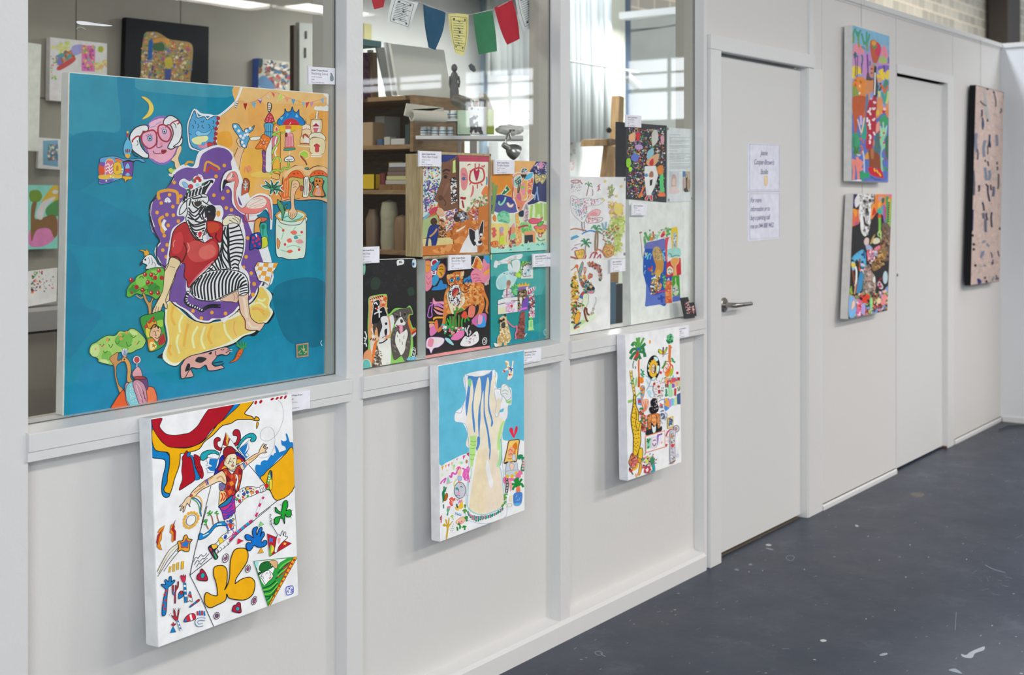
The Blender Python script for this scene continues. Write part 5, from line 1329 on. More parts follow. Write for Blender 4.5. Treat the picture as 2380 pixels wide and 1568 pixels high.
ART['vase'] = '''@990 800 6.532
P efeceb -50 -50 1900 -50 1900 3200 -50 3200
p 5fb5cf 185 325 400 295 830 190 1100 150 1480 92 1490 400 1495 1370 1440 1450 1300 1460 1180 1450 1165 1370 1200 1170 1240 1100 1240 940 1300 900 1300 700 1260 640 1180 600 1130 660 1070 640 1050 400 600 460 600 700 610 800 540 950 450 1030 440 1160 560 1200 630 1350 650 1568 640 1640 540 1680 400 1750 300 1800 230 1840 190 1700 200 1000
p f0ece8/8aa0c0/1 590 465 620 470 700 480 860 475 960 430 1040 380 1055 450 1055 600 1090 670 1160 690 1150 640 1190 600 1240 630 1270 680 1290 760 1300 880 1260 915 1245 960 1240 1080 1200 1180 1160 1330 1130 1450 1140 1568 1180 2000 1230 2500 1170 2640 900 2720 680 2680 600 2600 620 2200 660 1700 640 1400 610 1230 550 1190 440 1165 445 1040 530 1035 570 900 605 780
@990 1020 6.271
p e8d6c0 640 1000 680 600 740 200 760 -600 1050 -600 1050 0 1060 300 1110 700 1145 900 1080 1010 950 1070 800 1085 680 1060 610 980
p edd5b4 640 900 700 500 750 200 840 150 900 400 880 700 860 1050 750 1080 640 1030
p f0eef0 870 420 900 300 950 500 980 650 960 710 930 690 900 560
l a8c8d0 2.4 620 620 610 800 600 950 640 1040 740 1090 850 1100 980 1060 1080 1010 1140 930 1140 850 1100 500 1060 380
l 8ac8c8 2 620 1000 680 1060 780 1100 900 1090 1020 1050
@990 800 6.532
p ecdcc4 650 500 1040 480 1020 700 1000 1100 1100 1110 1180 1160 1150 1300 1120 1568 640 1568 640 1350 615 1150 620 900 650 700
p 4f86c4 640 480 750 490 860 478 960 440 1005 400 1000 520 985 600 960 900 1010 1130 1020 1200 995 1250 985 1230 990 1150 945 980 945 800 960 580 935 500 900 700 890 900 900 1060 950 1300 985 1568 955 1568 930 1340 880 1100 875 900 870 700 830 950 830 1100 815 1350 820 1500 780 1600 760 1568 800 1450 790 1200 800 1000 840 750 825 520 790 530 740 740 720 950 745 1200 745 1320 730 1330 710 1200 695 950 720 740 690 540 660 800 640 950 615 1090 600 900 620 750 640 600
p 7ac890 640 530 690 530 680 640 645 620
p ecdcc4 700 540 695 600 665 820 690 900 700 740 722 720
p f0ecea/b0b8c0/1.4 1040 680 1140 700 1160 790 1130 900 1120 1010 1080 1100 1050 1060 1070 900 1050 800
p ecd6c0 1075 840 1130 830 1130 960 1100 1050 1070 1050 1070 920
p e0e4e2/8a98a8/1.4 1140 650 1170 600 1240 620 1280 700 1290 800 1230 850 1180 790 1140 760
S a8b4b0 1.6 1150 720 1200 690 1250 720 1150 760 1200 740 1240 760 1180 640 1220 620 1250 660
p 8ccc78 1210 850 1250 860 1290 840 1285 890 1230 890
p 5fb5cf 1120 1000 1180 970 1170 1020 1120 1030
p ece4d4/9aa8b0/1 1200 250 1260 260 1265 320 1300 330 1310 250 1335 260 1320 350 1330 420 1310 500 1260 540 1230 520 1260 420 1230 390 1160 430 1180 390 1230 340
S 2a4a9a 2 1250 375 1290 375 1325 365 1265 345 1290 375 1310 400 1290 430 1292 375 1288 335
d d8302c 2.4 1190 405 1270 460
d f0a040 2 1230 300 1220 285 1250 350 1300 460
p e0304a 1335 1420 1275 1330 1268 1280 1300 1260 1325 1290 1335 1370 1350 1290 1370 1240 1392 1250 1390 1310 1360 1370
P b4dc84 665 1390 765 1385 750 1700 700 1700 690 1568
p b4dc84 1150 1190 1195 1170 1140 1350 1120 1568 1090 1600 1085 1480 1100 1350
l 8ab4d8 1.4 640 1400 655 1568 670 1700
l 8ab4d8 1.4 1170 1330 1130 1500 1135 1600
@990 1020 6.271
P b4dc84 645 0 740 0 720 150 700 300 680 400 650 400 640 200
S 8cc458 2 650 30 690 40 735 30 645 80 680 90 730 85 640 130 680 140 715 130 640 220 680 230 710 225 645 290 670 300 700 290
l 9ad0b0 2 650 400 660 480 650 580
p a8dc9a 1060 0 1090 0 1105 200 1100 340 1060 400 1030 390 1060 300 1070 150
l 5a9ad0 1.4 1090 0 1105 150 1100 300 1080 390
p 4f86c4 750 -30 790 -20 775 60 745 170 735 150 745 80
p 4f86c4 910 -20 940 60 945 160 930 300 920 250 925 150
P f0a83c 225 395 262 385 238 455
P f0a83c 275 380 305 370 288 425
P e0609a 315 372 350 355 335 410
P f0c050 365 345 395 335 380 395
P e0609a 440 295 470 270 452 310
P d85a9a 535 245 580 230 545 305
P b82c4a 590 215 628 190 625 255
o b8846a 593 327 18 28
c c8d890 2 405 405 420 420 405 440 392 425
c d8e0a0 2 490 330 505 345 492 360 478 348
c d8e0b0 2 238 500 252 520 238 540 225 522
c e8e0a0 2 310 445 320 455 310 468 300 455
d 9cd8a8 3 520 345 410 390
l d85ab0 3 215 655 230 620 290 570 260 640
l d85ab0 4 340 530 370 555 385 490 430 510 470 440 480 400
S e0508a 1.6 440 440 455 420 470 400 450 460 465 430 485 395 470 470 480 440 500 400 500 480 500 450 510 410
p f2c8a0 460 460 510 440 515 500 500 540 470 530
l e060b0 3 520 430 560 440 560 560 540 520 570 440 590 470 560 590 600 540 630 430 600 420 630 600 620 630
l d85ab0 2 540 430 590 500 560 580 600 600 600 540 640 620
p 9cc8b8 300 620 320 550 345 600 350 640 310 650
l f0a0a0 1.6 300 655 350 640 380 620
o c4c4cc/6a6a78/1.6 495 745 84 118
p a8c0e0/8090b0/1 465 545 515 545 515 600 475 605
l e0603c 3 470 620 505 635
S 4a6a8a 1.8 430 720 450 705 460 720 495 700 515 690 535 705 470 720 480 770 460 790 440 830 470 810 490 830
d 3a9aa0 3 450 722
d e8a0c8 3 470 800 480 785
l 7a7a8a 1.4 445 870 460 890 490 870 540 850
l b0b4c0 1.2 520 850 560 830 620 820
l c8d060 2.4 415 700 410 640 450 580
p 1c7a4a 235 780 260 740 275 800 265 880 245 930 240 860
l 1c7a4a 3 262 780 265 690
l 1c7a4a 3 275 770 295 700
p b0641c/5a3010/1 280 820 305 785 320 830 290 895 262 890
l 3a7a6a 2.6 258 950 258 1010
p e8604a/c83c30/1.2 345 870 380 850 400 870 425 860 420 890 395 905 390 960 370 970 345 930 355 900
l f4f0ec 1.2 370 890 380 900 385 950
p e078a0 310 985 355 975 350 1010 315 1015
p 5ab07a 305 1020 350 1015 330 1060 310 1060
S 3a8a7a 2 320 1060 320 1090 300 1108 320 1070 310 1100 325 1108
p e8b83c 470 990 500 930 530 890 540 960 540 1000 500 1020
S e078b8 2.4 475 940 490 900 500 890 500 930 510 900 525 880
S e8b83c 2.6 430 990 450 1030 480 1030 440 1000 470 1010 500 1000
d 3a5a4a 2 450 955 460 990 452 975
S 6a9ac8 1.6 430 1080 470 1100 515 1120 440 1060 435 1080 430 1100 465 1070 460 1090 455 1110 490 1080 485 1095 480 1115 515 1085 510 1100 508 1125
p c8a024 245 1250 270 1230 300 1250 280 1180 300 1170 315 1240 330 1150 345 1160 340 1240 380 1200 385 1210 345 1270 330 1300 310 1445 290 1445 305 1300 290 1270 260 1270
S 9ac84a 2 360 1130 385 1110 400 1130 370 1110 385 1140 400 1160
s 4a4a44 1.8 395 1170 400 1175 385 1200 392 1204 398 1240 402 1236 380 1270 388 1270 365 1300 372 1306 392 1305 396 1296 360 1335 370 1338 385 1338 392 1335
p f2c0a0/d8905a/1.2 440 1200 480 1160 540 1130 570 1150 560 1200 500 1240 450 1230
S 2c8a3a 3.4 575 1140 600 1130 600 1160 560 1140 600 1180 580 1195 470 1250 480 1230 510 1290 450 1280 460 1300 460 1335 530 1290 560 1270 590 1280 545 1260 565 1290 565 1325 500 1260 495 1290 500 1310
d e8708a 2 480 1210 500 1225 520 1200
S b02c3c 1.8 212 1130 210 1160 216 1180 225 1110 228 1140 220 1220
S 1f8a78 3.6 610 1050 625 1100 640 1120 640 1090 650 1130 650 1150 670 1110 680 1150 670 1170 700 1110 705 1160 700 1180 730 1120 735 1170 725 1200 770 1120 770 1170 760 1200 800 1120 800 1160 790 1180 830 1120 835 1150 820 1175 870 1110 880 1140 865 1165 905 1105 910 1130 905 1155 940 1095 945 1120 935 1145 970 1085 970 1110 960 1130 1000 1075 1000 1100 990 1115 1030 1065 1035 1080 1025 1100 1050 1040 1060 1060 1050 1080 1090 1020 1090 1050 1075 1065 1110 1000 1120 1010 1110 1040
S d87898 2.6 625 1070 640 1100 650 1120 660 1100 670 1140 680 1160 690 1120 700 1150 690 1180 750 1120 750 1150 740 1180 815 1110 820 1150 810 1170 855 1110 860 1130 850 1160 920 1100 930 1120 920 1140 1010 1070 1015 1090 1005 1110 1095 1010 1105 1030 1090 1050
S 5a9a3c 4 540 1050 560 1030 590 1040 560 1080 575 1040 600 1050 560 970 575 960 570 1000 1190 800 1150 810 1150 850 1180 850 1150 860 1150 890 1170 910 1150 920 1150 950 1140 960 1120 960 1110 990
p f4c46a/6a3018/2 1210 30 1290 12 1360 15 1345 130 1320 320 1250 330 1145 355 1160 250 1190 120
p d8781c 1290 60 1320 50 1335 90 1330 140 1310 160 1300 230 1270 210 1290 150 1260 110
p e8a084 1210 140 1250 110 1280 150 1260 230 1220 260 1190 230
S d8604a 2 1200 180 1230 150 1260 180 1210 230 1240 210 1260 230 1190 280 1220 290 1250 280
p c0ccd8/8a90a0/1.2 1175 360 1200 330 1240 340 1320 330 1340 430 1350 470 1250 520 1165 500
p e8c8b0/b08a78/1 1220 370 1250 350 1290 380 1275 430 1250 460 1230 430
p 3a2420 1150 340 1190 325 1195 345 1160 355
p 3a2420 1270 325 1310 318 1300 340
p c8ccd0/9aa0a8/1.2 1265 230 1300 225 1310 300 1260 300
S 1f8a5a 9 1345 290 1370 250 1410 260 1410 260 1430 330 1415 400 1415 400 1410 440 1412 470
d f0a0b0 2.4 1422 310 1418 350 1416 390 1412 430
p c4ccd0/8a90a0/1 1175 470 1350 450 1340 520 1250 540 1165 520
d e8b828 4 1258 540 1322 500 1185 545
d e070a0 4 1370 480 1385 495 1345 520 1360 540 1330 545
p e070a0 1130 560 1170 550 1175 620 1150 650 1130 620
p e070a0 1200 570 1280 570 1310 580 1290 600 1210 610
p f0a0a0 1200 610 1240 610 1260 700 1235 760 1220 690
S 3a2a2a 1.8 1165 570 1170 680 1160 775 1190 570 1200 680 1190 780
s 3a2a2a 1.8 1165 610 1195 600 1168 655 1198 645 1165 695 1195 690 1165 735 1195 730 1163 772 1192 772
S 1f8a3a 5 1340 690 1300 660 1250 655 1340 690 1300 610 1290 590 1340 690 1340 600 1345 560 1340 690 1370 620 1400 580 1340 690 1390 650 1420 700 1340 690 1290 690 1265 740 1340 690 1320 620 1310 570
p ee7a4a 1325 700 1365 690 1375 770 1320 775
p 4a82c8 1290 790 1400 780 1395 920 1360 965 1300 970 1275 900
p 5fa8d8 1285 940 1380 930 1360 970 1300 970
s 8ab4e8 1.6 1310 850 1330 810 1350 900 1370 850 1320 900 1340 880
P f0d8b0 1220 820 1260 820 1255 905 1210 905
c d8c8b0 1.2 1200 940 1250 940 1245 980 1190 985'''
ART['whale'] = '''@1315 260 4.354
P e6e7e3 -20 655 608 660 606 1478 -20 1495
S b86a6a 2.4 50 700 90 690 130 690 60 710 110 720 150 690 120 690 150 710 170 730
r 8a9a9a,b8a8b8,c88a9a 60 1 2 50 700 160 700 150 830 60 830
S 5a8a5a 2 232 750 210 720 195 735 232 750 232 720 225 705 232 750 250 720 262 735 232 750 260 750 268 765
l a86a5a 2 232 750 222 790 210 850
S 8a6a8a 1.6 270 780 275 820 265 850 320 760 335 740 350 735 325 800 340 780 350 790
p f0eeec/9a9aa0/1 50 860 90 855 140 880 230 870 290 890 370 870 385 900 330 940 220 960 215 1050 180 1120 140 1100 60 1010
r d86a7a,5a9ac8,5ab89a,c85a8a 190 1 2 60 870 130 880 220 880 350 890 300 930 215 950 205 1060 170 1100 70 990
p e8b8b8/c8707a/1 215 1060 240 1020 300 985 350 1000 330 1050 260 1050
p e89aa0 230 1040 290 1010 320 1040 260 1055
p f0eeec/8a6a6a/1.2 210 1065 270 1075 370 1070 350 1110 240 1125 210 1110
r d85a6a,c84a5a 40 1 1.8 215 1075 350 1080 330 1110 230 1115
S d8c870 3 360 890 380 880 395 900
r d8c060,b8a83c,e8d890,d8a0b0 150 2 4 430 900 480 900 580 940 580 1010 550 1100 500 1120 460 1060 440 1000
p e8d078 490 950 520 920 570 940 580 990 540 1040 500 1020
r b8a86a,a88a9a,8a9a8a 50 1.4 2.4 420 760 480 740 490 860 430 870
S 9aa85a 2 450 830 440 780 430 760 460 830 465 770 470 730 460 840 480 800 495 770
r b8c86a,d8dca0,a0b45a,c8d08a 180 3 7 460 1100 590 1060 580 1200 560 1400 500 1440 490 1250 440 1180
d e0c870 3 400 700 565 750 515 850
S c8707a 2 330 740 340 760 325 800
l 7a6a7a 1.4 165 1110 165 1160 180 1210
l 9a8a9a 1.4 190 1110 190 1180
l b87a5a 2.6 50 1190 100 1180 160 1190 210 1200
r 4a9ac8,6ab0d0 60 1.2 2.4 55 1270 120 1240 130 1260 60 1290
l 3a8ac8 3 165 1235 200 1215 250 1200 300 1210
S 4a9a6a 2.6 310 1190 280 1160 260 1180 310 1190 300 1150 280 1150 310 1190 330 1150 350 1160 310 1190 350 1180 370 1200 310 1200 340 1210 360 1230
S 9a7a5a 3 310 1200 300 1300 300 1400 325 1210 325 1300 320 1390
S 2f8a5a 2.6 205 1330 170 1300 160 1310 205 1330 190 1290 180 1280 205 1330 220 1290 240 1290 205 1330 240 1320 260 1330 205 1330 170 1340 160 1360 205 1330 230 1350 240 1370
l a8907a 2 205 1340 200 1400 205 1450
S a878a0 1.4 60 1400 90 1370 120 1380 90 1350 120 1340 150 1330
r 8a9a5a,c84a5a,b8c88a,6a9a5a 90 1.4 3 370 1220 470 1140 540 1160 530 1240 450 1340 380 1330
p dcb45a/a8603c/1.6 95 1410 130 1400 180 1390 185 1450 160 1495 120 1480
r c89a3c,e8c878 30 1.4 2.6 105 1415 175 1405 170 1480 125 1475
l b85a3c 3 50 1465 90 1475 140 1500 190 1490 205 1450
p d0a060/9a6a3c/1 385 1370 410 1340 450 1340 490 1360 480 1440 440 1470 400 1460 380 1420
r b8844a,e8c890,a87038 60 1.4 3 390 1360 480 1360 470 1450 400 1450
S b84a5a 2.4 245 1480 270 1430 290 1420 290 1480 310 1420 320 1440 320 1480 350 1440 355 1480
l c87a5a 3 290 1430 330 1390 380 1420 410 1470
S 8ab8c8 3 370 1120 380 1150 390 1190 410 1110 410 1150 395 1190'''
ART['zebra'] = '''@145 165 3.92
P 0f86a2 -60 -20 2600 -20 2600 3300 -60 3300
p 2f8fa6 60 5 500 35 530 300 530 540 50 560
p 3b93a8 650 60 1100 90 1568 130 1500 240 900 200 680 160
p 1280a0 500 40 655 50 650 500 700 620 400 640 530 520
p 0a7c9a 60 610 500 570 560 760 300 1000 40 1100
p 17849c 640 850 1000 900 950 1200 800 1400 700 1100
p 0e7f9f 60 1100 400 1200 800 1400 860 1568 40 1560
@370 650 4.9
p 10708c 1340 60 1880 20 1890 700 1500 720 1330 400
p 1787a8 560 1000 1340 640 1500 760 1890 800 1880 1050 900 1260 400 1200
@140 570 3.92
p 1a86ab 200 1100 560 1000 1000 1250 1400 1230 1500 1400 500 1500 100 1550
p 117d9d 60 60 190 270 200 530 380 620 250 820 40 1000
@455 200 4.9
p f2b268 524 -40 1700 -40 1700 1400 1300 1290 880 1340 560 1568 420 1500 330 1000 250 700 220 400 320 320 440 200
p f4bd7d 560 0 1530 60 1520 180 900 200 560 180
p e9a33c 250 540 380 520 420 640 380 700 260 660
p f0a95a 600 220 780 200 760 540 700 720 640 640
p e8b04e 560 720 760 740 770 960 860 980 850 1040 700 1060 640 1200 520 1320 490 1100 520 900
p e6c360 640 990 800 960 860 985 840 1040 650 1030
p e9a248 1290 340 1520 300 1500 620 1440 560
p 1d7f9f 860 1360 960 1320 1250 1290 1500 1330 1500 1700 600 1700 560 1500 700 1440
l f4f1ea 5 528 -5 480 130 440 190 330 290 240 345 150 330 60 320 20 290 0 270
l d98a7a 1 470 170 600 190 720 150 830 70 870 70 960 90 1100 150 1240 190 1400 160 1520 130
P d8d2c8/33455a/0.6 440 165 488 180 450 275
S 3b5f8a 1.4 452 190 468 200 486 196 450 215 462 224 476 218 448 240 455 248 464 244
P a8232c 540 198 588 196 565 275
P 6bb3d6 632 190 684 184 672 258
P 8a5aa8 700 150 758 140 740 205
P e8d8d0 705 152 756 142 742 166
P d9d2c2/e9a070/1 800 120 835 95 845 150
P d85a5a 860 70 898 88 892 130
P b8d850/f2efe0/1 968 85 1000 125 925 178
P e89a7a 1010 125 1070 128 1040 190
P 4f9ccc 1088 148 1134 152 1112 212
P f0b040 1160 160 1196 168 1178 215
P 7ab8d8 1208 180 1246 186 1230 238
P c8404a 1250 190 1296 178 1262 250
P c88ab8 1300 190 1346 172 1316 240
P 88b0d8 1424 150 1460 130 1452 205
p e8e4d8 1455 95 1522 90 1520 200 1495 205 1490 130
p ece6d8/c8a890/0.6 1345 260 1360 228 1400 232 1420 225 1460 232 1490 215 1520 250 1500 285 1420 280 1370 275
P f1bd92 490 640 540 700 540 760 500 960 490 972 410 910 440 820 480 720
l 2c2a2c 1.2 480 700 410 860 400 900
l 2c2a2c 1 560 700 520 800 495 940 488 975
p e6a58f/2c2a2c/1 398 890 440 880 470 940 400 945
p 5ba6cf/30302f/1.4 420 432 480 432 510 470 545 520 560 490 585 482 640 470 668 448 650 500 600 545 610 600 590 650 575 700 545 700 505 670 510 640 485 570 430 490
d e8eee6 3.4 450 460 490 510 510 570 540 590 575 510 590 550 560 560 530 640 550 680 620 480
p f3c49b/2c2a2c/1 465 620 500 590 500 640 520 690 490 680
p f0e6d6/3a3434/1 615 600 640 580 720 570 735 590 715 610 640 620
p 383a3c 818 185 845 190 860 195 868 240 850 295 825 295 815 250
p e0d6c6 828 195 852 200 856 240 842 285 828 280 822 240
s 383a3c 1.2 828 220 850 224 826 245 854 248 828 265 850 268
p c23d4a/5a2020/1.2 838 305 870 330 890 380 888 410 790 412 800 360
d e98a90 1.6 830 340 855 350 815 375 850 380 875 390 810 400 840 400
l 8ab83c 3 775 430 810 425 840 420 880 425 910 412
p 5faed2/24384a/1.4 782 430 880 430 872 570 850 580 780 570 790 500
s 24384a 1.1 800 440 802 560 825 440 824 570 855 440 850 570 785 520 878 522
p e57a2c/5a2a1a/1.2 765 550 830 575 850 590 840 660 800 740 760 715 680 710 730 630
o e8b59a/c23d2c/2.5 772 645 18 22
s f4c48a 1.6 790 600 780 625 740 600 760 625 730 680 755 665 800 700 785 668 820 640 795 645
p 7a4a90/2c2a2c/1 755 740 790 745 800 850 805 970 760 970 765 850
s d85a6a 2.5 768 780 795 800 768 840 795 860 770 900 800 925
p e6e6e2/2c2a2c/1 870 580 865 760 862 968 800 970 795 880 800 740 840 640
p ee9a4a/3c3028/1.2 880 470 900 430 930 420 960 450 965 520 965 700 960 1000 940 1000 880 970 870 800 880 600
p e2b03c 900 780 940 780 940 980 890 960
p d87a8a/5a2a3a/1 872 580 940 575 945 640 880 720
p d84a3c/f2d8b8/2 915 460 935 480 935 510 905 510 905 480
l f4f0e6 3 930 560 905 640 920 700 900 760 930 830
l 4a5a2a 5.2 975 460 985 480 975 500 930 525 890 540 875 555 930 560 950 600 930 660 890 710 870 770
l a9cf5a 3.6 975 460 985 480 975 500 930 525 890 540 875 555 930 560 950 600 930 660 890 710 870 770
l 4a5a2a 4.5 865 890 900 820 950 815 970 850 950 870
l a9cf5a 3 865 890 900 820 950 815 970 850 950 870
l 4a5a2a 5 855 1010 870 970 940 955 980 970 1000 930 1060 940 1055 860
l a9cf5a 3.4 855 1010 870 970 940 955 980 970 1000 930 1060 940 1055 860
l 4a5a2a 3.4 970 540 1030 510 1100 510 1150 480 1190 465
l a9cf5a 2.2 970 540 1030 510 1100 510 1150 480 1190 465
l 5a5040 1 950 1000 946 1060 870 1050 862 1030
p 1f7cc0/243040/1.4 930 400 960 360 1010 310 1015 255 1035 290 1080 285 1100 235 1115 280 1150 300 1175 265 1180 330 1220 370 1245 420 1200 448 960 448
P 7fbfe0 955 360 1000 345 980 390
P 7fbfe0 1150 310 1170 360 1130 350
P 4aa0d8 1035 300 1030 360 1060 320
p c83040 1000 440 1015 395 1060 370 1110 370 1155 400 1175 442
p f0b528 965 448 1200 448 1190 485 1000 520 960 500
P f0d0d0 1060 440 1090 400 1080 430
p d96a5a 1025 450 1080 455 1085 480 1030 490
p e6a0a8/5a3030/1 1030 540 1100 540 1112 600 1110 690 1025 690 1020 620
s c04858 1.6 1040 570 1040 680 1060 570 1060 680 1085 570 1085 690
p f0e8e0 1020 500 1070 490 1080 520 1040 535
p 7a3a30 1015 540 1040 530 1045 570 1020 580
p c86a50 1015 690 1120 690 1125 712 1010 710
p 3c9a80/2a4a40/0.8 1015 712 1120 706 1125 725 1010 735
l f2e8d8 1.2 1070 735 1068 800
p e8ecf0/3a4450/1.6 1010 830 1040 805 1070 795 1110 810 1120 850 1080 862 1060 850 1020 860
l 3a4450 1.6 1030 835 1100 830
p f2d2a6/8a5a40/1 1210 500 1220 450 1250 430 1255 370 1262 430 1295 445 1310 490 1305 640 1200 650 1190 600 1205 560
l d8707a 2.4 1210 500 1260 485 1305 495
s e8e4da 2.4 1220 450 1225 490 1245 440 1245 485 1270 440 1272 485 1290 450 1292 488
p b04a38 1215 560 1250 540 1285 570 1280 590 1240 560 1225 600
p ece8e0 1240 590 1280 590 1285 650 1230 650
l c0483c 2 1190 660 1250 650 1310 665
p f0cfa0/8a5a40/1 1320 385 1430 380 1425 530 1320 530
s 6a4a3a 1.3 1310 382 1440 378 1380 290 1365 370 1395 290 1388 372
d f6f2ea 2.2 1384 300 1380 320 1380 340 1378 360
P f4f2ec 1335 405 1415 400 1410 520 1340 520
P b03040 1325 460 1370 420 1410 460
P d86a7a 1335 475 1400 475 1380 525 1350 525
p eee2c8/7a5a40/1.3 1290 580 1310 545 1350 530 1420 530 1470 570 1480 610 1460 620 1400 590 1340 580 1300 605
p f3d6ac/9a7a50/1 1310 600 1460 610 1455 765 1310 760
p c8424a/8a2a2a/0.8 1345 680 1378 655 1415 685 1400 695 1400 745 1362 745 1360 695
s f4e8d8 2.4 1315 780 1440 785 1310 800 1430 805 1160 680 1300 690
o a8cc4a 1230 780 45 42
c f0dca8 2 1230 735 1280 760 1285 810 1240 830 1190 820 1180 770
p b5483a 1190 790 1230 810 1250 840 1235 850 1200 820
l 7a4a30 3 1235 840 1255 870 1265 900
l d0a080 1.4 1215 800 1240 830 1255 845
p f0a060/3c2c26/1.6 990 1060 1010 1000 1060 960 1120 910 1200 905 1250 940 1290 950 1340 920 1410 910 1500 950 1505 1100 1505 1320 1430 1300 1330 1290 1250 1300 1200 1295 1130 1290 990 1300 960 1310 940 1230 980 1140
p f5c08c 1000 1000 1060 950 1130 910 1210 905 1260 950 1300 950 1380 915 1460 920 1510 960 1505 990 1420 950 1340 960 1300 1010 1260 1020 1210 960 1150 950 1080 980 1010 1050
p e5602c/6a3020/1 1050 1040 1090 980 1150 960 1200 985 1230 1050 1150 1045
p e5602c/6a3020/1 1300 1030 1340 975 1400 960 1460 975 1500 1030 1400 1020
S 7a3020 1.2 1110 1010 1120 990 1128 1008 1160 1000 1158 985 1166 1002 1350 1000 1352 985 1360 998 1400 1000 1402 985 1408 1000 1440 1000 1450 990 1446 1008
p c3b060/3c2c26/1.2 1070 1040 1200 1050 1225 1060 1210 1260 1060 1260 1060 1150
p df6a30 1000 1080 1060 1050 1060 1250 1000 1280 970 1220
s f0a060 3 1020 1080 1010 1260 1045 1070 1036 1250
p eaa050 1130 1140 1180 1100 1210 1260 1120 1255
p efe6d8/3c2c26/1.3 1235 1045 1285 1045 1285 1240 1220 1260 1230 1150
s 6a5a50 1.1 1248 1060 1240 1240 1268 1060 1264 1240
p 6fb88a/2c3c34/1.5 1300 1040 1500 1040 1500 1290 1420 1260 1300 1250 1330 1150
p b0574a/3c2020/1 1200 1130 1225 1150 1222 1185 1195 1190 1188 1160
p b0574a/3c2020/1 1295 1120 1312 1145 1305 1180 1288 1185
p 2c3438 1325 1090 1460 1070 1450 1160 1480 1260 1330 1240 1345 1150
p d8843c/3c2c26/1.2 1350 1060 1380 1035 1400 1050 1430 1045 1450 1080 1440 1160 1460 1250 1330 1240 1350 1160
p e8a890 1370 1190 1400 1150 1425 1200 1420 1245 1360 1240
o f0e8e0/3c2c26/1 1385 1145 18 16
d 2c2420 2 1375 1080 1412 1080 1388 1120
S 9a5a2a 1.2 1350 1110 1360 1120 1370 1108 1350 1135 1360 1145 1368 1135 1420 1110 1432 1118 1440 1105 1420 1140 1432 1146 1440 1135
p 4f9a90/2c4c48/1 1240 940 1265 925 1290 935 1265 950
p f4b080 960 1300 1060 1275 1150 1280 1200 1290 1300 1262 1420 1270 1505 1285 1505 1320 1420 1300 1330 1290 1200 1302 1130 1295 1000 1315
l 3c2c26 1.6 880 1350 960 1320 1080 1285 1180 1300 1330 1292 1430 1300 1500 1330
p f0a050/3c2c26/1.6 840 1250 870 1215 940 1220 970 1260 970 1300 930 1340 870 1345 830 1310
p 4c9a7a/f4ece0/2 740 1130 800 1120 780 1070 830 1100 850 1120 860 1060 890 1120 930 1080 960 1090 930 1130 990 1130 960 1160 1000 1200 950 1190 920 1240 900 1190 850 1240 840 1180 790 1170
S 1f3c34 2.2 760 1140 810 1130 850 1165 790 1080 830 1110 860 1160 855 1070 875 1110 875 1160 930 1090 900 1130 885 1165 980 1130 930 1140 890 1170 990 1200 930 1180 890 1175 905 1230 890 1200 880 1180 850 1230 850 1200 865 1180
p c25a3c/2a3038/1.5 555 1052 608 1080 600 1200 525 1245 530 1150
S a8d8d8 2.4 570 1085 575 1130 560 1190 545 1110 570 1130 590 1110 545 1150 565 1160 590 1150
l e88a7a 2 555 980 570 920 590 950 600 980 600 910 625 930 620 970 638 940
p d8ead8/2c3c3c/1.6 915 1460 930 1500 925 1600 930 1780 960 1850 1060 1920 1140 1920 1220 1890 1255 1840 1250 1600 1250 1480
@455 200 4.9
o cfe6d6/e29a3a/4 1085 1475 165 62
p a8dcc8 960 1500 1020 1460 1120 1440 1200 1470 1200 1500 1130 1530 1020 1530
S 4aa890 2.4 990 1500 1060 1480 1100 1520 1110 1530 1180 1510 1220 1480 1000 1530 1070 1545 1150 1540
p 5a9a6a/23403a/1.4 930 1290 990 1350 1010 1420 1020 1360 1045 1340 1020 1420 1000 1480 985 1530 975 1440 940 1370
p f3bd94/4a3228/1.2 1085 1180 1100 1080 1150 1075 1180 1110 1175 1150 1140 1200 1120 1300 1130 1390 1155 1430 1140 1480 1110 1510 1080 1510 1060 1480 1055 1430 1085 1380 1080 1260
S 6a4a3a 1 1080 1440 1075 1480 1070 1505 1100 1450 1098 1480 1095 1510 1125 1450 1128 1470 1135 1490 1110 1130 1130 1110 1150 1120 1105 1160 1130 1145 1150 1150
@340 380 4.9
p d9e8d4/2c3c3c/1.4 1478 640 1480 1020 1550 1070 1640 1090 1740 1080 1810 1030 1818 640 1750 690 1640 700 1540 680
S 8fd0b0 2.2 1500 700 1560 760 1540 860 1700 720 1660 800 1760 820 1600 950 1680 930 1760 960 1520 980 1600 1000 1650 980
p e89050/7a3a20/1 1490 850 1510 870 1525 900 1505 970 1490 940
p e87060 1640 780 1690 760 1720 790 1680 810
p e8a0a0 1700 880 1760 860 1790 900 1730 910
p e87060 1600 870 1640 850 1660 890 1620 900
p 4aa0a0 1680 830 1710 820 1730 850 1690 860
p e06a4a 1600 1000 1640 980 1670 1000 1630 1020
d d84a4a 3 1560 760 1740 980 1580 920 1770 780
@145 165 3.92
p f3c95a/caa040/0.8 722 236 760 240 800 270 828 320 826 370 790 415 728 438 770 390 790 340 780 290
o 8a66b0/8878c0/1.4 905 630 165 222
o e0a6c0 905 632 142 204
p eab4c8 790 480 860 440 920 430 950 470 900 520 830 530
p eaa6b8 760 760 900 740 1020 700 1000 780 920 815 820 800
s b89ab8 3 800 515 850 500 850 490 900 462
p ecebea/2c2a2c/2.4 615 590 650 530 700 500 760 492 785 520 770 548 740 550 720 580 700 620 720 690 760 740 785 760 780 790 740 790 690 760 640 720 620 660
l 2c2a2c 2 730 545 748 552
p ecebea/2c2a2c/2.4 920 480 930 440 980 405 1040 430 1080 480 1090 540 1080 610 1040 680 1000 710 960 700 980 650 1000 610 1010 560 990 500 960 490 940 502
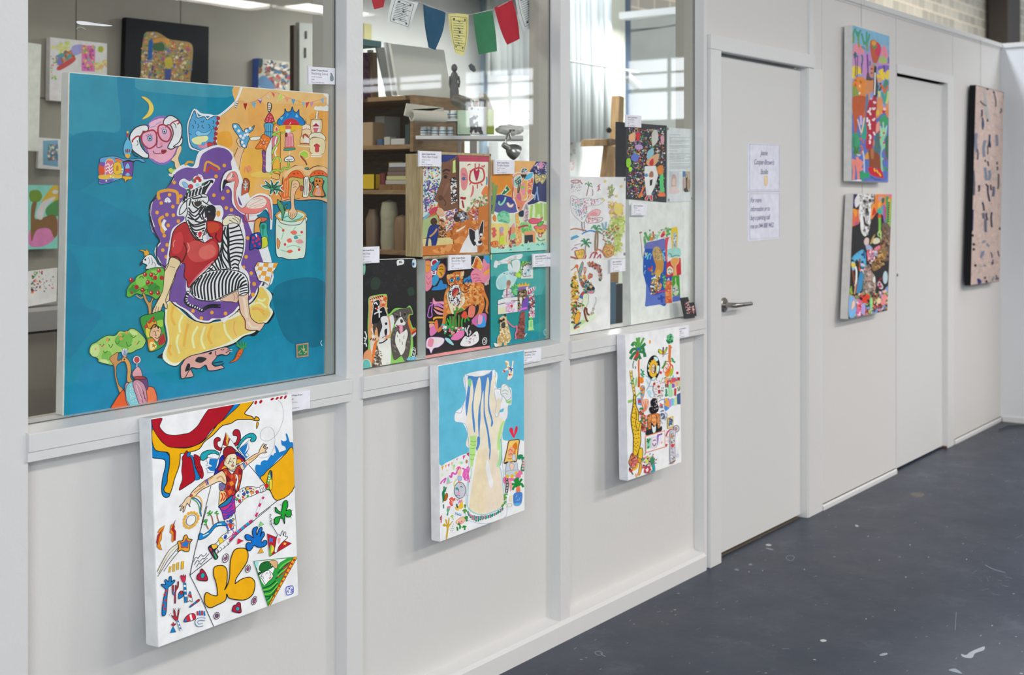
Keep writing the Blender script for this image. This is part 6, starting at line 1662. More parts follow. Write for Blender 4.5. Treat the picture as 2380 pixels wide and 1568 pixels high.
p ecebea/2c2a2c/2 1010 690 1060 650 1090 600 1095 640 1070 680
l 2c2a2c 2 630 730 660 770 690 780
S 2c2a2c 1.6 680 630 690 660 678 678 1010 470 1030 490 1035 520
p e0a6c0/a82c38/3.6 730 570 790 545 830 540 855 570 860 620 850 670 800 705 760 690 725 640
p e0a6c0/a82c38/3.6 880 500 920 488 960 510 985 540 990 590 960 640 910 630 880 590 870 540
l a82c38 3.6 720 600 680 595 640 630 640 650
l a82c38 3.4 855 560 870 565 875 570
l a82c38 3 980 495 1000 470 1050 450 1065 470 1045 485
o 8fc8dc/2a3a50/1.6 797 613 20 24
d 1a2430 2.2 797 615
o c8d8e8/2a3a50/1.6 930 550 18 22
d 1a2430 2.2 930 552
s 2c2a2c 1.1 775 595 765 585 785 585 780 572 800 582 802 570 815 590 820 580 905 530 895 520 920 522 915 508 940 520 942 508
l 6a3038 1.6 860 600 865 640 860 690 890 695 912 680
p e890a0 885 660 905 645 915 665 900 685
l 8a1c28 1.8 828 725 835 745 870 752 905 745
p 9a2430 900 720 920 715 950 720 940 745 910 755
l 3a2028 1 905 738 945 722
d e6b84a 2.6 594 556
p 5fb0d0/24485a/1.2 594 570 605 620 625 650 635 700 625 750 600 780 570 770 555 720 565 660 585 620
s 8a2c40 2.6 578 712 580 742 594 708 596 744 612 712 610 740
p c83040 588 570 600 570 600 600 588 600
p e9a83c 570 760 620 762 605 792 585 790
p 5fa2cf/24303a/1.4 345 795 400 780 460 775 500 780 560 800 640 800 690 795 730 800 755 825 730 830 690 812 650 825 645 880 632 960 600 985 575 1010 560 975 480 1000 400 1025 330 1022 350 950 335 900 340 840
p d8502c 335 850 380 850 390 900 380 940 335 940
p 7a50a0 345 830 390 835 395 870 345 860
p d86a80/f4e4e0/1 398 820 465 815 468 930 395 945
l f6efe8 2.4 395 860 420 845 435 875 460 850
l f6efe8 2.4 395 890 420 875 435 905 462 880
l f6efe8 2.4 395 920 420 905 435 932 462 910
p e9a83c 400 810 430 795 460 805 455 815
p f0b82c/8a5a20/1 470 840 530 840 535 930 470 930
p c88020 492 865 510 865 510 905 490 905
p e2842c 478 800 520 805 545 830 500 830
l 8a3a80 2 475 795 520 800 550 820
p f2b840 335 950 400 945 480 940 550 950 550 975 450 975 400 985 335 980
p 6a50a8 340 985 400 990 470 985 440 1010 350 1020
p 70489a/2a2040/1.4 560 825 640 825 630 965 550 960 565 900
p b82c48 590 880 615 905 595 925 572 905
p 7fbfe0 580 860 595 840 610 862 610 885 575 885
p 7fbfe0 575 950 595 925 615 950
p f2b02c/7a4a10/1 550 958 632 962 625 985 590 990 575 1012 565 985 552 978
l 24282c 3 548 835 570 822 645 822 655 830
d f0e0a0 2 400 1000 465 968 440 960 545 895 545 920
p f0c79a/6a4a34/1 990 810 1030 760 1050 700 1080 680 1085 720 1060 780 1060 820 1090 880 1130 910 1090 935 1030 880 1020 830
p b8cc58/4a5a2a/0.8 965 895 990 880 1010 895 1030 890 1020 930 980 925
o 8fc4dc/3c6a8a/1.2 1060 920 34 30
S 3c6a8a 1 1045 910 1060 900 1070 915 1050 930 1065 940 1078 925
p d8d8d0 970 935 1010 940 1005 965 975 955
p 50a0cc/f2f0ea/4 1205 350 1235 420 1290 410 1320 440 1350 420 1420 410 1420 480 1395 560 1400 640 1380 660 1350 700 1290 730 1220 715 1165 690 1150 600 1145 500 1165 430
p 50a0cc/1e2a34/1.6 1205 360 1230 425 1290 415 1320 445 1350 425 1410 410 1415 480 1390 560 1395 640 1370 690 1290 728 1230 712 1175 680 1155 600 1152 500 1172 430
S 24384a 1.4 1180 490 1195 505 1190 525 1230 480 1245 500 1230 520 1280 490 1270 505 1290 520 1330 485 1345 500 1335 520 1200 450 1215 465 1210 480 1260 460 1280 465 1290 450 1370 450 1380 465 1372 480 1150 580 1165 570 1175 585 1190 660 1195 640 1210 645 1370 500 1380 515 1370 530
d a82c38 4.4 1420 430 1412 475 1400 525 1398 570 1392 615 1386 655
p efe2a0 1180 620 1250 590 1300 580 1330 610 1310 640 1270 650 1260 670 1200 660
p 7fc0e0/2a4a6a/1 1210 560 1240 540 1270 560 1320 555 1360 530 1330 580 1270 590 1230 590
p e0849a 1235 670 1290 680 1310 650 1320 690 1260 705
p c83c3c/6a1a1a/1 1325 650 1365 655 1360 690 1330 695
@145 165 3.92
p f2f0ec 895 1560 820 1460 795 1330 800 1210 850 1140 880 1090 960 1060 1010 970 1000 930 1100 850 1190 870 1230 760 1270 720 1400 675 1500 700 1560 760 1568 800 1900 1700 1800 2000 1000 2000
l 24282c 3 890 1545 830 1460 800 1340 800 1220 830 1170 870 1120 950 1070 1000 990 1020 940
p 72509a 900 1540 840 1440 812 1330 818 1210 870 1130 960 1070 1010 1000 1030 930 1120 880 1230 880 1255 800 1290 745 1400 695 1500 715 1550 780 1535 830 1540 920 1450 1010 1560 1060 1700 1400 1800 1900 1000 1900
@340 380 4.9
p 72509a 130 390 300 200 330 120 500 90 700 60 860 60 960 100 860 240 880 300 980 260 1000 420 1060 560 1110 640 1130 780 1160 900 1170 1000 1180 1100 1250 1220 1270 1330 1250 1450 1180 1568 300 1568 270 1400 330 1250 200 1150 130 1100 120 960 160 880 80 780 50 620 70 480
@370 650 4.9
p 24282c 100 170 130 60 230 0 1130 0 1140 130 1100 200 1020 285 900 360 860 420 780 470 680 450 560 500 440 480 370 420 320 380 230 320 130 240
@370 650 4.9
p 1a2022 60 820 45 900 100 960 200 985 300 900 500 850 700 790 850 740 930 680 1010 635 1080 640 1130 600 1200 510 1250 490 1310 400 1300 350 1265 300 1295 175 1300 160 1200 100 1130 80 1100 300
p f3ecd0 115 240 65 440 80 560 95 700 45 830 45 900 110 960 200 975 290 900 480 830 700 770 850 720 960 640 1080 600 1180 500 1230 480 1290 390 1290 345 1255 290 1285 175 1190 75 1140 80 1100 200 900 360 700 470 400 470
p f0c764 120 250 85 420 100 560 115 700 80 850 130 930 220 940 340 870 520 810 700 750 830 690 960 620 1120 560 1180 480 1220 460 1270 385 1240 310 1250 200 1180 90 1140 100 1090 240 960 380 700 480 420 480 230 350
S f6e6a8 5 270 400 230 500 240 600 220 620 200 720 230 840 440 530 380 650 400 780 520 530 480 680 520 790 740 500 760 600 830 690 1120 220 1180 240 1210 210 1040 290 1140 260 1220 320
S e8b24a 6 160 300 140 420 180 520 330 500 300 620 280 760 600 520 560 640 600 730 130 740 110 800 140 860 1060 330 1130 330 1200 400
S e9a868 3 900 350 960 420 980 560 1060 340 1150 330 1200 360 860 470 850 560 880 640
@370 650 4.9
p f2f0ec 115 170 150 90 230 -40 1130 -40 1125 120 1080 210 1020 270 940 300 860 380 790 430 740 490 700 460 620 460 560 490 430 470 330 380 290 350 180 280 130 230
l 24282c 2.6 112 170 120 220 180 290 290 355 340 420 440 475 560 492 640 460 700 455
l 24282c 2.6 900 340 1010 285 1080 230 1125 140 1130 40
p 72509a 145 170 190 60 260 -40 1110 -40 1105 120 1060 200 1000 250 900 300 850 360 780 410 700 440 600 440 560 465 450 450 370 380 300 330 200 270
@340 380 4.9
S e3a030 7 150 410 140 330 250 300 250 300 350 330 360 460
S e3a030 7 200 600 150 640 175 720 175 720 180 760 205 790
S e3a030 5 660 90 690 -20 780 20 780 20 820 40 835 70
S c8402c 5 690 100 720 40 770 60 770 60 800 75 805 90
S e3a030 5 440 20 480 -20 540 -10 1 1 1 1 1 1
S f4f2ee 7 220 440 240 400 270 440 215 640 190 700 225 760 300 1460 330 1470 350 1450 380 1400 390 1440 435 1430
S f4f2ee 3.5 65 440 40 560 90 720 160 900 100 1000 160 1130
l 24282c 3 40 600 50 460 110 390
l 24282c 3 45 600 90 760 150 880 125 930 115 1040 150 1130 220 1180
d e6a23a 4.2 318 215 265 355 393 370 770 360 873 393 795 145 888 22 912 505 970 527 170 448 303 490 123 557 235 582 365 655 250 703 205 820 237 925 188 985 228 1062 378 1253 370 1500 1108 1182 1137 1062 1155 848 1195 1248 1230 1372 930 315 308 588 1090 690 1165 1355 1215 1495
@370 650 4.9
d e6a23a 4.2 222 178 385 355 480 438 600 372 755 383 1080 45 1068 165 1020 30
@340 380 4.9
p f2f0ec 250 1400 320 1240 230 1180 260 900 270 860 300 740 420 650 430 600 350 590 370 480 440 380 460 300 380 250 380 200 430 170 500 200 560 140 640 150 660 180 760 170 780 200 700 320 690 380 760 470 850 480 880 560 860 640 940 580 1060 600 1100 680 1130 820 1120 1000 1080 1150 1160 1250 1180 1400 1150 1520 800 1568 480 1500 440 1300
p 72509a 330 1240 430 1130 440 1330 440 1420 480 1480 560 1568 270 1568 265 1450
p 8fc4e4/4a78a0/1 405 215 440 210 480 250 460 275 430 265
o c83a48/801c28/0.8 505 262 28 26
o dc5a66 580 185 40 34
d f0e8e0 4 570 205 600 215 590 180
d b82c3c 4 550 200 610 190 580 165 600 160
o 9fd0e8 582 243 24 20
p 3a8a5a 515 190 530 165 545 190 530 210
p 3a7a50 460 290 500 290 500 320 470 315
p 3a7a50 630 230 680 210 670 250 640 260
p d8d0dc 590 120 630 130 640 160 600 150
p 24282c 660 230 690 200 750 185 765 210 740 240 690 300 660 350 620 350
l ebebe8 3 680 340 700 290 745 220
l ebebe8 2 655 260 700 230 720 200
p eeeeea/24282c/2 470 420 400 480 375 580 430 550 470 480
p eeeeea/24282c/1.4 415 440 450 350 520 310 620 260 660 250 650 340 560 370 470 410
S 24282c 4.6 425 430 440 390 460 380 455 400 465 350 470 330 490 380 500 340 500 320 525 375 535 330 545 300 560 360 575 310 585 285 600 350 615 300 625 270 640 340 650 290 660 265
p eeeeea/24282c/2 470 410 540 380 640 345 700 370 710 420 690 460 740 480 780 500 790 560 770 620 690 650 690 740 665 850 620 865 560 840 510 780 470 700 450 620 470 560 460 480
o 24282c 730 550 66 82 12
p 3a2c30 690 600 740 590 780 610 760 650 700 650
o 7a7a7e 715 548 14 10
S 24282c 3.4 510 400 500 430 490 480 530 390 540 400 640 380 480 500 540 560 640 470 480 540 560 600 660 480 480 570 570 640 680 480 470 610 550 640 610 600 640 640 600 560 640 490 660 640 640 580 680 500 520 430 540 480 600 520
S 24282c 3.4 470 640 540 700 680 660 480 670 550 720 670 690 490 700 560 760 670 730 500 730 560 790 660 760 520 770 570 810 650 790 550 650 620 670 680 640
S 24282c 2.6 700 480 680 560 670 620 720 480 700 520 690 600 620 360 640 380 690 380 640 420 660 440 690 460
p 3a3230 545 450 570 430 620 430 630 460 590 490 560 480
s 24282c 1.3 550 450 535 430 565 440 560 412 585 435 585 405 605 435 615 408 620 440 640 420
S 24282c 2.4 530 830 570 860 615 866 540 800 580 840 620 840 640 830 660 800 680 740
p ee9a3a/f2f0ec/1.4 800 540 840 540 845 590 815 610 795 580
s f4d8c8 2 790 510 830 520 790 530 840 535
@340 380 4.9
p b3262c/3a1a1c/2 350 720 430 670 470 690 510 790 560 860 620 880 660 900 720 860 760 850 700 780 690 660 760 650 840 670 870 710 870 780 850 890 810 890 830 960 820 1040 800 1090 720 1130 640 1220 560 1300 500 1400 470 1400 460 1330 430 1280 440 1150 400 1130 270 1070 280 940 300 800
p c8482c 700 680 780 670 830 700 820 760 740 790 700 760
p c84a46 460 930 560 880 680 910 760 880 810 960 800 1040 700 1100 560 1120 480 1060
p d96a60 620 960 740 920 790 990 760 1060 660 1090 600 1040
p c8383c 300 860 340 800 400 780 420 880 390 1000 300 1020
p d86a70 500 1370 560 1290 640 1210 720 1130 790 1100 700 1180 620 1250 540 1340 490 1400
S 5a1418 3 430 900 460 1000 410 1120 800 790 790 840 830 900 270 1070 350 1060 400 1120 690 680 690 760 740 840
S e08a80 2.4 310 950 310 900 330 870 470 900 490 960 470 1010
p eeeeea/24282c/1.4 640 830 680 800 690 780 720 850 660 900
p c8c4d8 690 800 725 852 690 870
p d2202c/f2e8e4/2 590 780 630 770 635 810 610 850 588 820
p f1cfa2/3a2c28/1.6 270 1070 330 1085 390 1110 370 1180 340 1230 320 1320 270 1450 250 1568 130 1568 170 1480 190 1380 190 1280 220 1180 250 1130
@140 570 3.92
p f1cfa2/3a2c28/1.6 1010 110 1095 150 1060 230 1020 340 990 420 960 500 975 540 970 580 950 560 940 530 920 600 915 670 905 700 890 690 885 620 870 690 860 690 860 620 840 620 845 590 880 520 920 440 930 350 940 260 980 190
s 6a4a38 1.2 895 560 885 640 920 560 905 660 880 550 862 610 1000 190 1045 205
@340 380 4.9
p edeeea/24282c/2 870 800 880 700 940 680 1010 675 1060 710 1090 800 1110 900 1090 1050 1050 1150 1050 1220 960 1220 960 1190 900 1200 800 1220 700 1230 640 1260 700 1200 800 1090 840 1000 860 900
S 24282c 3.6 940 740 1000 730 1060 700 950 790 1010 770 1080 760 945 840 1020 820 1095 810 945 890 1020 870 1105 865 945 930 1020 910 1110 915 950 985 1030 955 1110 965 950 1030 1020 1010 1095 1020 955 1075 1020 1050 1080 1065 960 1120 1010 1090 1060 1110 970 1160 1010 1140 1050 1160 980 1200 1010 1180 1050 1195
S 24282c 3.6 935 700 920 800 960 1190 900 720 890 800 930 880 880 760 870 860 930 960 870 860 880 960 935 1040 860 910 880 1040 940 1130 850 960 860 1080 920 1190 830 1020 850 1100 880 1190 810 1070 830 1120 850 1200 780 1100 800 1160 830 1210 740 1140 780 1180 800 1220 700 1190 740 1200 770 1230
S 24282c 4 930 720 940 900 930 1000 930 1000 940 1120 965 1190
p edeeea/24282c/2.2 500 1440 520 1380 600 1290 700 1230 850 1210 1000 1215 1100 1250 1150 1310 1165 1400 1160 1480 1070 1500 1050 1430 900 1500 760 1560 600 1550 530 1500
S 24282c 4 560 1340 520 1400 530 1490 600 1300 550 1400 560 1510 640 1270 580 1400 600 1530 690 1250 620 1400 640 1545 730 1240 660 1380 670 1555 770 1230 700 1370 710 1555 810 1225 740 1360 750 1550 850 1220 780 1350 790 1540 890 1215 830 1340 830 1525 930 1220 870 1330 870 1505 970 1222 910 1330 905 1490 1010 1230 950 1330 940 1475 1050 1245 990 1330 975 1460 1085 1260 1030 1330 1010 1445 1115 1290 1060 1340 1040 1430 1140 1330 1090 1360 1060 1420 1150 1370 1100 1390 1060 1430 1160 1410 1110 1420 1070 1450 1155 1445 1110 1450 1075 1475
S 24282c 2 640 1250 700 1230 760 1180
p f2dcc0/3a2c28/1.6 870 690 870 650 910 600 960 588 1030 590 1070 615 1060 690 1010 675 960 680 900 710
S 3a2c28 1.2 1000 600 1050 630 1060 660 980 620 1030 650 1050 685 940 640 960 650 985 660
@370 650 4.9
p eac0a6/5a3c30/1.4 690 220 740 200 830 150 900 125 915 170 900 230 880 260 830 250 740 245
S b07a60 1.2 830 150 860 190 850 240 870 140 890 180 880 220
p eac0a6/3a2c28/1.6 905 180 1010 150 1015 240 1035 400 1070 460 1130 495 1195 490 1195 515 1150 580 1110 575 1050 575 990 560 985 500 975 450 930 380 915 300
S f4d8c0 5 960 200 980 300 1000 430 1010 480 1060 540 1130 540
p edeeea/24282c/1.6 905 90 1000 60 1010 150 920 180
S 24282c 2.6 1000 50 950 70 910 90 1008 85 960 95 915 110 1008 115 960 125 915 140 1008 145 960 150 920 170
l 24282c 7.5 335 130 310 190 300 240 340 290 420 310 470 345 510 345
s eeeeea 2.6 320 140 340 150 305 180 330 190 300 215 322 218 305 245 325 235 320 270 342 258 350 296 358 275 378 305 386 284 405 318 412 298 430 328 440 308 455 340 465 322 480 352 490 334
l 24282c 9 510 335 560 305 620 295 670 300
l 24282c 3 640 290 700 285
l 24282c 3 650 305 700 315
@140 570 3.92
p eeeeea/24282c/1.6 760 120 790 90 830 85 870 130 890 170 930 200 870 210 780 215 790 180 760 165 745 150
p 24282c 755 140 745 170 725 190 730 160
p f0a428/6a4a20/1 770 95 760 60 720 45 750 40 780 50 785 35 805 55 808 80
d 24282c 2.4 775 130
S 7a8088 1.4 800 110 815 140 805 170 830 110 840 150 835 180 850 150 870 180 860 200
p 5fb23c/24401c/1.4 605 460 610 400 640 350 680 320 700 280 760 250 800 220 850 205 940 210 945 300 930 420 880 490 840 470 790 450 740 450 690 440 640 470
p 8acb58 690 300 760 260 790 330 740 380 700 360
p 8acb58 830 230 900 240 880 300 840 290
p 3c8c38 800 380 860 340 900 400 860 440 810 430
p 3c8c38 620 400 680 370 700 420 650 440
S 2c6a2c 1.8 650 380 670 360 690 380 720 300 740 280 760 300 780 340 800 370 830 350 850 250 870 270 890 250 760 420 790 400 800 430 860 390 890 370 910 400 830 290 840 310 870 300 700 420 720 400 740 420
d b0252c 5 648 316 773 266 830 268 898 228 865 294 925 296 798 337 697 380 751 407 830 433 892 433
d b0252c 3 836 343 650 432
d f2c8c0 1.4 640 308 768 260 825 262 893 222 792 332 825 427 886 427 746 402
p c89858/4a3020/1.2 750 440 770 440 790 490 815 520 840 480 850 480 835 530 830 620 808 640 800 560 770 500
l c89858 2.6 690 450 730 480 755 470
p 3c9a3c/24282c/1.6 728 668 840 620 942 600 942 700 960 890 820 968 790 860
p 9fcf4a 880 690 935 680 930 740 880 730
p c8382c 765 740 800 700 840 650 860 650 830 700 790 760
p e0d04a 780 760 820 760 820 830 790 830
p e88a2c 800 860 850 850 860 890 880 930 820 960
p f0e098 815 890 850 880 880 920 825 955
P c87a20 850 885 856 905 876 905 860 918 866 935 850 922 835 930 842 912 830 900 846 902
p b02c30 900 860 940 800 958 880 900 910
p e8b890/3a2420/1.4 825 770 860 740 900 740 920 780 900 850 880 880 840 840 815 825
p d89a2c/5a3a10/1.2 785 690 810 710 840 690 860 700 850 660 880 720 810 760
S 2c2420 2.6 820 765 860 720 900 750 860 750 880 730 895 760
S 3a2420 1.4 850 785 860 780 868 788 880 780 890 775 898 782 870 790 865 815 880 820 865 835 885 850 900 830
p a5cc6a/24401c/1.6 268 985 280 910 330 880 370 850 430 820 500 820 540 780 600 785 650 755 700 775 750 820 780 870 750 930 700 950 640 980 560 970 500 1000 470 1050 480 1090 420 1080 350 1060 340 1030
p 6fb04a 500 850 560 800 640 800 660 860 620 930 560 930 510 900
p c8dc90 640 770 700 790 690 820 640 800
p c8dc90 280 930 340 900 360 960 330 1010 285 1000
p 7cb850 380 990 440 960 470 1000 440 1050 390 1050
p c8dc90 360 1040 420 1040 440 1075 390 1070
S 3c7a2c 1.8 360 900 380 920 400 900 440 900 460 930 480 900 500 870 520 900 540 870 600 880 620 920 650 900 680 880 700 900 720 870 560 940 590 960 620 940 640 820 670 840 690 820 420 860 440 870 450 850 390 960 410 980 430 960 540 820 560 840 580 820
d d89a4a 3.6 430 858 545 815 555 850 605 795
d e0a878 2.6 365 920 400 920 690 890 322 945
p c89058/4a3020/1.2 510 980 530 980 525 1050 600 1010 600 1030 560 1060 520 1090 508 1150 530 1260 570 1310 540 1340 500 1200 490 1100 450 1030
p d8a058/4a3020/1.2 570 1020 610 1030 640 1080 645 1150 640 1200 660 1240 610 1240 612 1130 590 1060 560 1060
p d8e0e8 560 950 615 950 600 1010 575 1010
s 4a5a8a 1.4 568 950 578 1000 585 948 586 1000 600 948 594 1000 612 952 600 1005
s c84a3c 2 570 1008 605 1008
d 24282c 1.8 583 1038
p e2602a/4a2a1c/1.4 465 1500 490 1430 550 1340 580 1320 600 1400 620 1470
p d86a58/4a2a2c/1.4 780 1300 840 1290 870 1330 880 1420 800 1440
p ee7a4a 785 1310 840 1295 865 1340 870 1400 790 1430
p 6a4a78/3a2a3c/1.4 680 1220 780 1200 800 1290 770 1320 700 1260
p c8949c/4a2a3c/1.4 590 1280 620 1250 660 1330 660 1440 640 1465 600 1420
p 7fc4cc/2c4a50/1.2 605 1280 660 1240 680 1320 720 1420 720 1460 640 1460 600 1380
r e8f4f2 40 1 1.4 620 1260 650 1260 680 1340 710 1430 650 1440
p c890a0/4a2a3c/1.4 665 1240 710 1225 760 1260 785 1330 790 1430 760 1450 720 1440 690 1360 670 1300
S 6a3a50 1.4 730 1290 760 1340 770 1400 710 1330 740 1380 755 1440 750 1330 770 1380 782 1420
S e8c8d0 1.6 690 1270 710 1330 740 1400 700 1250 730 1290 750 1340
p d8a0a4/4a2a3c/1.4 655 1170 690 1115 720 1110 745 1160 740 1200 680 1205
p a84848/4a2020/1.2 670 1200 720 1190 780 1205 770 1218 690 1220
l c8b8c0 2.4 698 1110 700 1060
o e8dce0/6a4a5a/1 698 1042 36 36
o c04048/7a2028/1 698 1042 22 26
@370 650 4.9
p d9a39a/24282c/1.8 245 990 260 960 300 900 380 860 520 830 620 800 700 775 760 765 800 790 800 840 760 860 720 850 670 860 640 900 600 950 640 985 700 970 740 1000 720 1010 640 1030 560 1030 530 970 460 1010 360 1000 380 1060 390 1100 300 1115 250 1115
p 24282c 410 920 450 875 540 895 490 940 440 940
p 24282c 295 1040 320 960 350 960 350 1010 330 1035
p 24282c 560 840 600 820 590 850
S 24282c 1.8 640 810 650 860 700 860 700 790 720 800 740 790 780 790 790 810 760 830 600 950 650 940 730 930 600 960 670 980 740 950 370 1000 330 1050 300 1110
s e8e8e8 1.2 790 800 830 790 795 815 835 812
p d8662c/7a3414/1.2 920 790 955 790 940 850 880 920 800 942 860 900 890 830
S 3c9a4a 2.6 940 780 900 740 880 700 940 780 930 730 920 700 945 780 960 730 950 700 950 780 980 740 990 710 950 790 980 760 1000 770 945 790 910 760 880 740
S 7a3414 1.2 910 840 925 835 930 845 895 870 905 868 912 878
P c88a7a 1560 735 1700 715 1700 870 1565 888
P 7a8a50 1572 745 1690 727 1690 860 1575 875
P 1c7f60 1582 752 1682 738 1682 852 1584 866
S d8b878 1.4 1618 775 1640 800 1645 745 1615 800 1590 830 1625 835 1630 795 1660 785 1640 812 1640 812 1680 815 1650 845
S eef4f4 1.6 1850 690 1840 720 1855 750
@340 380 4.9
P f0efea/3a3a3a/1.2 1270 1120 1340 1125 1420 1130 1500 1125 1470 1200 1430 1260 1400 1390 1350 1350 1280 1330 1230 1190
P eea23a 1270 1125 1290 1128 1280 1170 1250 1175
P eea23a 1340 1130 1395 1132 1385 1180 1330 1170
P eea23a 1450 1135 1500 1128 1475 1190 1440 1185
P eea23a 1280 1175 1330 1172 1320 1220 1265 1210
P eea23a 1385 1182 1440 1188 1425 1235 1375 1225
P eea23a 1320 1222 1372 1226 1360 1280 1300 1270
P eea23a 1250 1210 1268 1212 1262 1240
P eea23a 1285 1265 1305 1270 1300 1310 1278 1300
P eea23a 1355 1280 1410 1290 1400 1345 1345 1335
P eea23a 1425 1235 1455 1215 1430 1270
p f2f0ec 850 320 850 240 880 140 920 90 980 70 1040 100 1060 200 1040 330 1060 460 1120 470 1170 400 1260 345 1350 345 1420 390 1440 480 1440 620 1430 740 1410 740 1410 640 1390 560 1350 520 1280 580 1150 590 1060 550 980 450 970 300 900 250
l 24282c 1.4 850 325 846 250 872 150 910 90 975 66
p e8807a/8a4038/1 905 190 930 130 970 95 1020 100 1045 160 1050 220 1020 320 1030 420 1060 490 1110 500 1170 430 1260 370 1340 370 1400 410 1420 500 1430 640 1400 580 1370 500 1300 550 1200 575 1100 560 1030 500 1000 400 1000 260 1010 200 940 205
p 24282c 880 195 905 180 940 205 1000 205 960 215 910 230 880 290 865 280
p f0b4ac 930 150 960 120 990 120 980 170 940 185
o f4f0e8/24282c/1.4 988 140 10 12
l f4e8e4 2 965 105 975 125 950 160 920 180
p f2dcd0 1140 480 1180 420 1260 380 1330 385 1370 430 1340 490 1260 510 1180 510
S e8a89c 1.6 1180 480 1250 440 1330 400 1170 500 1260 470 1350 440 1220 410 1260 400 1300 390 1230 505 1290 480 1340 480
l c85048 3 1130 570 1135 650 1240 650
l c85048 2.6 1160 575 1165 640
p d86a50/5a2a20/1.2 1240 650 1290 610 1370 620 1375 640 1330 665 1290 670 1270 700
p e0a050/3a2c28/1.2 1230 790 1235 680 1250 640 1290 620 1310 640 1290 700 1300 790 1260 800
p 3cae9a/1c4a44/1.2 1300 690 1370 680 1375 760 1385 830 1380 920 1320 930 1300 830
p 1c8a78 1310 700 1350 695 1350 740 1315 745
l 1c3c38 1.4 1330 700 1330 820
p c8cc3a/4a4a1a/1.2 1310 850 1370 840 1385 920 1360 950 1310 955
p 24489a/16203a/1.4 1190 840 1210 800 1300 795 1310 960 1240 960 1180 980
d c83058 3 1220 845 1265 830 1215 895 1255 880 1290 915 1235 935 1280 860
p e8ecf0 1240 805 1260 805 1255 840
P c25a3c/2a3038/1.3 1120 168 1172 205 1165 320 1085 365 1095 240
S a8d8d8 2.4 1130 195 1135 240 1125 305 1110 225 1130 245 1155 225 1108 262 1125 272 1155 265'''
# ================================================================ the setting
XL0, XL1 = .9, XF(66)                      # left post
XA, XB = XF(805.5), XF(844.5)              # post between first and second bay
XC, XD = XF(1302.5), XF(1325.5)            # post between second and third bay
XE = XF(1636)                              # post beside the door
Z_TOP = 2.415; Z_WIN = 2.31
Z_SILL = ZF(62, 1010, -.012); Z_SB = ZF(62, 1052, -.012); Z_SL = ZF(62, 1076, -.012)
Y_GL = .045
def struct(o): o['kind'] = 'structure'; return o
fl_m = bpy.data.materials.new('painted_concrete_floor'); fl_m.use_nodes = True
def floor_nodes(m):
    nt = m.node_tree; b = nt.nodes['Principled BSDF']; N = nt.nodes.new; L = nt.links.new
    tc = N('ShaderNodeTexCoord')
    def noise(scale, detail=5, rough=.6):
        n = N('ShaderNodeTexNoise'); n.inputs['Scale'].default_value = scale; n.inputs['Detail'].default_value = detail; n.inputs['Roughness'].default_value = rough
        L(tc.outputs['Object'], n.inputs['Vector']); return n
    def ramp(src, p0, p1, c0, c1):
        r = N('ShaderNodeValToRGB'); r.color_ramp.elements[0].position = p0; r.color_ramp.elements[1].position = p1
        r.color_ramp.elements[0].color = (*c0, 1); r.color_ramp.elements[1].color = (*c1, 1); L(src, r.inputs[0]); return r
    base = ramp(noise(1.6).outputs['Fac'], .3, .75, (.021, .031, .052), (.030, .042, .067))
    def over(prev, mask, col):
        mx = N('ShaderNodeMix'); mx.data_type = 'RGBA'; L(mask, mx.inputs[0]); L(prev, mx.inputs[6]); mx.inputs[7].default_value = (*col, 1); return mx.outputs[2]
    # scuffed haze patches and paint splashes worn into the coating
    n1 = noise(3.1, 9, .75); m1 = ramp(n1.outputs['Fac'], .54, .74, (0, 0, 0), (.5, .5, .5))
    c = over(base.outputs[0], m1.outputs[0], (.12, .14, .18))
    mp = N('ShaderNodeMapping'); mp.inputs['Scale'].default_value = (1, 3.4, 1); mp.inputs['Rotation'].default_value = (0, 0, .6); L(tc.outputs['Object'], mp.inputs[0])
    n2 = N('ShaderNodeTexNoise'); n2.inputs['Scale'].default_value = 22; n2.inputs['Detail'].default_value = 3; L(mp.outputs[0], n2.inputs['Vector'])
    m2 = ramp(n2.outputs['Fac'], .70, .725, (0, 0, 0), (.75, .75, .75)); c = over(c, m2.outputs[0], (.26, .27, .29))
    vo = N('ShaderNodeTexVoronoi'); vo.inputs['Scale'].default_value = 11; vo.inputs['Randomness'].default_value = 1; L(tc.outputs['Object'], vo.inputs['Vector'])
    m3 = ramp(vo.outputs['Distance'], .045, .07, (.9, .9, .9), (0, 0, 0)); n3 = noise(2.7); m4 = ramp(n3.outputs['Fac'], .44, .54, (0, 0, 0), (1, 1, 1))
    mu = N('ShaderNodeMath'); mu.operation = 'MULTIPLY'; L(m3.outputs[0], mu.inputs[0]); L(m4.outputs[0], mu.inputs[1]); c = over(c, mu.outputs[0], (.36, .37, .38))
    L(c, b.inputs['Base Color'])
    b.inputs['Specular IOR Level'].default_value = .32; rr = N('ShaderNodeMapRange'); rr.inputs['To Min'].default_value = .27; rr.inputs['To Max'].default_value = .52; L(noise(5, 8, .7).outputs['Fac'], rr.inputs[0]); L(rr.outputs[0], b.inputs['Roughness'])
    bp = N('ShaderNodeBump'); bp.inputs['Strength'].default_value = .25; bp.inputs['Distance'].default_value = .004; L(noise(14, 8, .7).outputs['Fac'], bp.inputs['Height']); L(bp.outputs[0], b.inputs['Normal'])
floor_nodes(fl_m)
flo = struct(box('floor', -1.5, 32, -10.6, 6.2, -.05, 0, fl_m))
def FL_(px, py): d = ray(px, py); return CAM + d*(-CAM_H/d.z)
sa_ = Art((0, 0, 0), (0, 0, 1), None, 1.0, 2e-4)
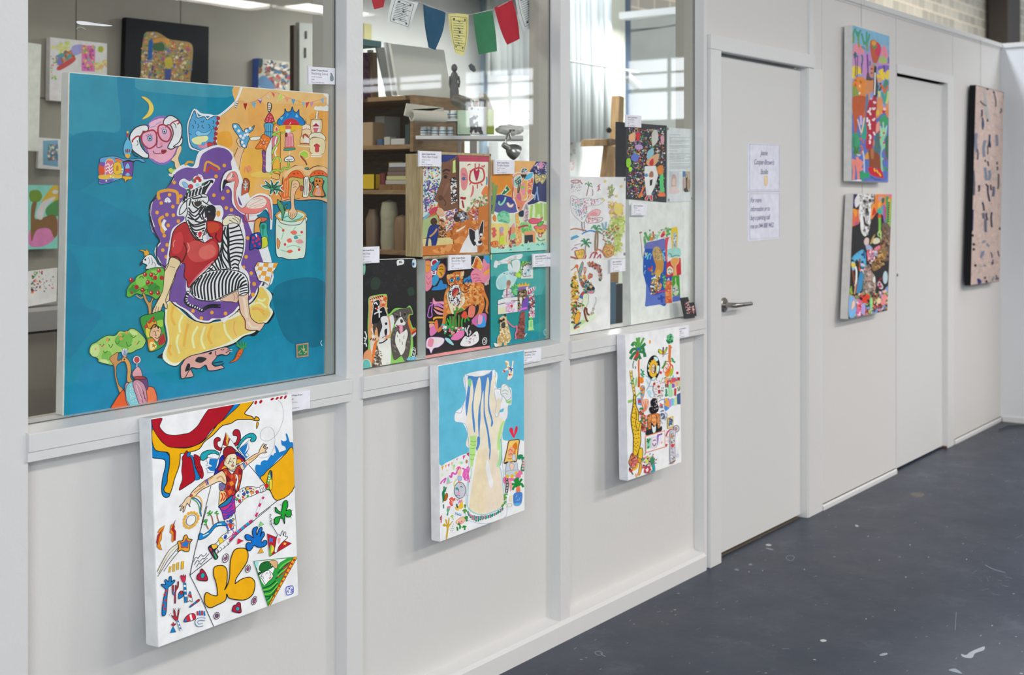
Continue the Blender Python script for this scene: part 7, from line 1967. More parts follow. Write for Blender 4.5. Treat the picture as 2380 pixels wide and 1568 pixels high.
sa_.run('''@1600 960 2.5795
d a0a4a8 1.6 1078 737 1328 788 363 950 1303 981 1668 875 1145 880 1820 1272 1237 1180 1065 1232 1440 862 445 942 695 935
p b4b8bc 1000 668 1016 672 1020 678 1006 680
p b0b4b8 462 788 480 782 500 790 482 796
p 90959c 460 806 485 808 512 818 490 818
c 8a9098 1.2 585 865 605 852 632 858 628 878 604 882
p c0c2c4 790 1358 810 1354 828 1360 822 1368 798 1368
p 8a9098 360 905 376 900 384 910 368 912
p 9a9ea6 1145 1448 1165 1438 1192 1436 1190 1446 1160 1454
p 9aa0a8 1635 1442 1665 1448 1690 1430 1740 1408 1775 1398 1770 1420 1720 1438 1700 1466 1650 1462
l 8a92a0 1 1780 910 1830 935 1900 955
l 8a92a0 .8 1606 1190 1603 1240 1600 1300
l 8a92a0 .7 562 1411 605 1411
l 7c8492 .7 1960 750 2012 725
p 6f6a66 1330 490 1360 474 1415 482 1400 500 1360 500
p 808690 275 936 290 930 305 940 290 944
p 888e98 1560 1540 1600 1530 1640 1560
s 7c8492 .7 1740 990 1760 1010 1790 980 1800 1010 1760 1060 1800 1050 1850 1000 1880 1004 1900 980 1940 990 1700 960 1730 940 1820 1080 1860 1090 1880 1030 1920 1040
@800 1000 2.644
c a8acb2 1 1540 1362 1570 1356 1588 1372 1560 1380
l a0a4aa 1.4 1575 1368 1590 1380 1606 1388''')
sa_.build('paint_spots', M_PRINT, flo)
# --- partition (wall_left): lower panels, heads over the windows, plain panels, all one painted sheet wall
bm = bmesh.new(); YP = .040; YB = .085
for x0, x1 in ((XL1, XA), (XB, XC), (XD, XE)): add_box(bm, x0, x1, YP, YB, 0, Z_SL+.02); add_box(bm, x0, x1, .012, YB, Z_WIN, Z_TOP)
XDL, XDR = XF(1669.7), XF(1869)            # first door opening
ZD = ZF(1670, 119)                         # head of the opening
XS1, XS2, XS3 = XF(1910), XF(2082.5), XF(2214)
X2R = XF(2199); ZD2 = ZF(2085, 170)
add_box(bm, XF(1642), XF(1880), .006, YB, ZD+.012, Z_TOP)
add_box(bm, XF(1889), XS1-.002, .0, YB, .0, Z_TOP, .001)
add_box(bm, XS1+.002, XS2-.002, .0, YB, .0, Z_TOP, .001)
add_box(bm, XS2+.003, XS3-.002, .0, YB, ZD2, Z_TOP, .001)
add_box(bm, XS3+.003, 8.56, .0, YB, .0, Z_TOP, .001)
struct(bm_obj('wall_left', bm, M_WHITE))
tn = [0]
def trim(bm, m=M_TRIM, bev=None):
    tn[0] += 1; return struct(bm_obj('trim_%d' % tn[0], bm, m))
def tbox(*a, bev=.0015, m=M_TRIM):
    b = bmesh.new(); add_box(b, *a, bev); return trim(b, m)
tbox(XL0, XL1, -.0005, .09, 0, Z_TOP)                     # posts
tbox(XA, XB, 0, .09, 0, Z_TOP)
tbox(XC, XD, 0, .09, 0, Z_TOP)
tbox(XE, XF(1644), 0, .09, 0, Z_TOP)
tbox(XF(1880), XF(1889), -.004, .05, ZF(1885, 128), Z_TOP)
def sill(x0, x1):                                         # window board with a lipped lower edge
    b = bmesh.new(); zi = Z_SILL+.010
    prof = [(-.012, Z_SB), (-.012, Z_SILL-.002), (-.010, Z_SILL), (.044, zi), (.10, zi), (.10, Z_SL), (-.008, Z_SL), (-.008, Z_SB)]
    rings = [[b.verts.new((x, y, z)) for y, z in prof] for x in (x0, x1)]; n = len(prof)
    for i in range(n): b.faces.new((rings[0][i], rings[0][(i+1) % n], rings[1][(i+1) % n], rings[1][i]))
    b.faces.new(rings[0][::-1]); b.faces.new(rings[1])
    return trim(b)
sill(XF(60), XA+.009); sill(XB-.009, XC+.009); sill(XD-.007, XE+.003)
# skirting with a small top ledge
def skirt(x0, x1, h=.062, y=-.012, ledge=True):
    b = bmesh.new(); yi = .045 if ledge else .0
    prof = [(y, 0), (y, h-.010), (y+.010, h), (yi, h+.012 if ledge else h+.002), (yi, 0)]
    rings = [[b.verts.new((x, q, z)) for q, z in prof] for x in (x0, x1)]; n = len(prof)
    for i in range(n): b.faces.new((rings[0][i], rings[0][(i+1) % n], rings[1][(i+1) % n], rings[1][i]))
    b.faces.new(rings[0][::-1]); b.faces.new(rings[1]); return b
b = skirt(XL0, XE, .066); struct(bm_obj('baseboard_left', b, M_TRIM))
b = skirt(XS1+.004, XS2, .028, -.007, False); merge(b, skirt(XS3+.03, 8.55, .028, -.007, False)); struct(bm_obj('baseboard_rear', b, M_TRIM))
# capping rail along the top
b = bmesh.new(); add_box(b, XL0, XF(2003)-.001, -.012, .10, Z_TOP, Z_TOP+.030, .003); add_box(b, XF(2003)+.001, XF(2272), -.012, .10, Z_TOP, Z_TOP+.030, .003); add_box(b, XF(2272)+.001, 8.57, -.012, .10, Z_TOP, Z_TOP+.030, .003); trim(b)
tbox(XS1, 8.55, -.004, 0, Z_TOP-.010, Z_TOP)
# end screen
struct(box('wall_right', 8.55, 8.63, -1.25, .10, 0, Z_TOP, mat('end_screen_paint', (.72, .73, .75), .5)))
tbox(8.54, 8.64, -1.26, .0, Z_TOP, Z_TOP+.03); struct(box('baseboard_right', 8.535, 8.55, -1.25, -.014, 0, .03, M_TRIM))
# --- doors
d1 = empty('door_1', (XDL, .03, 0)); d1['kind'] = 'structure'
zl = ZD-.012
box('door_leaf', XDL+.004, XF(1867.5, .03), .030, .068, .014, zl, M_DOOR, d1, .001)
b = bmesh.new()
add_box(b, XF(1644.5), XDL, -.014, .05, 0, ZD+.005, .002); add_box(b, XF(1644.5), XF(1888.5), -.014, .05, ZD, ZF(1644, 79), .002)
add_box(b, XF(1877), XS1-.003, -.006, .05, 0, ZD+.002, .0015); add_box(b, XDL-.02, XF(1877)+.02, .070, .084, .006, ZD+.03, 0); add_box(b, XF(1875.5), XF(1877.6), -.002, .07, 0, ZD, .001)
bm_obj('door_frame', b, M_TRIM, d1)
box('threshold', XDL, XF(1870), .03, .085, .0, .006, mat('worn_brown_threshold', (.10, .075, .05), .7), d1)
for py0, py1 in ((251, 296), (1057, 1105)):
    b = bmesh.new(); xh = XF(1868.5, .02); z1 = ZF(1868, py0, .02); z0 = ZF(1868, py1, .02)
    for k in range(3): add_tube(b, [(xh, .022, z0+(z1-z0)*k/3+.001), (xh, .022, z0+(z1-z0)*(k+1)/3-.001)], .0065, 12)
    bm_obj('hinge', b, M_TRIM if py0 > 900 else M_SATIN, d1, True, .6)
hp = P(1682, 708, .028)
h = lathe('door_handle', [(.0, 0), (.030, 0), (.030, .006), (.027, .009), (.010, .010)], (hp.x, .030, hp.z), M_SATIN, d1, 36, (0, -1, 0))
tube('lever', [(hp.x, .024, hp.z), (hp.x, -.006, hp.z), (hp.x+.006, -.022, hp.z), (hp.x+.022, -.028, hp.z), (hp.x+.07, -.028, hp.z-.001), (hp.x+.14, -.027, hp.z-.002)], [.011, .011, .0105, .0095, .009, .0085], M_SATIN, h, 16)
tube('grub_screw', [(hp.x+.052, -.0385, hp.z-.001), (hp.x+.052, -.036, hp.z-.001)], .003, M_BLACK, h)
d2 = empty('door_2', (XS2, .01, 0)); d2['kind'] = 'structure'
box('door_leaf', XS2+.006, XF(2197.5, .022), .022, .06, .012, ZD2-.012, M_DOOR, d2, .001)
b = bmesh.new(); add_box(b, XS2-.001, XS2+.004, -.003, .05, 0, ZD2, .001); add_box(b, X2R+.006, XS3, -.008, .05, 0, ZD2+.004, .0015); add_box(b, XS2, XS3, -.007, .05, ZD2, ZD2+.05, .0015); add_box(b, XS2-.02, X2R+.03, .062, .078, 0, ZD2+.03)
bm_obj('door_frame', b, M_TRIM, d2)
box('corner_rust', X2R-.015, XS3+.01, -.004, .02, 0, .012, mat('rusty_brown', (.09, .035, .02), .8), d2)
lh = P(2085, 639, .022); lathe('keyhole', [(0, 0), (.008, 0), (.008, .003), (0, .003)], (lh.x, .022, lh.z), M_BLACK, d2, 16, (0, -1, 0))
# --- windows: lining and pane
gl = bpy.data.materials.new('window_glass'); gl.use_nodes = True; nt = gl.node_tree; nt.nodes.remove(nt.nodes['Principled BSDF'])
N = nt.nodes.new; L = nt.links.new; ge = N('ShaderNodeNewGeometry'); dt = N('ShaderNodeVectorMath'); dt.operation = 'DOT_PRODUCT'; L(ge.outputs['Normal'], dt.inputs[0]); L(ge.outputs['Incoming'], dt.inputs[1])
def mth(op, a, b_=None):
    m_ = N('ShaderNodeMath'); m_.operation = op
    for i_, v_ in enumerate((a, b_)):
        if v_ is None: continue
        if isinstance(v_, (int, float)): m_.inputs[i_].default_value = v_
        else: L(v_, m_.inputs[i_])
    return m_.outputs[0]
# reflectance of a clear pane, the same from both sides
fres = mth('ADD', mth('MULTIPLY', mth('POWER', mth('SUBTRACT', 1.0, mth('ABSOLUTE', dt.outputs['Value'])), 5.0), .93), .065)
tr = nt.nodes.new('ShaderNodeBsdfTransparent'); tr.inputs[0].default_value = (.985, .99, .985, 1)
gs = nt.nodes.new('ShaderNodeBsdfGlossy'); gs.inputs['Roughness'].default_value = .0; ms = nt.nodes.new('ShaderNodeMixShader')
nt.links.new(fres, ms.inputs[0]); nt.links.new(tr.outputs[0], ms.inputs[1]); nt.links.new(gs.outputs[0], ms.inputs[2]); nt.links.new(ms.outputs[0], nt.nodes['Material Output'].inputs[0])
M_EDGE = mat('dark_glass_edge', (.10, .11, .10), .6)
for i, (x0, x1) in enumerate(((XL1, XA), (XB, XC), (XD, XE))):
    wd = empty('window_%d' % (i+1), (x0, Y_GL, Z_SILL)); wd['kind'] = 'structure'
    zb = Z_SILL+.010
    mesh_obj('pane', [(x0, Y_GL, zb), (x1, Y_GL, zb), (x1, Y_GL, Z_WIN), (x0, Y_GL, Z_WIN)], [(0, 1, 2, 3)], gl, wd)
    b = bmesh.new(); add_box(b, x1-.004, x1-.0003, Y_GL+.003, .125, zb, Z_WIN); add_box(b, x0+.0003, x0+.004, Y_GL+.003, .125, zb, Z_WIN); add_box(b, x0+.005, x1-.005, .101, .124, zb-.02, zb)
    add_box(b, x1, x1+.05, .092, .124, zb, Z_WIN)
    bm_obj('window_lining', b, M_LINER, wd)
    b = bmesh.new(); add_box(b, x1-.0035, x1-.0005, Y_GL-.004, Y_GL-.0015, zb, Z_WIN); add_box(b, x0, x1, Y_GL-.0035, Y_GL-.001, zb, zb+.0018); bm_obj('putty_line', b, M_EDGE, wd)
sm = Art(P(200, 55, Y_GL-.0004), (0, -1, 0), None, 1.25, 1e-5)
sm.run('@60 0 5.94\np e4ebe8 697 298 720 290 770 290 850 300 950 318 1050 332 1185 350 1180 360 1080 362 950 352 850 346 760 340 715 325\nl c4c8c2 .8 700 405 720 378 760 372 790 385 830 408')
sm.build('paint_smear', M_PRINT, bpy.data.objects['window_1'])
# --- hall: far gable with its grid window, opposite wall, ceiling, strip panels
M_HALL = mat('hall_grey_wall', (.16, .16, .155), .7, var=.12, vscale=1.3)
GX = 12.3; WZ0, WZ1 = 2.27, 2.95; b = bmesh.new()
add_box(b, GX, GX+.25, -10.6, .8, 0, WZ0); add_box(b, GX, GX+.25, -10.6, .8, WZ1, 6.8)
ed = [-10.6]+[q for r in GABLE for q in r[:2]]+[.8]
for i in range(0, len(ed), 2): add_box(b, GX, GX+.25, ed[i], ed[i+1], WZ0, WZ1)
for y0, y1, z0 in GABLE:
    if z0 > WZ0: add_box(b, GX, GX+.25, y0, y1, WZ0, z0)
struct(bm_obj('wall_gable', b, M_HALL)); M_BAR = mat('dark_glazing_bar', (.10, .12, .15), .5)
for k, (y0, y1, z0) in enumerate(GABLE):
    w4 = empty('window_%d' % (k+4), (GX, y0, WZ0)); w4['kind'] = 'structure'; b = bmesh.new()
    for i in (1, 2) if k == 1 else (1,):
        y = y0+(y1-y0)*i/(3 if k == 1 else 2); add_box(b, GX+.02, GX+.06, y-.014, y+.014, z0, WZ1)
    for z, t_ in ((2.60, .022), (2.79, .010)) if z0 < 2.5 else ((2.86, .01),): add_box(b, GX+.02, GX+.06, y0, y1, z-t_, z+t_)
    bm_obj('glazing_bars', b, M_BAR, w4)
struct(box('wall_front', -1.5, GX+.2, -10.8, -10.6, 0, 6.2, M_HALL)); struct(box('wall_end', -1.7, -1.5, -10.8, 6.2, 0, 6.2, M_HALL))
M_CEIL = mat('hall_ceiling', (.22, .22, .215), .8, var=.1)
b = bmesh.new(); add_box(b, -1.7, 8.6, -9.2, -.9, 3.62, 3.7); add_box(b, 8.6, GX+.1, -10.6, -6.9, 3.62, 3.7); struct(bm_obj('ceiling', b, M_CEIL))
b = bmesh.new(); add_box(b, -1.7, 8.6, -10.8, 1.2, 6.8, 6.9); add_box(b, -1.7, 3.9, 1.2, 6.2, 6.8, 6.9); add_box(b, 7.3, 8.6, 1.2, 6.2, 6.8, 6.9); add_box(b, 3.9, 7.3, 2.2, 6.2, 6.8, 6.9); struct(bm_obj('ceiling_roof', b, M_CEIL))
M_FIX = mat('white_light_housing', (.75, .75, .74), .4)
for i, (x, y) in enumerate(HALL_PANELS):
    b = bmesh.new()
    for a_ in ((x-.6, x-.56, y-.3, y+.3), (x+.56, x+.6, y-.3, y+.3), (x-.6, x+.6, y-.3, y-.26), (x-.6, x+.6, y+.26, y+.3)): add_box(b, *a_, 3.53, 3.62)
    add_box(b, x-.6, x+.6, y-.3, y+.3, 3.59, 3.62)
    o = bm_obj('ceiling_light', b, M_FIX); tag(o, 'long white ceiling light in the rows over the gallery hall', 'light', 'ceiling lights over the gallery hall')
# opposite gallery screens that show faintly in the glass
M_SCR = mat('pale_gallery_screen', (.34, .34, .33), .5)
struct(box('wall_opposite', -1.2, 2.3, -5.6, -5.5, 0, 2.4, M_SCR)); struct(box('wall_opposite', 2.9, 4.7, -5.6, -5.5, 0, 2.4, M_SCR)); struct(box('wall_opposite', 5.2, 7.2, -6.2, -6.1, 0, 2.4, M_SCR))
# --- block wall of the building behind the studios
bw = bpy.data.materials.new('painted_block_wall'); bw.use_nodes = True; nt = bw.node_tree; bs = nt.nodes['Principled BSDF']
tc = nt.nodes.new('ShaderNodeTexCoord'); sx = nt.nodes.new('ShaderNodeSeparateXYZ'); cb = nt.nodes.new('ShaderNodeCombineXYZ'); br = nt.nodes.new('ShaderNodeTexBrick')
br.inputs['Scale'].default_value = 1; br.inputs['Brick Width'].default_value = .4; br.inputs['Row Height'].default_value = .2; br.inputs['Mortar Size'].default_value = .012
br.inputs['Color1'].default_value = (.50, .47, .40, 1); br.inputs['Color2'].default_value = (.34, .325, .28, 1); br.inputs['Mortar'].default_value = (.72, .63, .50, 1)
nt.links.new(tc.outputs['Object'], sx.inputs[0]); nt.links.new(sx.outputs[0], cb.inputs[0]); nt.links.new(sx.outputs[2], cb.inputs[1]); nt.links.new(cb.outputs[0], br.inputs['Vector']); nt.links.new(br.outputs['Color'], bs.inputs['Base Color']); bs.inputs['Roughness'].default_value = .8
struct(box('wall_rear', -1.5, 44, 6.0, 6.2, 0, 9, bw))
tag(box('steel_column', 28.6, 29.6, 5.5, 5.9, 0, 8.5, mat('dark_brown_steel', (.03, .022, .018), .7)), 'dark brown steel column by the block wall above the end screen', 'column')
tag(box('steel_column', 20.5, 20.85, 5.9, 5.98, 0, 8.5, mat('grey_green_steel', (.16, .17, .13), .6)), 'narrow grey-green column against the pale block wall above the partition', 'column')
w8 = empty('window_8', (-1.39, -6.2, .9)); w8['kind'] = 'structure'; b = bmesh.new()  # bars added to frame the left fill lamp; the wall behind is solid
for i in range(5): add_box(b, -1.39, -1.36, -6.2+i-.03, -6.2+i+.03, .9, 3.5)
for z in (.9, 2.2, 3.5): add_box(b, -1.39, -1.36, -6.23, -2.17, z-.03, z+.03)
bm_obj('glazing_bars', b, M_BAR, w8)
# --- studio room
M_BEIGE_DIM = mat('beige_wall_dimmed', (.40, .38, .32), .7, var=.06); M_STW = mat('white_studio_wall', (.74, .75, .72), .6, var=.04); M_GRN = mat('grey_green_wall', (.62, .64, .58), .7, var=.05)  # beige panels carry the first window's dimmer local light in their colour
YBK = 3.0
b = bmesh.new()
for x0, x1 in ((-.5, 3.72), (3.725, 4.35), (4.355, 5.6)):
    add_box(b, x0, x1, YBK, YBK+.1, 0, 1.93, .002); add_box(b, x0, x1, YBK, YBK+.1, 1.935, 3.0, .002)
struct(bm_obj('wall_back', b, M_BEIGE_DIM))
b = bmesh.new(); add_box(b, 5.601, XF(1421, YBK), YBK, YBK+.1, 0, 3.0)
struct(bm_obj('wall_studio', b, M_STW))
struct(box('wall_studio_side', 10.6, 10.7, 3.3, 5.4, 0, 3.2, M_GRN)); struct(box('wall_studio_rear', XF(1445, 3.2), 10.7, 5.3, 5.4, 0, 4.2, M_GRN))
struct(box('ceiling_studio', -1.4, 7.05, .13, 3.0, 2.80, 2.86, mat('studio_ceiling', (.42, .40, .36), .8)))
struct(box('wall_studio_left', -.6, -.5, .1, 3.1, 0, 3.0, M_BEIGE_DIM))
b = bmesh.new(); add_box(b, XF(1421, 2.99), XF(1444, 2.99), 2.99, 3.1, 0, 3.3); add_box(b, XF(1444, 3.0), XF(1453, 3.0), 3.0, 3.1, 0, 3.3); struct(bm_obj('trim_studio_post', b, mat('cream_post', (.60, .61, .50), .6)))
M_BPOST = mat('slate_blue_steel', (.085, .125, .19), .5)
tag(box('steel_post', XF(1454, 3.05), XF(1466, 3.05), 3.05, 3.07, 0, 3.3, M_BPOST), 'slate blue steel post beyond the easel at the back of the studio', 'post')
tag(box('steel_post', XF(1123, 2.96), XF(1133, 2.96), 2.96, 2.985, 0, 3.0, mat('pale_blue_steel', (.32, .42, .52), .5)), 'pale blue steel post behind the cow-print pot', 'post')
# ================================================================ paintings and cards
def card(label, c, y, title, lines, off=None, thick=.003, extra=None, artcut=None):
    """small printed label in a clear holder"""
    p0 = P(c[0][0], c[0][1], y); n = Vector((0, -1, 0)); fr = [hit(x, q, p0, n) for x, q in c]
    e = empty('label_card', (fr[3].x, y, fr[3].z), label, 'label card')
    a = Art(p0, n, None, 1.25, 5e-5)
    bk = [v+Vector((0, thick, 0)) for v in fr]
    a.solid(fr+bk, [(0, 1, 2, 3), (7, 6, 5, 4), (0, 4, 5, 1), (1, 5, 6, 2), (2, 6, 7, 3), (3, 7, 4, 0)], hx('d9d8e0', 1.25))
    ex = (fr[1]-fr[0]); W = ex.length; ex = ex.normalized(); ez = (fr[3]-fr[0]); H = ez.length; ez = ez.normalized(); s_ = W/.09
    if off is None: off = .010
    xx = off*s_; v = .018*s_; k_ = H/(.052*s_) if H < .052*s_ else 1
    a.text('Jeanie Cooper-Brown', '30303a', fr[0], ex, ez, .0062*s_, xx, v*k_*.7, bold=.00015)
    a.text(title, '55555f', fr[0], ex, ez, .0088*s_, xx, v*k_*1.3)
    yy = v*k_*1.3
    for ln in lines:
        yy += .0085*s_*k_; a.text(ln, '6a6a72', fr[0], ex, ez, .0050*s_, xx, yy)
    if extra: a.run(extra)
    a.build('printed_card', M_PRINT, e)
    b = bmesh.new(); add_box(b, fr[0].x-.0035, fr[0].x+.0005, y-.0008, y+thick, fr[3].z-.001, fr[0].z+.001); bm_obj('holder_edge', b, mat('clear_plastic_edge', (.72, .73, .76), .2), e)
    return e
STD = ['Acrylic on canvas', '$900', 'Phone: 044 888 9452']
# big zebra canvas leaning behind the first window
zo, za = painting('painting', 'large teal painting of a zebra-headed figure reclining on a purple cushion, behind glass', ART['zebra'],
    [(160.5, 167), (765.6, 217.5), (755.7, 872.5), (146.5, 968)], .052, .074, .030, 'd4d3cc')
# lower paintings hung from the window boards
painting('painting', 'white painting of a leaping jester in patchwork clothes with yellow leaf shapes', ART['jester'],
    [(350, 973), (678.5, 914.5), (694, 1383), (367.5, 1505)], -.058, -.086, .044, 'e0e0e0')
painting('painting', 'sky blue painting of a cream and blue-striped vase, hung below the second window', ART['vase'],
    [(1018, 849.5), (1218, 813), (1219.5, 1186), (1022.5, 1259.5)], -.048, -.052, .034, 'dedede')
painting('painting', 'narrow white painting with a yellow leopard and palms, hung below the third window', ART['leopard'],
    [(1452.5, 778), (1579.5, 758.5), (1584, 1074), (1459, 1117.5)], -.050, -.058, .036, 'dadade')
# paintings on the wall by the doors
def wire(px, y0, y1, Y, parent): tube('hanging_wire', [P(px, y0, Y), P(px, y1, Y)], .0009, M_WIRE, parent, 6)
gp, _ = painting('painting', 'tall jungle painting of a woman in a red dress, hung above the cow painting', ART['garden'],
    [(1981.5, 57.5), (2067.5, 83), (2064.5, 424.5), (1979.5, 421)], -.055, -.055, .042, 'cfcdca')
wire(2002, 2, 62, -.012, gp)
cp, _ = painting('painting', 'dark painting of a white cow head over a colourful crowd, beside the door', ART['cow'],
    [(1983.5, 450), (2073.5, 450.5), (2062.5, 722), (1971.5, 741.5)], -.052, -.066, .042, 'cbc8c4')
wire(2004, 427, 452, -.020, cp)
pp, _ = painting('painting', 'tall pale pink abstract painting with navy flecks and black edges by the corner', ART['pink'],
    [(2268, 197), (2333.5, 214), (2323, 654), (2256, 663.5)], -.050, -.060, .038, '16171a', .95)
wire(2279, 92, 199, -.012, pp)
# framed portrait in the second window
ff = empty('framed_painting', P(952, 600, .052), 'wood-framed painting of a brown face over dogs, standing at the middle of the second window', 'framed painting')
fc = [(979, 359), (1141.5, 359.5), (1136, 592), (978, 599)]
M_PINE = wood('pale_pine', 'c8b48e', 'b09668', (14, 14, 1.2)); xa, xb = XF(979, .055), XF(1141.5, .055); zt_, zb_ = ZF(979, 351.5, .055), ZF(978, 602, .055)
b = bmesh.new(); t_ = .0075
add_box(b, xa, xa+t_, .055, .117, zb_, zt_, .001); add_box(b, xb-t_, xb, .055, .117, zb_, zt_, .001); add_box(b, xa, xb, .055, .117, zt_-t_, zt_, .001); add_box(b, xa, xb, .055, .117, zb_, zb_+t_, .001)
bm_obj('wooden_frame', b, M_PINE, ff)
painting('canvas', None, ART['bestfriend'], [(980.5, 357), (1136.5, 362), (1135, 588), (980.5, 595)], .060, .060, .03, '7a1c1c', GAIN_IN, parent=ff)
painting('painting', 'painting of an orange double-headed fish over a green garden, right of the wood-framed face', ART['fish'],
    [(1143, 371), (1274.5, 375.5), (1272.5, 581), (1140.5, 589)], .054, .054, .03, 'c8bca8', GAIN_IN)
painting('painting', 'black painting of two sitting dogs, one white-faced and one grey, behind glass', ART['dogs'],
    [(838, 604.5), (968, 600), (967, 836), (838, 858)], .054, .054, .03, 'b8beba', GAIN_IN)
painting('painting', 'black painting of an orange tiger under a pink butterfly, below the wood-framed face', ART['tiger'],
    [(988, 602), (1139, 592.5), (1139, 811), (989, 833.5)], .056, .060, .034, 'b4bab6', GAIN_IN)
painting('painting', 'teal painting of a woman with a parasol and a pale dog, behind glass', ART['teal'],
    [(1140, 590), (1277.5, 581), (1277, 787), (1140.5, 811)], .058, .058, .03, '1f7a80', GAIN_IN)
# third window
def sheet(name, label, art, c, y, side='dfe0dc', thick=.004, gain=GAIN_IN, base='e6e7e3', cat='drawing', tacks=()):
    o, a = painting(name, label, art, c, y, y, thick, side, gain, base=base, cat=cat, bev=0)
    for x, q in tacks:
        t = lathe('adhesive_dot', [(0, 0), (.006, 0), (.0055, .0015), (0, .002)], (P(x, q, y).x, y-.0002, P(x, q, y).z), M_GREY, o, 14, (0, -1, 0))
    return o
painting('painting', 'large white canvas with a blue swirl and red and green patches, third window', ART['swirl'],
    [(1461, 462), (1611, 455), (1611, 739), (1466, 758)], .054, .060, .034, 'c8ccc9', GAIN_IN, base='dfe3de')
sheet('print', 'dark grey sheet crowded with small colourful figures round a pair of white trousers', ART['collage'],
    [(1432.5, 283), (1549.7, 291.5), (1549, 470), (1432, 460)], .051, base='3f4045', side='3f4045', cat='art print', tacks=((1552, 299),))
sheet('drawing', 'white watercolour sheet of a patchwork whale over palm trees, middle left of the third window', ART['whale'],
    [(1320, 410.5), (1454.5, 411.5), (1453.5, 600), (1320, 603)], .0505, tacks=((1452, 417), (1451, 590)))
sheet('drawing', 'white watercolour sheet of a patchwork dog sitting on grass in the third window', ART['camel'],
    [(1322, 604), (1418.5, 601.5), (1418, 763), (1322, 779)], .0505)
LET = '\n'.join(['@1540 290 8.25'] + ['s 7a8084 %s %s' % (w_, ' '.join('%g %g' % q for q in ((x0, y0), (x1, y0+(x1-x0)*.02)))) for x0, x1, y0, w_ in
    ((130, 335, 188, .7), (130, 520, 242, .7), (130, 160, 262, .6), (130, 515, 292, .7), (130, 510, 318, .7), (130, 360, 346, .7), (130, 515, 396, .7), (130, 510, 420, .7), (130, 320, 446, .6), (130, 290, 498, .6),
     (130, 525, 548, .7), (130, 440, 574, .7), (130, 530, 610, .7), (130, 430, 636, .7), (130, 530, 670, .7), (130, 505, 694, .7), (130, 525, 736, .7), (130, 528, 762, .7), (130, 528, 788, .7), (130, 528, 812, .7), (130, 490, 836, .7))] +
    ['P c8ccd2 125 885 315 890 312 1310 125 1310', 'P b8c4cc 125 885 200 890 200 980 125 1010', 'p c0a69c 165 1160 180 980 220 945 255 980 265 1100 250 1190 170 1180', 'p d8c0b4 185 1140 200 1030 240 1030 240 1150', 'p dccac6 130 1310 150 1210 220 1180 300 1210 312 1310',
     'P b8a890 385 890 528 890 528 1285 385 1260', 'P 4a7ab0 385 890 440 890 440 990 385 1000', 'p b89ca0 385 1060 430 1040 430 1200 390 1190', 'p a88a70 480 1060 528 1060 528 1200 480 1220', 'p 2e2e24 440 960 465 950 480 1000 470 1100 475 1220 500 1280 420 1285 410 1220 445 1200 445 1060', 'o d0b0a0 458 985 12 30'])
sheet('letter', 'white typed letter with two small photos of a woman, in the third window', LET,
    [(1550.5, 296), (1611.5, 300), (1610.5, 467), (1551, 470)], .0515, base='d6dcdc', side='ccd2d2', cat='letter', tacks=((1610, 302), (1554, 464.5), (1608, 460.5)))
sheet('drawing', 'pale paper strip with dark dots between the two watercolour sheets', '', [(1419.5, 601), (1454.5, 600.5), (1453.5, 630), (1419.5, 633)], .0535, base='d0d2d4', tacks=((1422, 627), (1450, 609)))
# cards on the glass and on the window boards
YC = .0405
card('small white title card at the right end of the first window', [(717, 154), (778.5, 158.5), (778, 196.5), (717, 194.5)], YC, 'Reclining Zebra', STD, extra='@440 0 6.533\np 7f8a8c 2140 1105 2165 1115 2190 1170 2190 1215 2165 1235 2140 1220 2135 1170 2145 1140')
card('title card over the top left corner of the wood frame', [(974.5, 350.5), (1026, 352), (1026, 386.5), (974.5, 386)], YC, "Man's Best Friend", STD)
card('title card over the top left corner of the orange fish painting', [(1150, 371), (1196, 372.5), (1195.5, 403.5), (1150, 404.5)], YC, 'Double Header', STD)
card('title card between the wood-framed face and the tiger painting', [(1044, 593), (1095, 592), (1095, 624.5), (1043.5, 628)], YC, 'Eye of the Tiger', STD)
card('title card at the right edge of the teal parasol painting', [(1239, 590), (1281, 587.5), (1280.5, 619), (1240, 620.5)], YC, 'Diamonds with Being', STD)
card('title card over the two dogs painting at the left edge of the second window', [(836, 574), (882, 572.5), (882, 610), (836, 613)], YC, 'Salty Dogs', STD)
card('title card on top of the dark grey crowded sheet', [(1455, 266.5), (1490.5, 269), (1490.5, 296.5), (1455, 294.5)], YC, 'In my Pod', STD)
card('title card just under the dark grey crowded sheet', [(1469, 472.5), (1504, 473.5), (1503.5, 500), (1469, 500)], YC, 'Home', STD)
card('title card between the watercolour dog and the blue swirl canvas', [(1420, 602.5), (1453, 601), (1453.5, 629.5), (1420, 633)], YC, 'Mates with Dog', STD)
card('title card on the window board right of the jester painting', [(668, 911), (721, 906.5), (721, 948), (668, 958)], -.0155, 'Jester', STD, .004)
card('title card on the window board right of the blue vase painting', [(1213, 813.5), (1258, 808), (1257.5, 838), (1213, 847)], -.0155, 'Breaking Out', STD, .012)
card('title card on the window board right of the leopard painting', [(1574, 760), (1601.5, 755), (1601, 782), (1574, 787.5)], -.0155, 'Jungle', STD, .012)
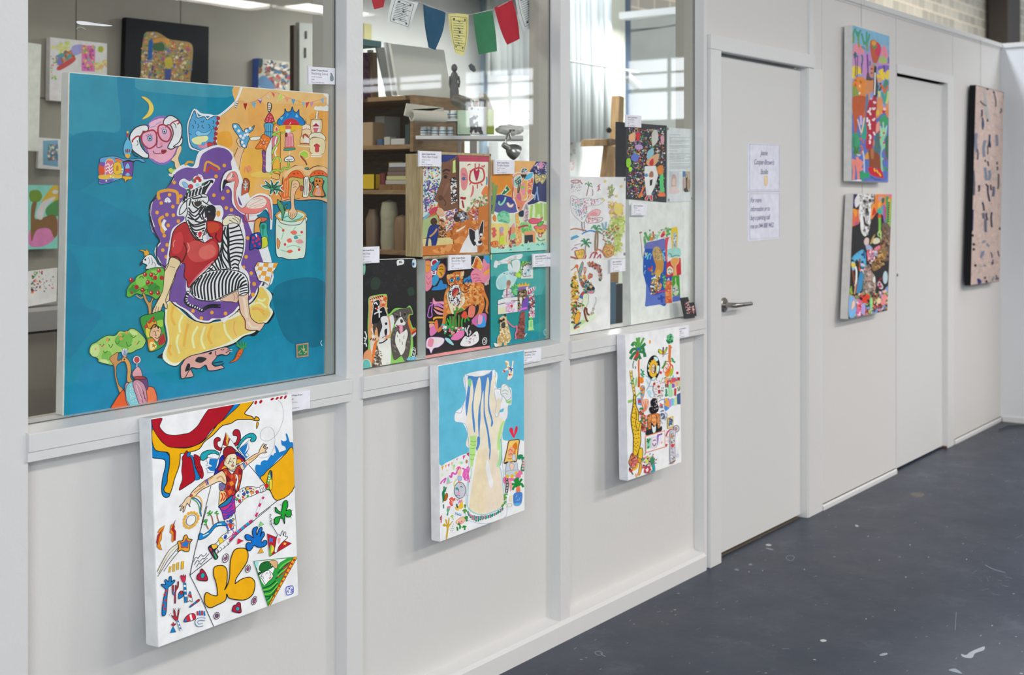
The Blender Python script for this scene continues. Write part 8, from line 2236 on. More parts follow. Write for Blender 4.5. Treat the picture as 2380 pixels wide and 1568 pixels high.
# signs on the door
def sign(label, c, lines, size, extra, x0, al):
    y = .028; p0 = P(c[0][0], c[0][1], y); n = Vector((0, -1, 0)); fr = [hit(x, q, p0, n) for x, q in c]
    a = Art(p0, n, None, 1.25, 5e-5); bk = [v+Vector((0, .0035, 0)) for v in fr]
    a.solid(fr+[v-Vector((0, .0015, 0)) for v in bk], [(0, 1, 2, 3), (7, 6, 5, 4), (0, 4, 5, 1), (1, 5, 6, 2), (2, 6, 7, 3), (3, 7, 4, 0)], hx('cfd0dc', 1.25))
    ex = fr[1]-fr[0]; W = ex.length; ex = ex.normalized(); ez = fr[3]-fr[0]; H = ez.length; ez = ez.normalized()
    for body, v in lines: a.text(body, '3a4468', fr[0], ex, ez, size, W*x0, H*v, .32, al, .0002, .92)
    a.run(extra); o = a.build('sign', M_PRINT); tag(o, label, 'sign'); return o
s1 = sign('upper white handwritten name sign on the first door with an orange stamp', [(1738.5, 332), (1811.5, 336.5), (1811.5, 444.5), (1738.5, 445)],
    [('Jeanie', .24), ("Cooper-Brown's", .435), ('Studio', .635)], .032,
    '@1660 320 3.733\nL 7a80a0 .7 308 55 565 66 565 450 308 452 308 55\nl 7a80a0 .5 292 462 568 464\np e8c49c/c89a6a/0.8 435 340 445 332 460 340 458 405 445 414 437 405\ns f4e0c8 .8 443 350 452 352 443 365 452 367 443 380 452 382', .5, 'CENTER')
s2 = sign('lower white handwritten sign on the first door with a phone number', [(1738.5, 448), (1811.5, 447), (1811.5, 554), (1738.5, 561.5)],
    [('For more', .20), ('information or to', .38), ('buy a painting call', .56), ('me on 044 888 9452', .735)], .0295,
    '@1660 320 3.733\nL 7a80a0 .7 308 487 565 485 565 862 308 880 308 487', .07, 'LEFT')
# two little black cards on the third window board
for q, (lab, c, Y) in enumerate((('small black card with a pink drawing leaning on the third window board', [(1582, 692), (1599, 690), (1615, 738), (1592, 740)], .018),
                  ('smaller black card half hidden behind another at the end of the window board', [(1603, 704), (1614, 702), (1619, 733), (1606, 736)], .034))):
    o, a = painting('postcard', lab, '@1315 480 5.059\nr d8a0a0,b87a7a,e8c8c0,8a4a4a 40 1 2.4 ' + ('1395 1125 1460 1110 1485 1245 1425 1265' if q == 0 else '1478 1175 1505 1165 1515 1250 1490 1260'), c, Y, Y-.006 if q == 0 else Y-.002, .004, '3c3d40', GAIN, base='333437', cat='card', bev=0)
# ---------------------------------------------------------------- prayer flags on their string
def flag(name, label, pts, col, lines, Y, seed):
    rnd = random.Random(seed); ph = rnd.uniform(0, 6)
    f = lambda v: .004*math.sin(v.x*55+ph+v.z*12)
    a = Art(P(pts[0][0], pts[0][1], Y), (0, -1, 0), None, 1.35, 0, f)
    tl, tr_, br_, bl = pts; N_ = 10; g = []
    def uv(u, v):
        x = (tl[0]*(1-u)+tr_[0]*u)*(1-v)+(bl[0]*(1-u)+br_[0]*u)*v; y = (tl[1]*(1-u)+tr_[1]*u)*(1-v)+(bl[1]*(1-u)+br_[1]*u)*v
        bulge = 4*math.sin(PI*v)*(1 if u > .5 else -1)*abs(u-.5)*2*rnd0; return (x+bulge, y)
    rnd0 = rnd.uniform(.3, 1)
    for sgn, off in ((1, .0006), (-1, -.0006)):
        b0 = len(a.v)
        for i in range(N_+1):
            for j in range(N_+1): a.v += a.place([uv(j/N_, i/N_)], off)
        for i in range(N_):
            for j in range(N_):
                q = b0+i*(N_+1)+j; a.f.append((q, q+1, q+N_+2, q+N_+1)); a.c.append(hx(col, 1.35))
    if lines:
        a.z0 = .0011; ink = hx('55565a', 1.35)
        def ln(u0, v0, u1, v1, w_):
            a.k += 1
            k_ = 8; a.stroke([uv(u0+(u1-u0)*t/k_, v0+(v1-v0)*t/k_+rnd.uniform(-.003, .003)) for t in range(k_+1)], w_, ink)
        for q in ((.12, .08, .88, .08), (.12, .9, .88, .9), (.12, .08, .12, .9), (.88, .08, .88, .9)): ln(*q, .7)
        for i in range(11):
            v = .18+i*.06; ln(.2, v, .2+.6*rnd.uniform(.7, 1), v, 1.0)
            if i % 3 == 0: ln(.4, v-.01, .5, v+.03, 1.6)
        for cu_, cv in ((.25, .14), (.75, .14), (.5, .45), (.25, .82), (.75, .82)):
            a.face([uv(cu_+.05*math.cos(t), cv+.03*math.sin(t)) for t in [2*PI*i/7 for i in range(7)]], ink)
    o = a.build('prayer_flag', M_CLOTH); tag(o, label, 'prayer flag', 'prayer flags strung inside the second window'); return o
FL = [('red prayer flag cut off by the top left of the second window', [(862, -30), (900, -42), (892, 16), (868, 22)], 'b03a42', 0),
      ('white printed prayer flag left of the blue one', [(913, -8), (973, 6), (950, 72), (903, 52)], 'cfd2cf', 1),
      ('dark blue prayer flag on the string inside the second window', [(984, 10), (1034, 29), (1014, 116), (996, 110)], '32546c', 0),
      ('yellow printed prayer flag at the low middle of the string', [(1044, 30), (1091, 34), (1076, 130), (1060, 123)], 'd3cb86', 1),
      ('green prayer flag on the string between yellow and red', [(1098, 33), (1142, 25), (1153, 119), (1111, 127)], '3f7a56', 0),
      ('red prayer flag at the right of the string, beside the green one', [(1147, 18), (1188, 0), (1206, 90), (1181, 104)], 'b0303c', 0),
      ('white printed prayer flag at the right end beside the red one', [(1199, -6), (1244, -34), (1258, 42), (1219, 74)], 'd2d4d2', 1),
      ('dark green tip of a prayer flag cut off at the top right corner', [(1246, -40), (1262, -46), (1255, 8), (1252, 6)], '2c5a4c', 0)]
for i, (lab, pts, col, ln_) in enumerate(FL): flag('prayer_flag', lab, pts, col, ln_, .14, i+3)
tag(tube('string', [P(x, y, .14) for x, y in ((855, -42), (900, -40), (915, -8), (978, 6), (1038, 30), (1095, 34), (1145, 22), (1192, -2), (1246, -38), (1270, -60))], .0012, mat('pale_string', (.6, .6, .58), .8)), 'pale string carrying the prayer flags', 'string')
# ================================================================ inside the studio, first window
def bg(label, c, y, art, side='c8c8c0', thick=.035, base='e2e2dc', gain=1.9, cat='painting', yb=None, m=None): return painting('painting', label, art, c, y, yb, thick, side, gain, base=base, cat=cat)[0]
YW = 2.95
bg('white canvas with colourful patchwork buildings, on the dim beige wall left of the black canvas', [(117, 86), (249, 101), (249, 245), (115, 233)], YW,
   '@60 0 5.94\nr c8c86a,d8c88a,b8b85a,a8b86a 50 2 5 350 640 600 570 630 660 430 750\np 6a6aa8 410 800 430 760 500 770 520 860 450 900\nr 8a5a3a,a86a4a,4a8a8a,c87a5a 50 3 6 440 760 640 690 660 790 520 860\np a84a4a 440 920 660 790 670 850 470 970\np 8a8ac0 640 640 790 620 780 720 660 760\nP c86a9a 770 630 960 630 950 990 770 980\nr d88a5a,5aa87a,e8b05a,8a4a8a,c84a6a 60 2 5 790 640 950 640 940 980 790 970\no c8a03a 1035 680 45 45\ns 6aa04a 3 1020 640 1020 720 1045 640 1045 720\nr d8b87a,c89a6a 30 3 7 960 840 1120 840 1110 990 960 990\nr 6a9a5a,8ab05a,d87a7a 20 2 4 350 760 440 780 430 1150 350 1130')
bg('black canvas with a tall cluster of bright patchwork houses, upper left through the first window', [(293, 40), (486, 62), (484, 260), (287, 240)], YW,
   '@60 0 5.94\np a89060 1640 470 1720 440 1830 450 1980 540 2100 560 2290 610 2300 840 2270 1100 2250 1200 1600 1200 1590 1000 1600 700\nr c8a85a,8a6a3a,d8c8a0,5a8a8a,c86a5a,6a7ac0,d89a5a,8ab06a,b85a8a,e8d8b0,4a5a7a 420 2 5 1640 480 1820 460 2000 570 2280 620 2290 1000 2240 1150 1610 1150 1600 700\np 2f62a8 1700 580 1750 560 1740 800 1690 800\np d89a4a 1760 550 1900 520 1980 560 1970 620 1880 570 1780 600\np 4a6a4a 1770 600 1900 600 1900 700 1770 690\np c8b84a 1910 830 2000 790 2030 900 1960 950\nP 4a5a9a 1920 950 2010 950 2000 1100 1920 1100', '0c0d0f', .035, '1c1f24', gain=1.2)
bg('narrow blue-edged canvas with brown and blue figures, right of the black canvas', [(601, 135), (690, 146), (690, 225), (600, 214)], YW,
   '@440 0 6.533\np 2c4450 1050 880 1110 880 1110 1000 1060 1040\np 7a5a3a 1040 1040 1110 1040 1090 1110 1050 1110\nr 6a4a3a,4a6a8a,8a7a6a,a84a4a,c8c0b0,3a4a5a 120 3 7 1160 920 1480 960 1540 1180 1440 1340 1200 1300 1150 1050\np 5a7a9a 1050 1200 1160 1150 1300 1340 1080 1330\np b04a4a 1510 1140 1560 1120 1570 1190 1530 1190', '4a64a8', .05, 'a8a698', 1.5)
bg('plain white board at the far left behind the first window', [(60, 98), (96, 103), (90, 352), (58, 350)], 2.75, '', 'd0d4cc', base='c6cac2', cat='board', gain=1.5)
bg('small white print of a blue-framed square, far left behind the large zebra canvas', [(91, 319), (150, 324), (150, 395), (88, 391)], YW,
   '@60 260 3.136\nP 6a9ab0 125 210 235 205 235 400 125 385\nP 4a7a90 160 235 235 235 235 355 160 355\nr c87a8a,d8d0b8,8a4a4a,a8a890 30 2 4 165 240 235 240 235 350 165 350', 'd0d4cc', .02, base='d6dad4', gain=1.5)
bg('turquoise canvas of a brown hare with a white wing, far left behind glass', [(52, 429), (136, 430), (134, 578), (52, 580)], YW,
   '@60 260 3.136\nP 7fc8b8 0 520 260 520 260 1010 0 1010\np e8a83c 115 650 200 535 250 530 250 640 150 650\no f0ece8 215 583 22 14\np 6a8a2c 30 580 90 570 120 610 100 650 60 660 30 640\np 4a8a4a 150 700 240 640 240 750 160 760\np c878a8 30 860 150 820 240 780 240 880 150 970 30 975\np 7a5a34 40 690 80 660 70 780 210 750 230 880 205 915 170 850 80 860 40 940\np d8dcd4 80 720 130 650 220 620 150 690 120 780 80 770', '8aa8a0', .03, gain=1.6)
bg('white sheet with loose red and orange marks on the worktop at the far left', [(52, 632), (134, 622), (131, 700), (52, 715)], 2.05,
   '@60 260 3.136\nr c84a3a,e08a4a,8a5a8a,6a9a6a,3a3a4a 60 1.4 4 40 1170 120 1160 110 1280 40 1320\nr 6a6a6a,8a8a8a,c87a5a 20 1 3 120 1180 215 1190 215 1290 120 1310', 'c8c8c0', .01, 'dcdcd6', 1.5)
tag(pbox('workbench', 30, 716, 330, 760, 1.9, .9, mat('grey_worktop', (.34, .34, .33), .5)), 'grey worktop edge seen at the far left behind the zebra canvas', 'worktop')
tag(pbox('cupboard', 34, 772, 200, 1040, 1.92, .8, mat('beige_cupboard', (.34, .31, .26), .6)), 'beige cupboard under the worktop at the far left', 'cupboard')
tag(box('storage_chest', 1.75, 2.9, .4, .9, 0, .80, mat('brown_chest', (.16, .13, .10), .7)), 'dark brown chest on the studio floor behind the zebra canvas', 'chest')
M_BRD = mat('grey_white_board', (.50, .52, .48), .6)
for i, (lab, pts, m_) in enumerate((('tall dark timber board leaning behind the first window title card', [(683, 58), (690, 60), (690, 240), (682, 240)], mat('dark_timber', (.07, .05, .035), .7)),
        ('tall grey-white board with two slots leaning near the right of the first window', [(696, 52), (728, 56), (728, 240), (697, 240)], M_BRD),
        ('thin grey board behind the slotted one at the right of the first window', [(732, 60), (741, 62), (742, 240), (732, 240)], mat('grey_board', (.30, .29, .25), .6)),
        ('dark brown board leaning at the right edge of the first window', [(744, 58), (753, 58), (757, 240), (743, 240)], mat('dark_brown_board', (.09, .07, .05), .6)))):
    o = prism('board', pts, 2.5+i*.04, .03, m_, floor=0); tag(o, lab, 'board')
    if i == 1:
        for s_ in ((711, 72, 714, 90), (709, 111, 712, 134)): pbox('slot', *s_, 2.535, .004, M_BLACK, o)
tag(prism('toy_doll', [(742, 116), (750, 112), (755, 125), (753, 140), (757, 150), (750, 156), (745, 145)], 2.90, .05, mat('doll_brown', (.22, .12, .06), .7)), 'small brown and white doll hanging at the right edge of the first window', 'doll')
lt = empty('ceiling_light', (5.9, 1.9, 2.75), 'wide white light panel under the studio ceiling', 'light')
b = bmesh.new()
for a_ in ((5.26, 5.30, 1.58, 2.22), (6.50, 6.54, 1.58, 2.22), (5.26, 6.54, 1.58, 1.61), (5.26, 6.54, 2.19, 2.22)): add_box(b, *a_, 2.72, 2.80)
add_box(b, 5.26, 6.54, 1.58, 2.22, 2.77, 2.80); bm_obj('housing', b, M_FIX, lt)
# ================================================================ inside the studio, second window
M_PLY = wood('warm_plywood', 'a08462', '8c6f4c', (2, 2, 14)); M_SHD = wood('shelf_brown', '6a5a48', '5a4a3c', (2, 2, 12))
SX0, SX1, SY0, SY1 = 3.80, 4.12, .92, 2.3; z1 = PX(951, 221, SX0).z; z2 = PX(952, 335, SX0).z; z3 = PX(952, 441, SX0).z
sh = empty('bookcase', (SX0, SY0, 0), 'open plywood bookcase full of art supplies at the left of the second window', 'bookcase')
for nm, zz, y0 in (('top_board', z1, SY0), ('shelf', z2, SY0), ('shelf', z3, SY0), ('shelf', z3-.24, SY0), ('shelf', .5, SY0)): box(nm, SX0, SX1, y0, SY1, zz-.018, zz, M_PLY, sh, .001)
box('side_panel', SX0-.002, SX1, SY0-.018, SY0, 0, z1, M_PLY, sh, .001); box('side_panel', SX0, SX1, SY1, SY1+.018, 0, z1, M_PLY, sh, .001)
box('back_panel', SX1-.006, SX1, SY0, SY1, 0, z1, M_SHD, sh)
def on_shelf(name, label, cat, px0, px1, pyt, zz, m, X=SX0+.05, dx=.10, group=None, bev=.002):
    a_ = PX(px1, 300, X).y; b_ = PX(px0, 300, X).y; zt = PX((px0+px1)/2, pyt, X).z
    return tag(box(name, X, X+dx, a_, b_, zz, max(zz+.01, zt), m, None, bev), label, cat, group)
on_shelf('cardboard_box', 'tan box with a white rim on the upper bookcase shelf', 'box', 842, 866, 284, z2, mat('tan_card', (.42, .30, .18), .7))
on_shelf('storage_tub', 'grey-white stacked tubs on the upper bookcase shelf', 'tub', 871, 893, 270, z2, mat('grey_tub', (.36, .36, .32), .5), SX0+.12)
on_shelf('paint_pot', 'small blue pot on the upper bookcase shelf', 'pot', 876, 889, 323, z2, mat('blue_pot', (.07, .12, .22), .5), SX0+.03, .04)
on_shelf('plastic_basket', 'white slatted basket on the upper bookcase shelf', 'basket', 908, 940, 322, z2, mat('white_basket', (.58, .58, .55), .5), SX0+.03, .12)
on_shelf('binder', 'dark green binder against the bookcase side', 'binder', 941, 952, 289, z2, mat('dark_green_binder', (.05, .08, .075), .5), SX0+.03, .2)
on_shelf('glass_jar', 'clear glass jar beside the blue pot', 'jar', 892, 906, 318, z2, mat('cloudy_jar', (.5, .5, .44), .2), SX0+.03, .04)
yb_ = empty('storage_bin', (SX0+.05, 1.05, z3), 'bright yellow plastic bin on the lower bookcase shelf', 'storage bin')
b = bmesh.new(); ya, yz = PX(871, 300, SX0+.03).y, PX(838, 300, SX0+.03).y; zt = PX(855, 405, SX0+.03).z; zh = PX(880, 375, SX0+.1).z
add_box(b, SX0+.03, SX0+.035, ya, yz, z3, zt); add_box(b, SX0+.03, SX0+.2, ya, ya+.004, z3, zt); add_box(b, SX0+.03, SX0+.2, yz-.004, yz, z3, zt); add_box(b, SX0+.03, SX0+.2, ya, yz, z3, z3+.004); add_box(b, SX0+.2, SX0+.204, ya, yz, z3, zh)
bm_obj('bin_body', b, mat('yellow_plastic', (.72, .50, .03), .4), yb_)
on_shelf('book', 'dark red box file on the lower bookcase shelf', 'box file', 882, 894, 402, z3, mat('dark_red_card', (.18, .04, .045), .6), SX0+.06)
for i, (y0, y1, c_, lb) in enumerate(((414, 424, (.50, .47, .40), 'pale paint box at the bottom of the stack on the lower bookcase shelf'), (403, 413, (.60, .58, .28), 'yellow-green and white paint box in the stack on the lower bookcase shelf'), (393, 402, (.22, .15, .12), 'brown paint box third from the bottom of the bookcase stack'), (383, 392, (.17, .13, .11), 'dark brown flat box near the top of the bookcase stack'), (373, 380, (.62, .65, .66), 'white envelope box on top of the bookcase stack'))):
    X_ = SX0+.05; tag(box('paint_box', X_, X_+.12, PX(947, 300, X_).y, PX(896+i*2, 300, X_).y, z3+.022+i*.0175, z3+.022+i*.0175+.0165, mat('paint_box_%d' % i, c_, .5), None, .001), lb, 'box')
tag(box('drawer_box', SX0+.04, SX0+.2, PX(949, 300, SX0+.04).y, PX(880, 300, SX0+.04).y, z3, z3+.0215, wood('small_drawer_wood', '8a6844', '765636'), None, .001), 'low wooden box under the stack of paint boxes on the bookcase', 'box')
# jars and cloth shapes lower in the bookcase
cl = lathe('cloth_bundle', [(.0, 0), (.032, 0), (.036, .03), (.034, .10), (.036, .15), (.030, .19), (.0, .2)], (SX0+.06, PX(905, 500, SX0+.06).y, z3-.24), mat('cream_cloth', (.42, .40, .28), .8, bump=.5, bscale=30)); tag(cl, 'cream cloth bundle low in the bookcase above the dogs painting', 'cloth')
tag(lathe('brown_jar', [(0, 0), (.03, 0), (.032, .12), (.02, .15), (.02, .16), (0, .16)], (SX0+.08, PX(868, 500, SX0+.08).y, z3-.24), mat('brown_glaze', (.20, .14, .09), .4)), 'brown jar low in the bookcase above the title card', 'jar')
tag(lathe('brown_jar', [(0, 0), (.03, 0), (.034, .10), (.026, .13), (0, .14)], (SX0+.07, PX(935, 500, SX0+.07).y, z3-.24), mat('tan_glaze', (.28, .18, .10), .4)), 'tan jar low in the bookcase beside the wood frame', 'jar')
# boards on top
M_FOAM = mat('foam_board_white', (.84, .86, .79), .7)
tag(prism('foam_board', [(908, 101), (1032, 116), (1051, 229), (928, 220)], 0.935, .012, M_FOAM), 'large cream foam board leaning on top of the bookcase', 'board')
tag(prism('foam_board', [(896, 98), (908, 101), (924, 222), (914, 222)], 1.085, .01, mat('board_edge_white', (.74, .77, .77), .6)), 'bright white board edge left of the large cream board', 'board')
tag(prism('foam_board', [(876, 110), (893, 110), (912, 224), (902, 226)], 1.14, .01, mat('board_edge_grey', (.50, .52, .50), .6)), 'grey board leaning second from the large cream board', 'board')
tag(prism('picture_frame', [(866, 122), (876, 122), (880, 228), (868, 229)], 1.18, .02, mat('brown_frame', (.24, .16, .10), .5)), 'thin brown frame among the boards on the bookcase', 'frame')
tag(prism('fabric_roll', [(846, 122), (860, 122), (862, 228), (846, 230)], 1.15, .04, mat('dark_floral', (.10, .05, .07), .8, var=.6, vscale=60)), 'dark floral roll standing at the left end of the bookcase top', 'roll')
tag(prism('foam_board', [(862, 116), (868, 116), (870, 228), (863, 228)], 1.20, .02, mat('board_grey_b', (.44, .43, .39), .6)), 'narrow grey board beside the dark floral roll', 'board')
tag(pbox('teal_box', 840, 93, 886, 107, 1.12, .12, mat('teal_box', (.20, .36, .40), .6)), 'flat teal box lying across the board tops', 'box')
tag(pbox('yellow_poster', 846, 55, 864, 92, 2.99, .01, mat('yellow_poster', (.62, .58, .30), .7)), 'small yellow poster at the top left of the second window', 'poster')
# paper roll
pa, pb_ = Q(957, 268.5, 4.72), Q(1034, 272, 4.80)
rl = empty('paper_roll', pa, 'cream paper roll lying across the bookcase corner', 'paper roll')
dv = (pb_-pa); b = bmesh.new(); q = dv.to_track_quat('Z', 'Y'); n_ = 24; L_ = dv.length
for r_ in (.0165, .0085):
    pass
rings = []
for r_, z_ in ((.012, .002), (.021, 0), (.021, L_), (.012, L_)): rings.append([b.verts.new(pa + q @ Vector((r_*math.cos(2*PI*k/n_), r_*math.sin(2*PI*k/n_), z_))) for k in range(n_)])
rings.append([b.verts.new(pa + q @ Vector((.012*math.cos(2*PI*k/n_), .012*math.sin(2*PI*k/n_), .03))) for k in range(n_)])
for r0, r1 in ((rings[0], rings[1]), (rings[1], rings[2]), (rings[2], rings[3]), (rings[4], rings[0])):
    for k in range(n_): b.faces.new((r0[k], r0[(k+1) % n_], r1[(k+1) % n_], r1[k]))
b.faces.new(rings[4]); M_PAP = mat('cream_paper', (.68, .65, .56), .7); bm_obj('rolled_sheet', b, M_PAP, rl, True, .6)
prism('loose_end', [(946, 240), (1030, 250), (1034, 262), (960, 254), (952, 272), (940, 268)], .72, .004, M_PAP, rl)
def Qk(px, py, Z): return Q(px, py, Z*.925)
# white shelf rack
zs = P(1000, 318, 1.0).z
rk = empty('wall_shelf', P(966, 320, 1.0), 'long white shelf carrying paint jars and the cow-print pot', 'shelf'); M_WSH = mat('white_shelf', (.72, .73, .72), .4)
sa, sb = Qk(966, 316, 5.25), Qk(1216, 311, 5.10)
def qbox(name, pxa, pxb, pyt, pyb, Za, Zb, dep, m, parent=None):
    """box whose front runs between two image columns at their own distances, back along the depth axis"""
    a0, a1 = Qk(pxa, pyt, Za), Qk(pxa, pyb, Za); b0, b1 = Qk(pxb, pyt, Zb), Qk(pxb, pyb, Zb); d_ = FW*dep
    vs = [a0, b0, b1, a1, a0+d_, b0+d_, b1+d_, a1+d_]
    return mesh_obj(name, vs, [(3, 2, 1, 0), (4, 5, 6, 7), (0, 1, 5, 4), (1, 2, 6, 5), (2, 3, 7, 6), (3, 0, 4, 7)], m, parent)
qbox('shelf_board', 966, 1216, 315, 323, 5.25, 5.10, .22, M_WSH, rk); qbox('rear_strip', 1030, 1216, 318, 326, 5.34, 5.22, .02, M_GREY, rk)
qbox('riser', 958, 1064, 277, 281, 5.24, 5.22, .16, M_WSH, rk); qbox('riser_leg', 1060, 1064, 281, 315, 5.24, 5.22, .16, mat('dark_riser', (.08, .08, .09), .5), rk)
for i, (x0, x1) in enumerate(((1065, 1071), (1092, 1108))): qbox('upright', x0, x1, 324, 420, 5.5, 5.5, .03, mat('grey_upright_%d' % i, (.28, .28, .31) if i == 0 else (.36, .34, .33), .6), rk)
tag(prism('canvas_stack', [(972, 322), (1000, 324), (1000, 350), (974, 350)], 1.55, .2, mat('mauve_grey', (.34, .29, .28), .7), floor=0), 'mauve-grey canvases under the white shelf beside the bookcase', 'canvas stack')
tag(prism('dark_board', [(1000, 324), (1038, 324), (1038, 352), (1000, 352)], 1.80, .2, mat('olive_folder', (.16, .13, .06), .7), floor=0), 'dark olive boards standing under the white shelf', 'board')
M_JAR = mat('jar_clear_white', (.74, .77, .76), .25); M_LID = mat('jar_white_lid', (.78, .82, .84), .4); M_LBL = mat('jar_blue_label', (.05, .20, .32), .5); M_DK = mat('jar_dark_print', (.10, .12, .14), .6)
def jar(px, py, Z, s_, label):
    p = Qk(px, py, Z); j = empty('paint_jar', p, label, 'paint jar', 'white paint jars on the shelf')
    lathe('glass_body', [(0, 0), (.019*s_, 0), (.021*s_, .004*s_), (.021*s_, .032*s_), (.017*s_, .038*s_), (0, .038*s_)], p, M_JAR, j, 20)
    lathe('lid', [(0, .038*s_), (.0185*s_, .038*s_), (.0185*s_, .048*s_), (.015*s_, .051*s_), (0, .052*s_)], p, M_LID, j, 20)
    lathe('label_band', [(.0213*s_, .024*s_), (.0215*s_, .024*s_), (.0215*s_, .030*s_), (.0213*s_, .030*s_)], p, M_LBL, j, 20)
    lathe('label_print', [(.0213*s_, .010*s_), (.0215*s_, .010*s_), (.0215*s_, .014*s_), (.0213*s_, .014*s_)], p, M_DK, j, 20)
for px, py, Z, lb in ((985, 314, 5.32, 'paint jar at the left end of the white shelf'), (997, 314, 5.34, 'paint jar second from the left on the white shelf'), (1011, 315, 5.28, 'paint jar third from the left on the white shelf'), (1029, 315, 5.26, 'paint jar fourth from the left on the white shelf'), (1047, 315, 5.28, 'paint jar nearest the cow-print pot on the white shelf'), (1037, 277, 5.30, 'left paint jar on the small riser'), (1054, 277, 5.29, 'right paint jar on the small riser')): jar(px, py, Z, .66, lb)
# green box, cow-print pot
qb = qbox('gift_box', 1063, 1092, 256, 312, 5.20, 5.18, .12, mat('pale_green_box', (.50, .66, .48), .5)); tag(qb, 'pale green and yellow box left of the cow-print pot', 'box')
qb = qbox('gift_box', 1130, 1148, 254, 311, 5.26, 5.24, .05, mat('lime_box', (.50, .58, .10), .5)); tag(qb, 'lime green box right of the cow-print pot', 'box')
cpm = bpy.data.materials.new('cow_print'); cpm.use_nodes = True; nt = cpm.node_tree; bs = nt.nodes['Principled BSDF']; tc = nt.nodes.new('ShaderNodeTexCoord'); n_ = nt.nodes.new('ShaderNodeTexNoise'); n_.inputs['Scale'].default_value = 22
cr = nt.nodes.new('ShaderNodeValToRGB'); cr.color_ramp.elements[0].position = .56; cr.color_ramp.elements[0].color = (.78, .78, .76, 1); cr.color_ramp.elements[1].position = .58; cr.color_ramp.elements[1].color = (.05, .05, .055, 1)
nt.links.new(tc.outputs['Object'], n_.inputs['Vector']); nt.links.new(n_.outputs['Fac'], cr.inputs[0]); nt.links.new(cr.outputs[0], bs.inputs['Base Color'])
p = Qk(1110, 312, 5.2); pt = empty('pot', p, 'black and white cow-print pot full of tools on the white shelf', 'pot')
lathe('pot_body', [(0, 0), (.034, 0), (.036, .102), (.033, .102), (.031, .01), (0, .01)], p, cpm, pt, 32)
for i, (dx, dz, r_, m_) in enumerate(((-.015, .135, .004, mat('brush_white', (.7, .68, .6), .5)), (-.002, .125, .006, mat('brush_orange', (.45, .20, .08), .6)), (.012, .13, .012, M_DK), (.022, .12, .008, mat('brush_tan', (.50, .40, .28), .6)))):
    tube('brush', [p+Vector((dx*.6, 0, .02)), p+Vector((dx, 0, dz))+RT*dx], r_, m_, pt)
# crumpled bag and figurine
def lump(name, label, cat, px, py, Z, sx_, sy_, sz_, m, seed, rot=0):
    bm = bmesh.new(); bmesh.ops.create_icosphere(bm, subdivisions=4, radius=1); rnd = random.Random(seed); ks = [(rnd.uniform(2, 5), rnd.uniform(2, 5), rnd.uniform(2, 5), rnd.uniform(0, 6)) for _ in range(5)]
    p = Qk(px, py, Z)
    for v in bm.verts:
        d_ = 1+sum(.05*math.sin(a*v.co.x*2+b_*v.co.y*2+c_*v.co.z*2+e) for a, b_, c_, e in ks); v.co = p + RT*(v.co.x*sx_*d_) + FW*(v.co.y*sy_*d_) + Vector((0, 0, v.co.z*sz_*d_ + v.co.x*rot))
    return tag(bm_obj(name, bm, m, None, True), label, cat)
lump('cloth_bag', 'grey-brown crumpled bag on top of the jars', 'bag', 1076, 238, 5.3, .045, .04, .026, mat('grey_brown_cloth', (.20, .19, .16), .7, bump=.6, bscale=50), 1, -.012)
lump('cloth_bag', 'pale tan paper bag over the cow-print pot', 'bag', 1130, 240, 5.45, .026, .03, .03, mat('tan_paper', (.48, .42, .32), .8, bump=.5), 2, -.03)
lump('plastic_bag', 'crumpled clear plastic bag at the right end of the white shelf', 'bag', 1185, 302, 5.25, .050, .045, .020, mat('clear_bag', (.78, .79, .75), .35, bump=1.0, bscale=25), 4)
p = Qk(1056, 224, 5.35); fg = empty('figurine', p, 'dark grey standing figure sculpture above the bookcase corner', 'sculpture'); M_FIG = mat('dark_bronze', (.13, .13, .135), .45)
bm = bmesh.new(); add_tube(bm, [p+Vector((0, 0, z)) for z in (-.02, .02, .04, .06, .075, .088, .096)], [.016, .0175, .0150, .013, .0165, .012, .006], 16)
add_tube(bm, [p+RT*(-.016)+Vector((0, 0, .078)), p+RT*(-.018)+Vector((0, 0, .05)), p+RT*(-.013)+Vector((0, 0, .03))], .0042, 8); add_tube(bm, [p+RT*.016+Vector((0, 0, .078)), p+RT*.020+Vector((0, 0, .055)), p+RT*.016+Vector((0, 0, .035))], .0042, 8); bm_obj('body', bm, M_FIG, fg, True, .8)
bm = bmesh.new(); bmesh.ops.create_uvsphere(bm, u_segments=20, v_segments=14, radius=1)
for v in bm.verts: v.co = p + RT*(v.co.x*.012) + FW*(v.co.y*.013) + Vector((0, 0, .110+v.co.z*.0155))
bm_obj('head', bm, M_FIG, fg, True)
tag(tube('paint_brush', [Qk(1104, 166, 5.5), Qk(1098, 158, 5.5), Qk(1092, 150, 5.5)], [.006, .012, .008], M_DK), 'black brush head poking up behind the figure sculpture', 'brush')
# angled lamp
p = Qk(1190, 344, 5.0); lm = empty('desk_lamp', Qk(1186, 306, 5.05), 'chrome clip lamp hanging head-down under the white shelf', 'lamp')
ax = (RT*.80 + Vector((0, 0, -.5)) + FW*.45).normalized(); M_SAT2 = mat('brushed_chrome', (.46, .47, .46), .28, .9)
o = lathe('lamp_shade', [(.0, -.030), (.010, -.030), (.0115, -.006), (.018, -.002), (.025, .008), (.0285, .022), (.029, .034), (.0275, .034), (.018, .008), (0, .004)], Qk(1184, 345, 5.0), M_SAT2, lm, 32, ax)
tube('arm', [Qk(1178, 341, 5.02), Qk(1176, 325, 5.03), Qk(1180, 312, 5.05), Qk(1186, 306, 5.06)], .0028, M_STEEL, lm); tube('arm', [Qk(1186, 340, 5.02), Qk(1186, 322, 5.03), Qk(1184, 310, 5.05)], .0028, M_STEEL, lm)
lathe('clamp', [(0, 0), (.011, 0), (.012, .008), (0, .009)], Qk(1190, 306, 5.06), M_STEEL, lm)
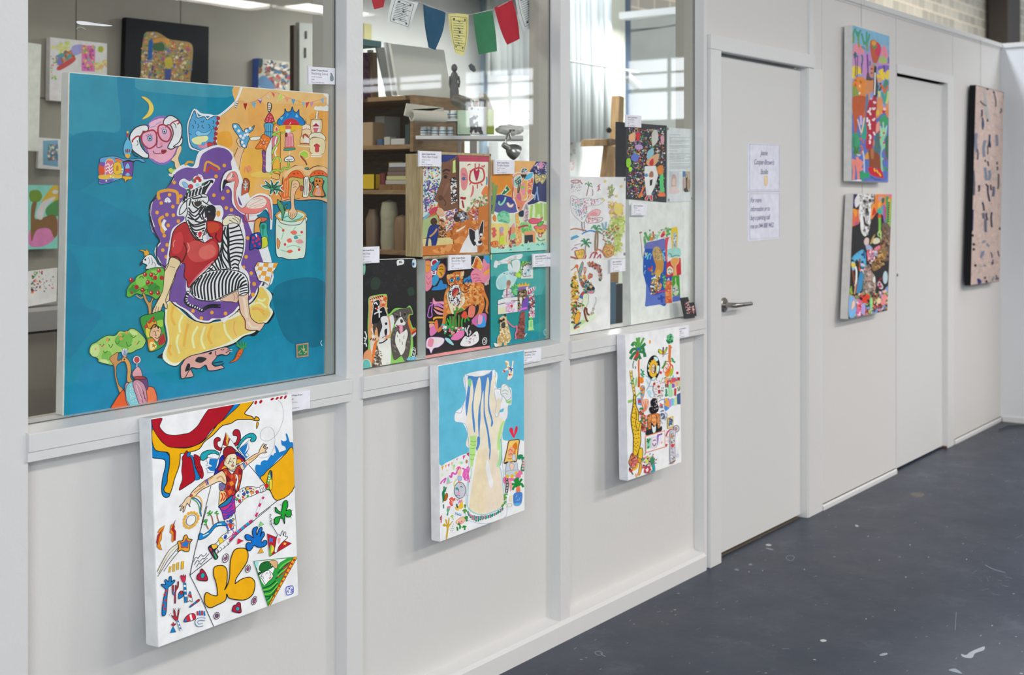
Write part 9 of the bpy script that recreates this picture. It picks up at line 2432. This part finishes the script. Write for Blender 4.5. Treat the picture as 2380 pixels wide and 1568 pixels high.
# plant with dark stems
pl = empty('plant', Qk(1240, 300, 5.4), 'dark leafy sprig standing at the right of the second window', 'plant'); stems = bmesh.new(); lv = bmesh.new(); rnd = random.Random(5)
add_tube(stems, [Qk(1237, 298, 5.4), Qk(1241, 260, 5.4), Qk(1246, 210, 5.4)], .003, 6)
for i in range(80):
    t = rnd.uniform(0, 1); c0 = Qk(1238+10*t+rnd.uniform(-5, 7), 285-88*t, 5.4+rnd.uniform(-.06, .06)); d_ = Vector((rnd.uniform(-1, 1), rnd.uniform(-1, 1), rnd.uniform(-.3, 1))).normalized(); s_ = d_.cross(Vector((rnd.uniform(-1, 1), rnd.uniform(-1, 1), .3))).normalized(); l_ = rnd.uniform(.012, .022)
    vs = [lv.verts.new(q_) for q_ in (c0, c0+d_*l_*.5+s_*l_*.22, c0+d_*l_, c0+d_*l_*.5-s_*l_*.22)]; lv.faces.new(vs)
bm_obj('stem', stems, mat('plant_stem', (.12, .10, .05), .7), pl); bm_obj('foliage', lv, mat('dark_leaf', (.05, .10, .06), .6), pl)
# curtains and pale canvas edge
def curtain(label, x0, x1, y0, y1, Y, m):
    bm = bmesh.new(); n_ = 60; top = []; bot = []
    for i in range(n_+1):
        px = x0+(x1-x0)*i/n_; off = .03*math.sin(i*.9)+.015*math.sin(i*2.3); a = P(px, y0, Y); c_ = P(px, y1, Y); top.append(bm.verts.new((a.x, Y+off, 3.0))); bot.append(bm.verts.new((a.x, Y+off*1.2, c_.z)))
    for i in range(n_): bm.faces.new((top[i], top[i+1], bot[i+1], bot[i]))
    o = bm_obj('curtain', bm, m, None, True); s_ = o.modifiers.new('s', 'SOLIDIFY'); s_.thickness = .004; return tag(o, label, 'curtain')
M_CUR = mat('sheer_white_curtain', (.66, .70, .69), .9)
curtain('sheer white curtain at the right of the second window', 1138, 1262, 0, 175, 2.75, M_CUR)
curtain('long sheer white curtain left of the easel in the third window', 1300, 1416, 0, 330, 2.8, M_CUR)
bg('pale canvas edge with pink blots at the left of the third window', [(1322, 305), (1341, 306), (1333, 412), (1322, 412)], 2.965, '@1290 0 3.92\nr c89aa0,b87a6a,8a8a8a 24 1.4 3.4 140 1200 190 1210 170 1560 140 1560', 'b8bcb8', .03, 'c4c8c4', 1.4)
bg('white box canvas with a pink figure at the right of the second window', [(1229, 301), (1262, 301), (1262, 378), (1227, 378)], 2.83, '@1030 120 6.03\nP bfc4c0 1200 1110 1350 1110 1350 1520 1180 1520\nr c89aa8,b86a8a,d8b8b8,8aa0b0 40 2 4.4 1240 1150 1330 1180 1330 1500 1230 1480', 'dadedb', .16, 'd8dcd9', 1.4)
tag(pbox('cabinet', 1158, 330, 1208, 420, 2.88, .08, M_STW), 'white cabinet door behind the clip lamp', 'cabinet')
# ================================================================ inside the studio, third window
ez_ = empty('easel', P(1400, 420, 1.2), 'pine studio easel with a black knob in the third window', 'easel'); M_EAS = wood('easel_pine', 'd0ae80', 'b8905e', (3, 3, 1))
prism('mast', [(1440, 222), (1451, 226), (1424, 430), (1400, 460), (1396, 460)], 1.32, .05, M_EAS, ez_, floor=0)
prism('mast_lower', [(1413, 338), (1432, 342), (1420, 470), (1398, 470)], 1.29, .03, M_EAS, ez_)
prism('cross_bar', [(1384, 324), (1420, 322), (1420, 337), (1382, 340)], 1.26, .09, M_EAS, ez_)
prism('end_block', [(1420, 322), (1431, 324), (1431, 336), (1419, 339)], 1.24, .12, wood('easel_dark', '8a7458', '7a644a'), ez_)
lathe('knob', [(0, 0), (.010, 0), (.016, .004), (.017, .014), (.012, .02), (0, .02)], P(1413, 303, 1.26), M_BLACK, ez_, 9, (-.6, -1, .2))
tb = empty('tube_light', (8.44, 2.0, 2.8), 'bright ceiling tube light at the top of the third window', 'light'); box('housing', 8.38, 8.50, 1.2, 2.8, 2.81, 2.86, M_FIX, tb); box('end_cap', 8.40, 8.48, 1.2, 1.23, 2.77, 2.82, M_FIX, tb)
tube('support_wire', [(8.44, 2.0, 2.86), (8.44, 2.0, 3.3)], .003, M_WIRE, tb)
for i, (a_, b_) in enumerate((((1462, 74), (1604, 51)), ((1462, 70), (1604, 54)))): tag(tube('cable', [P(*a_, 3.3), P((a_[0]+b_[0])/2, (a_[1]+b_[1])/2+2, 3.0-i*.06), P(*b_, 2.7-i*.1)], .004, M_DK), ('upper' if i else 'lower') + ' black cable strung across the top of the third window', 'cable')
sp = empty('spotlight', P(1460, 166, 2.4), 'grey track spotlight on its bar above the easel', 'spotlight')
tube('track_bar', [P(1300, 138, 2.4), P(1484, 168, 2.4)], .008, mat('white_track', (.72, .74, .73), .4), sp); lathe('lamp_can', [(0, 0), (.028, 0), (.030, .10), (.026, .12), (0, .11)], P(1458, 178, 2.4), mat('grey_can', (.42, .44, .43), .4), sp, 24, (.5, -.25, -.45)); tube('bracket', [P(1460, 166, 2.4), P(1461, 182, 2.4)], .012, M_GREY, sp)
bg('oval floral picture high on the grey-green wall of the third window', [(1533, 88), (1600, 72), (1600, 134), (1533, 140)], 5.275, '@1290 0 3.92\nr c87a4a,5a8a4a,b8904a,d8804a,6a7a4a 90 1.6 4 960 520 1040 440 1160 420 1160 520\np b8ac90 960 440 1040 370 1160 350 1160 420 1040 430', 'a8a898', .02, 'b4b6a6', 1.2)
tag(box('dark_bottle_shelf', XF(1419, .35), XF(1447, .35), .35, .6, 0, ZF(1433, 660, .35), M_DK), 'dark shelf seen in the gap between the dog sheet and the swirl canvas', 'shelf')
tag(prism('blue_board', [(1419, 655), (1432, 655), (1428, 762), (1419, 764)], .28, .02, mat('pale_blue_board', (.20, .34, .50), .5), floor=0), 'pale blue board edge in the gap beside the watercolour dog sheet', 'board')
# cable on the floor in the far corner
tag(tube('cable', [(8.2, -.09, .008), (8.35, -.10, .008), (8.45, -.2, .008), (8.5, -.5, .008)], .004, M_BLACK), 'thin black cable on the floor in the far corner', 'cable')
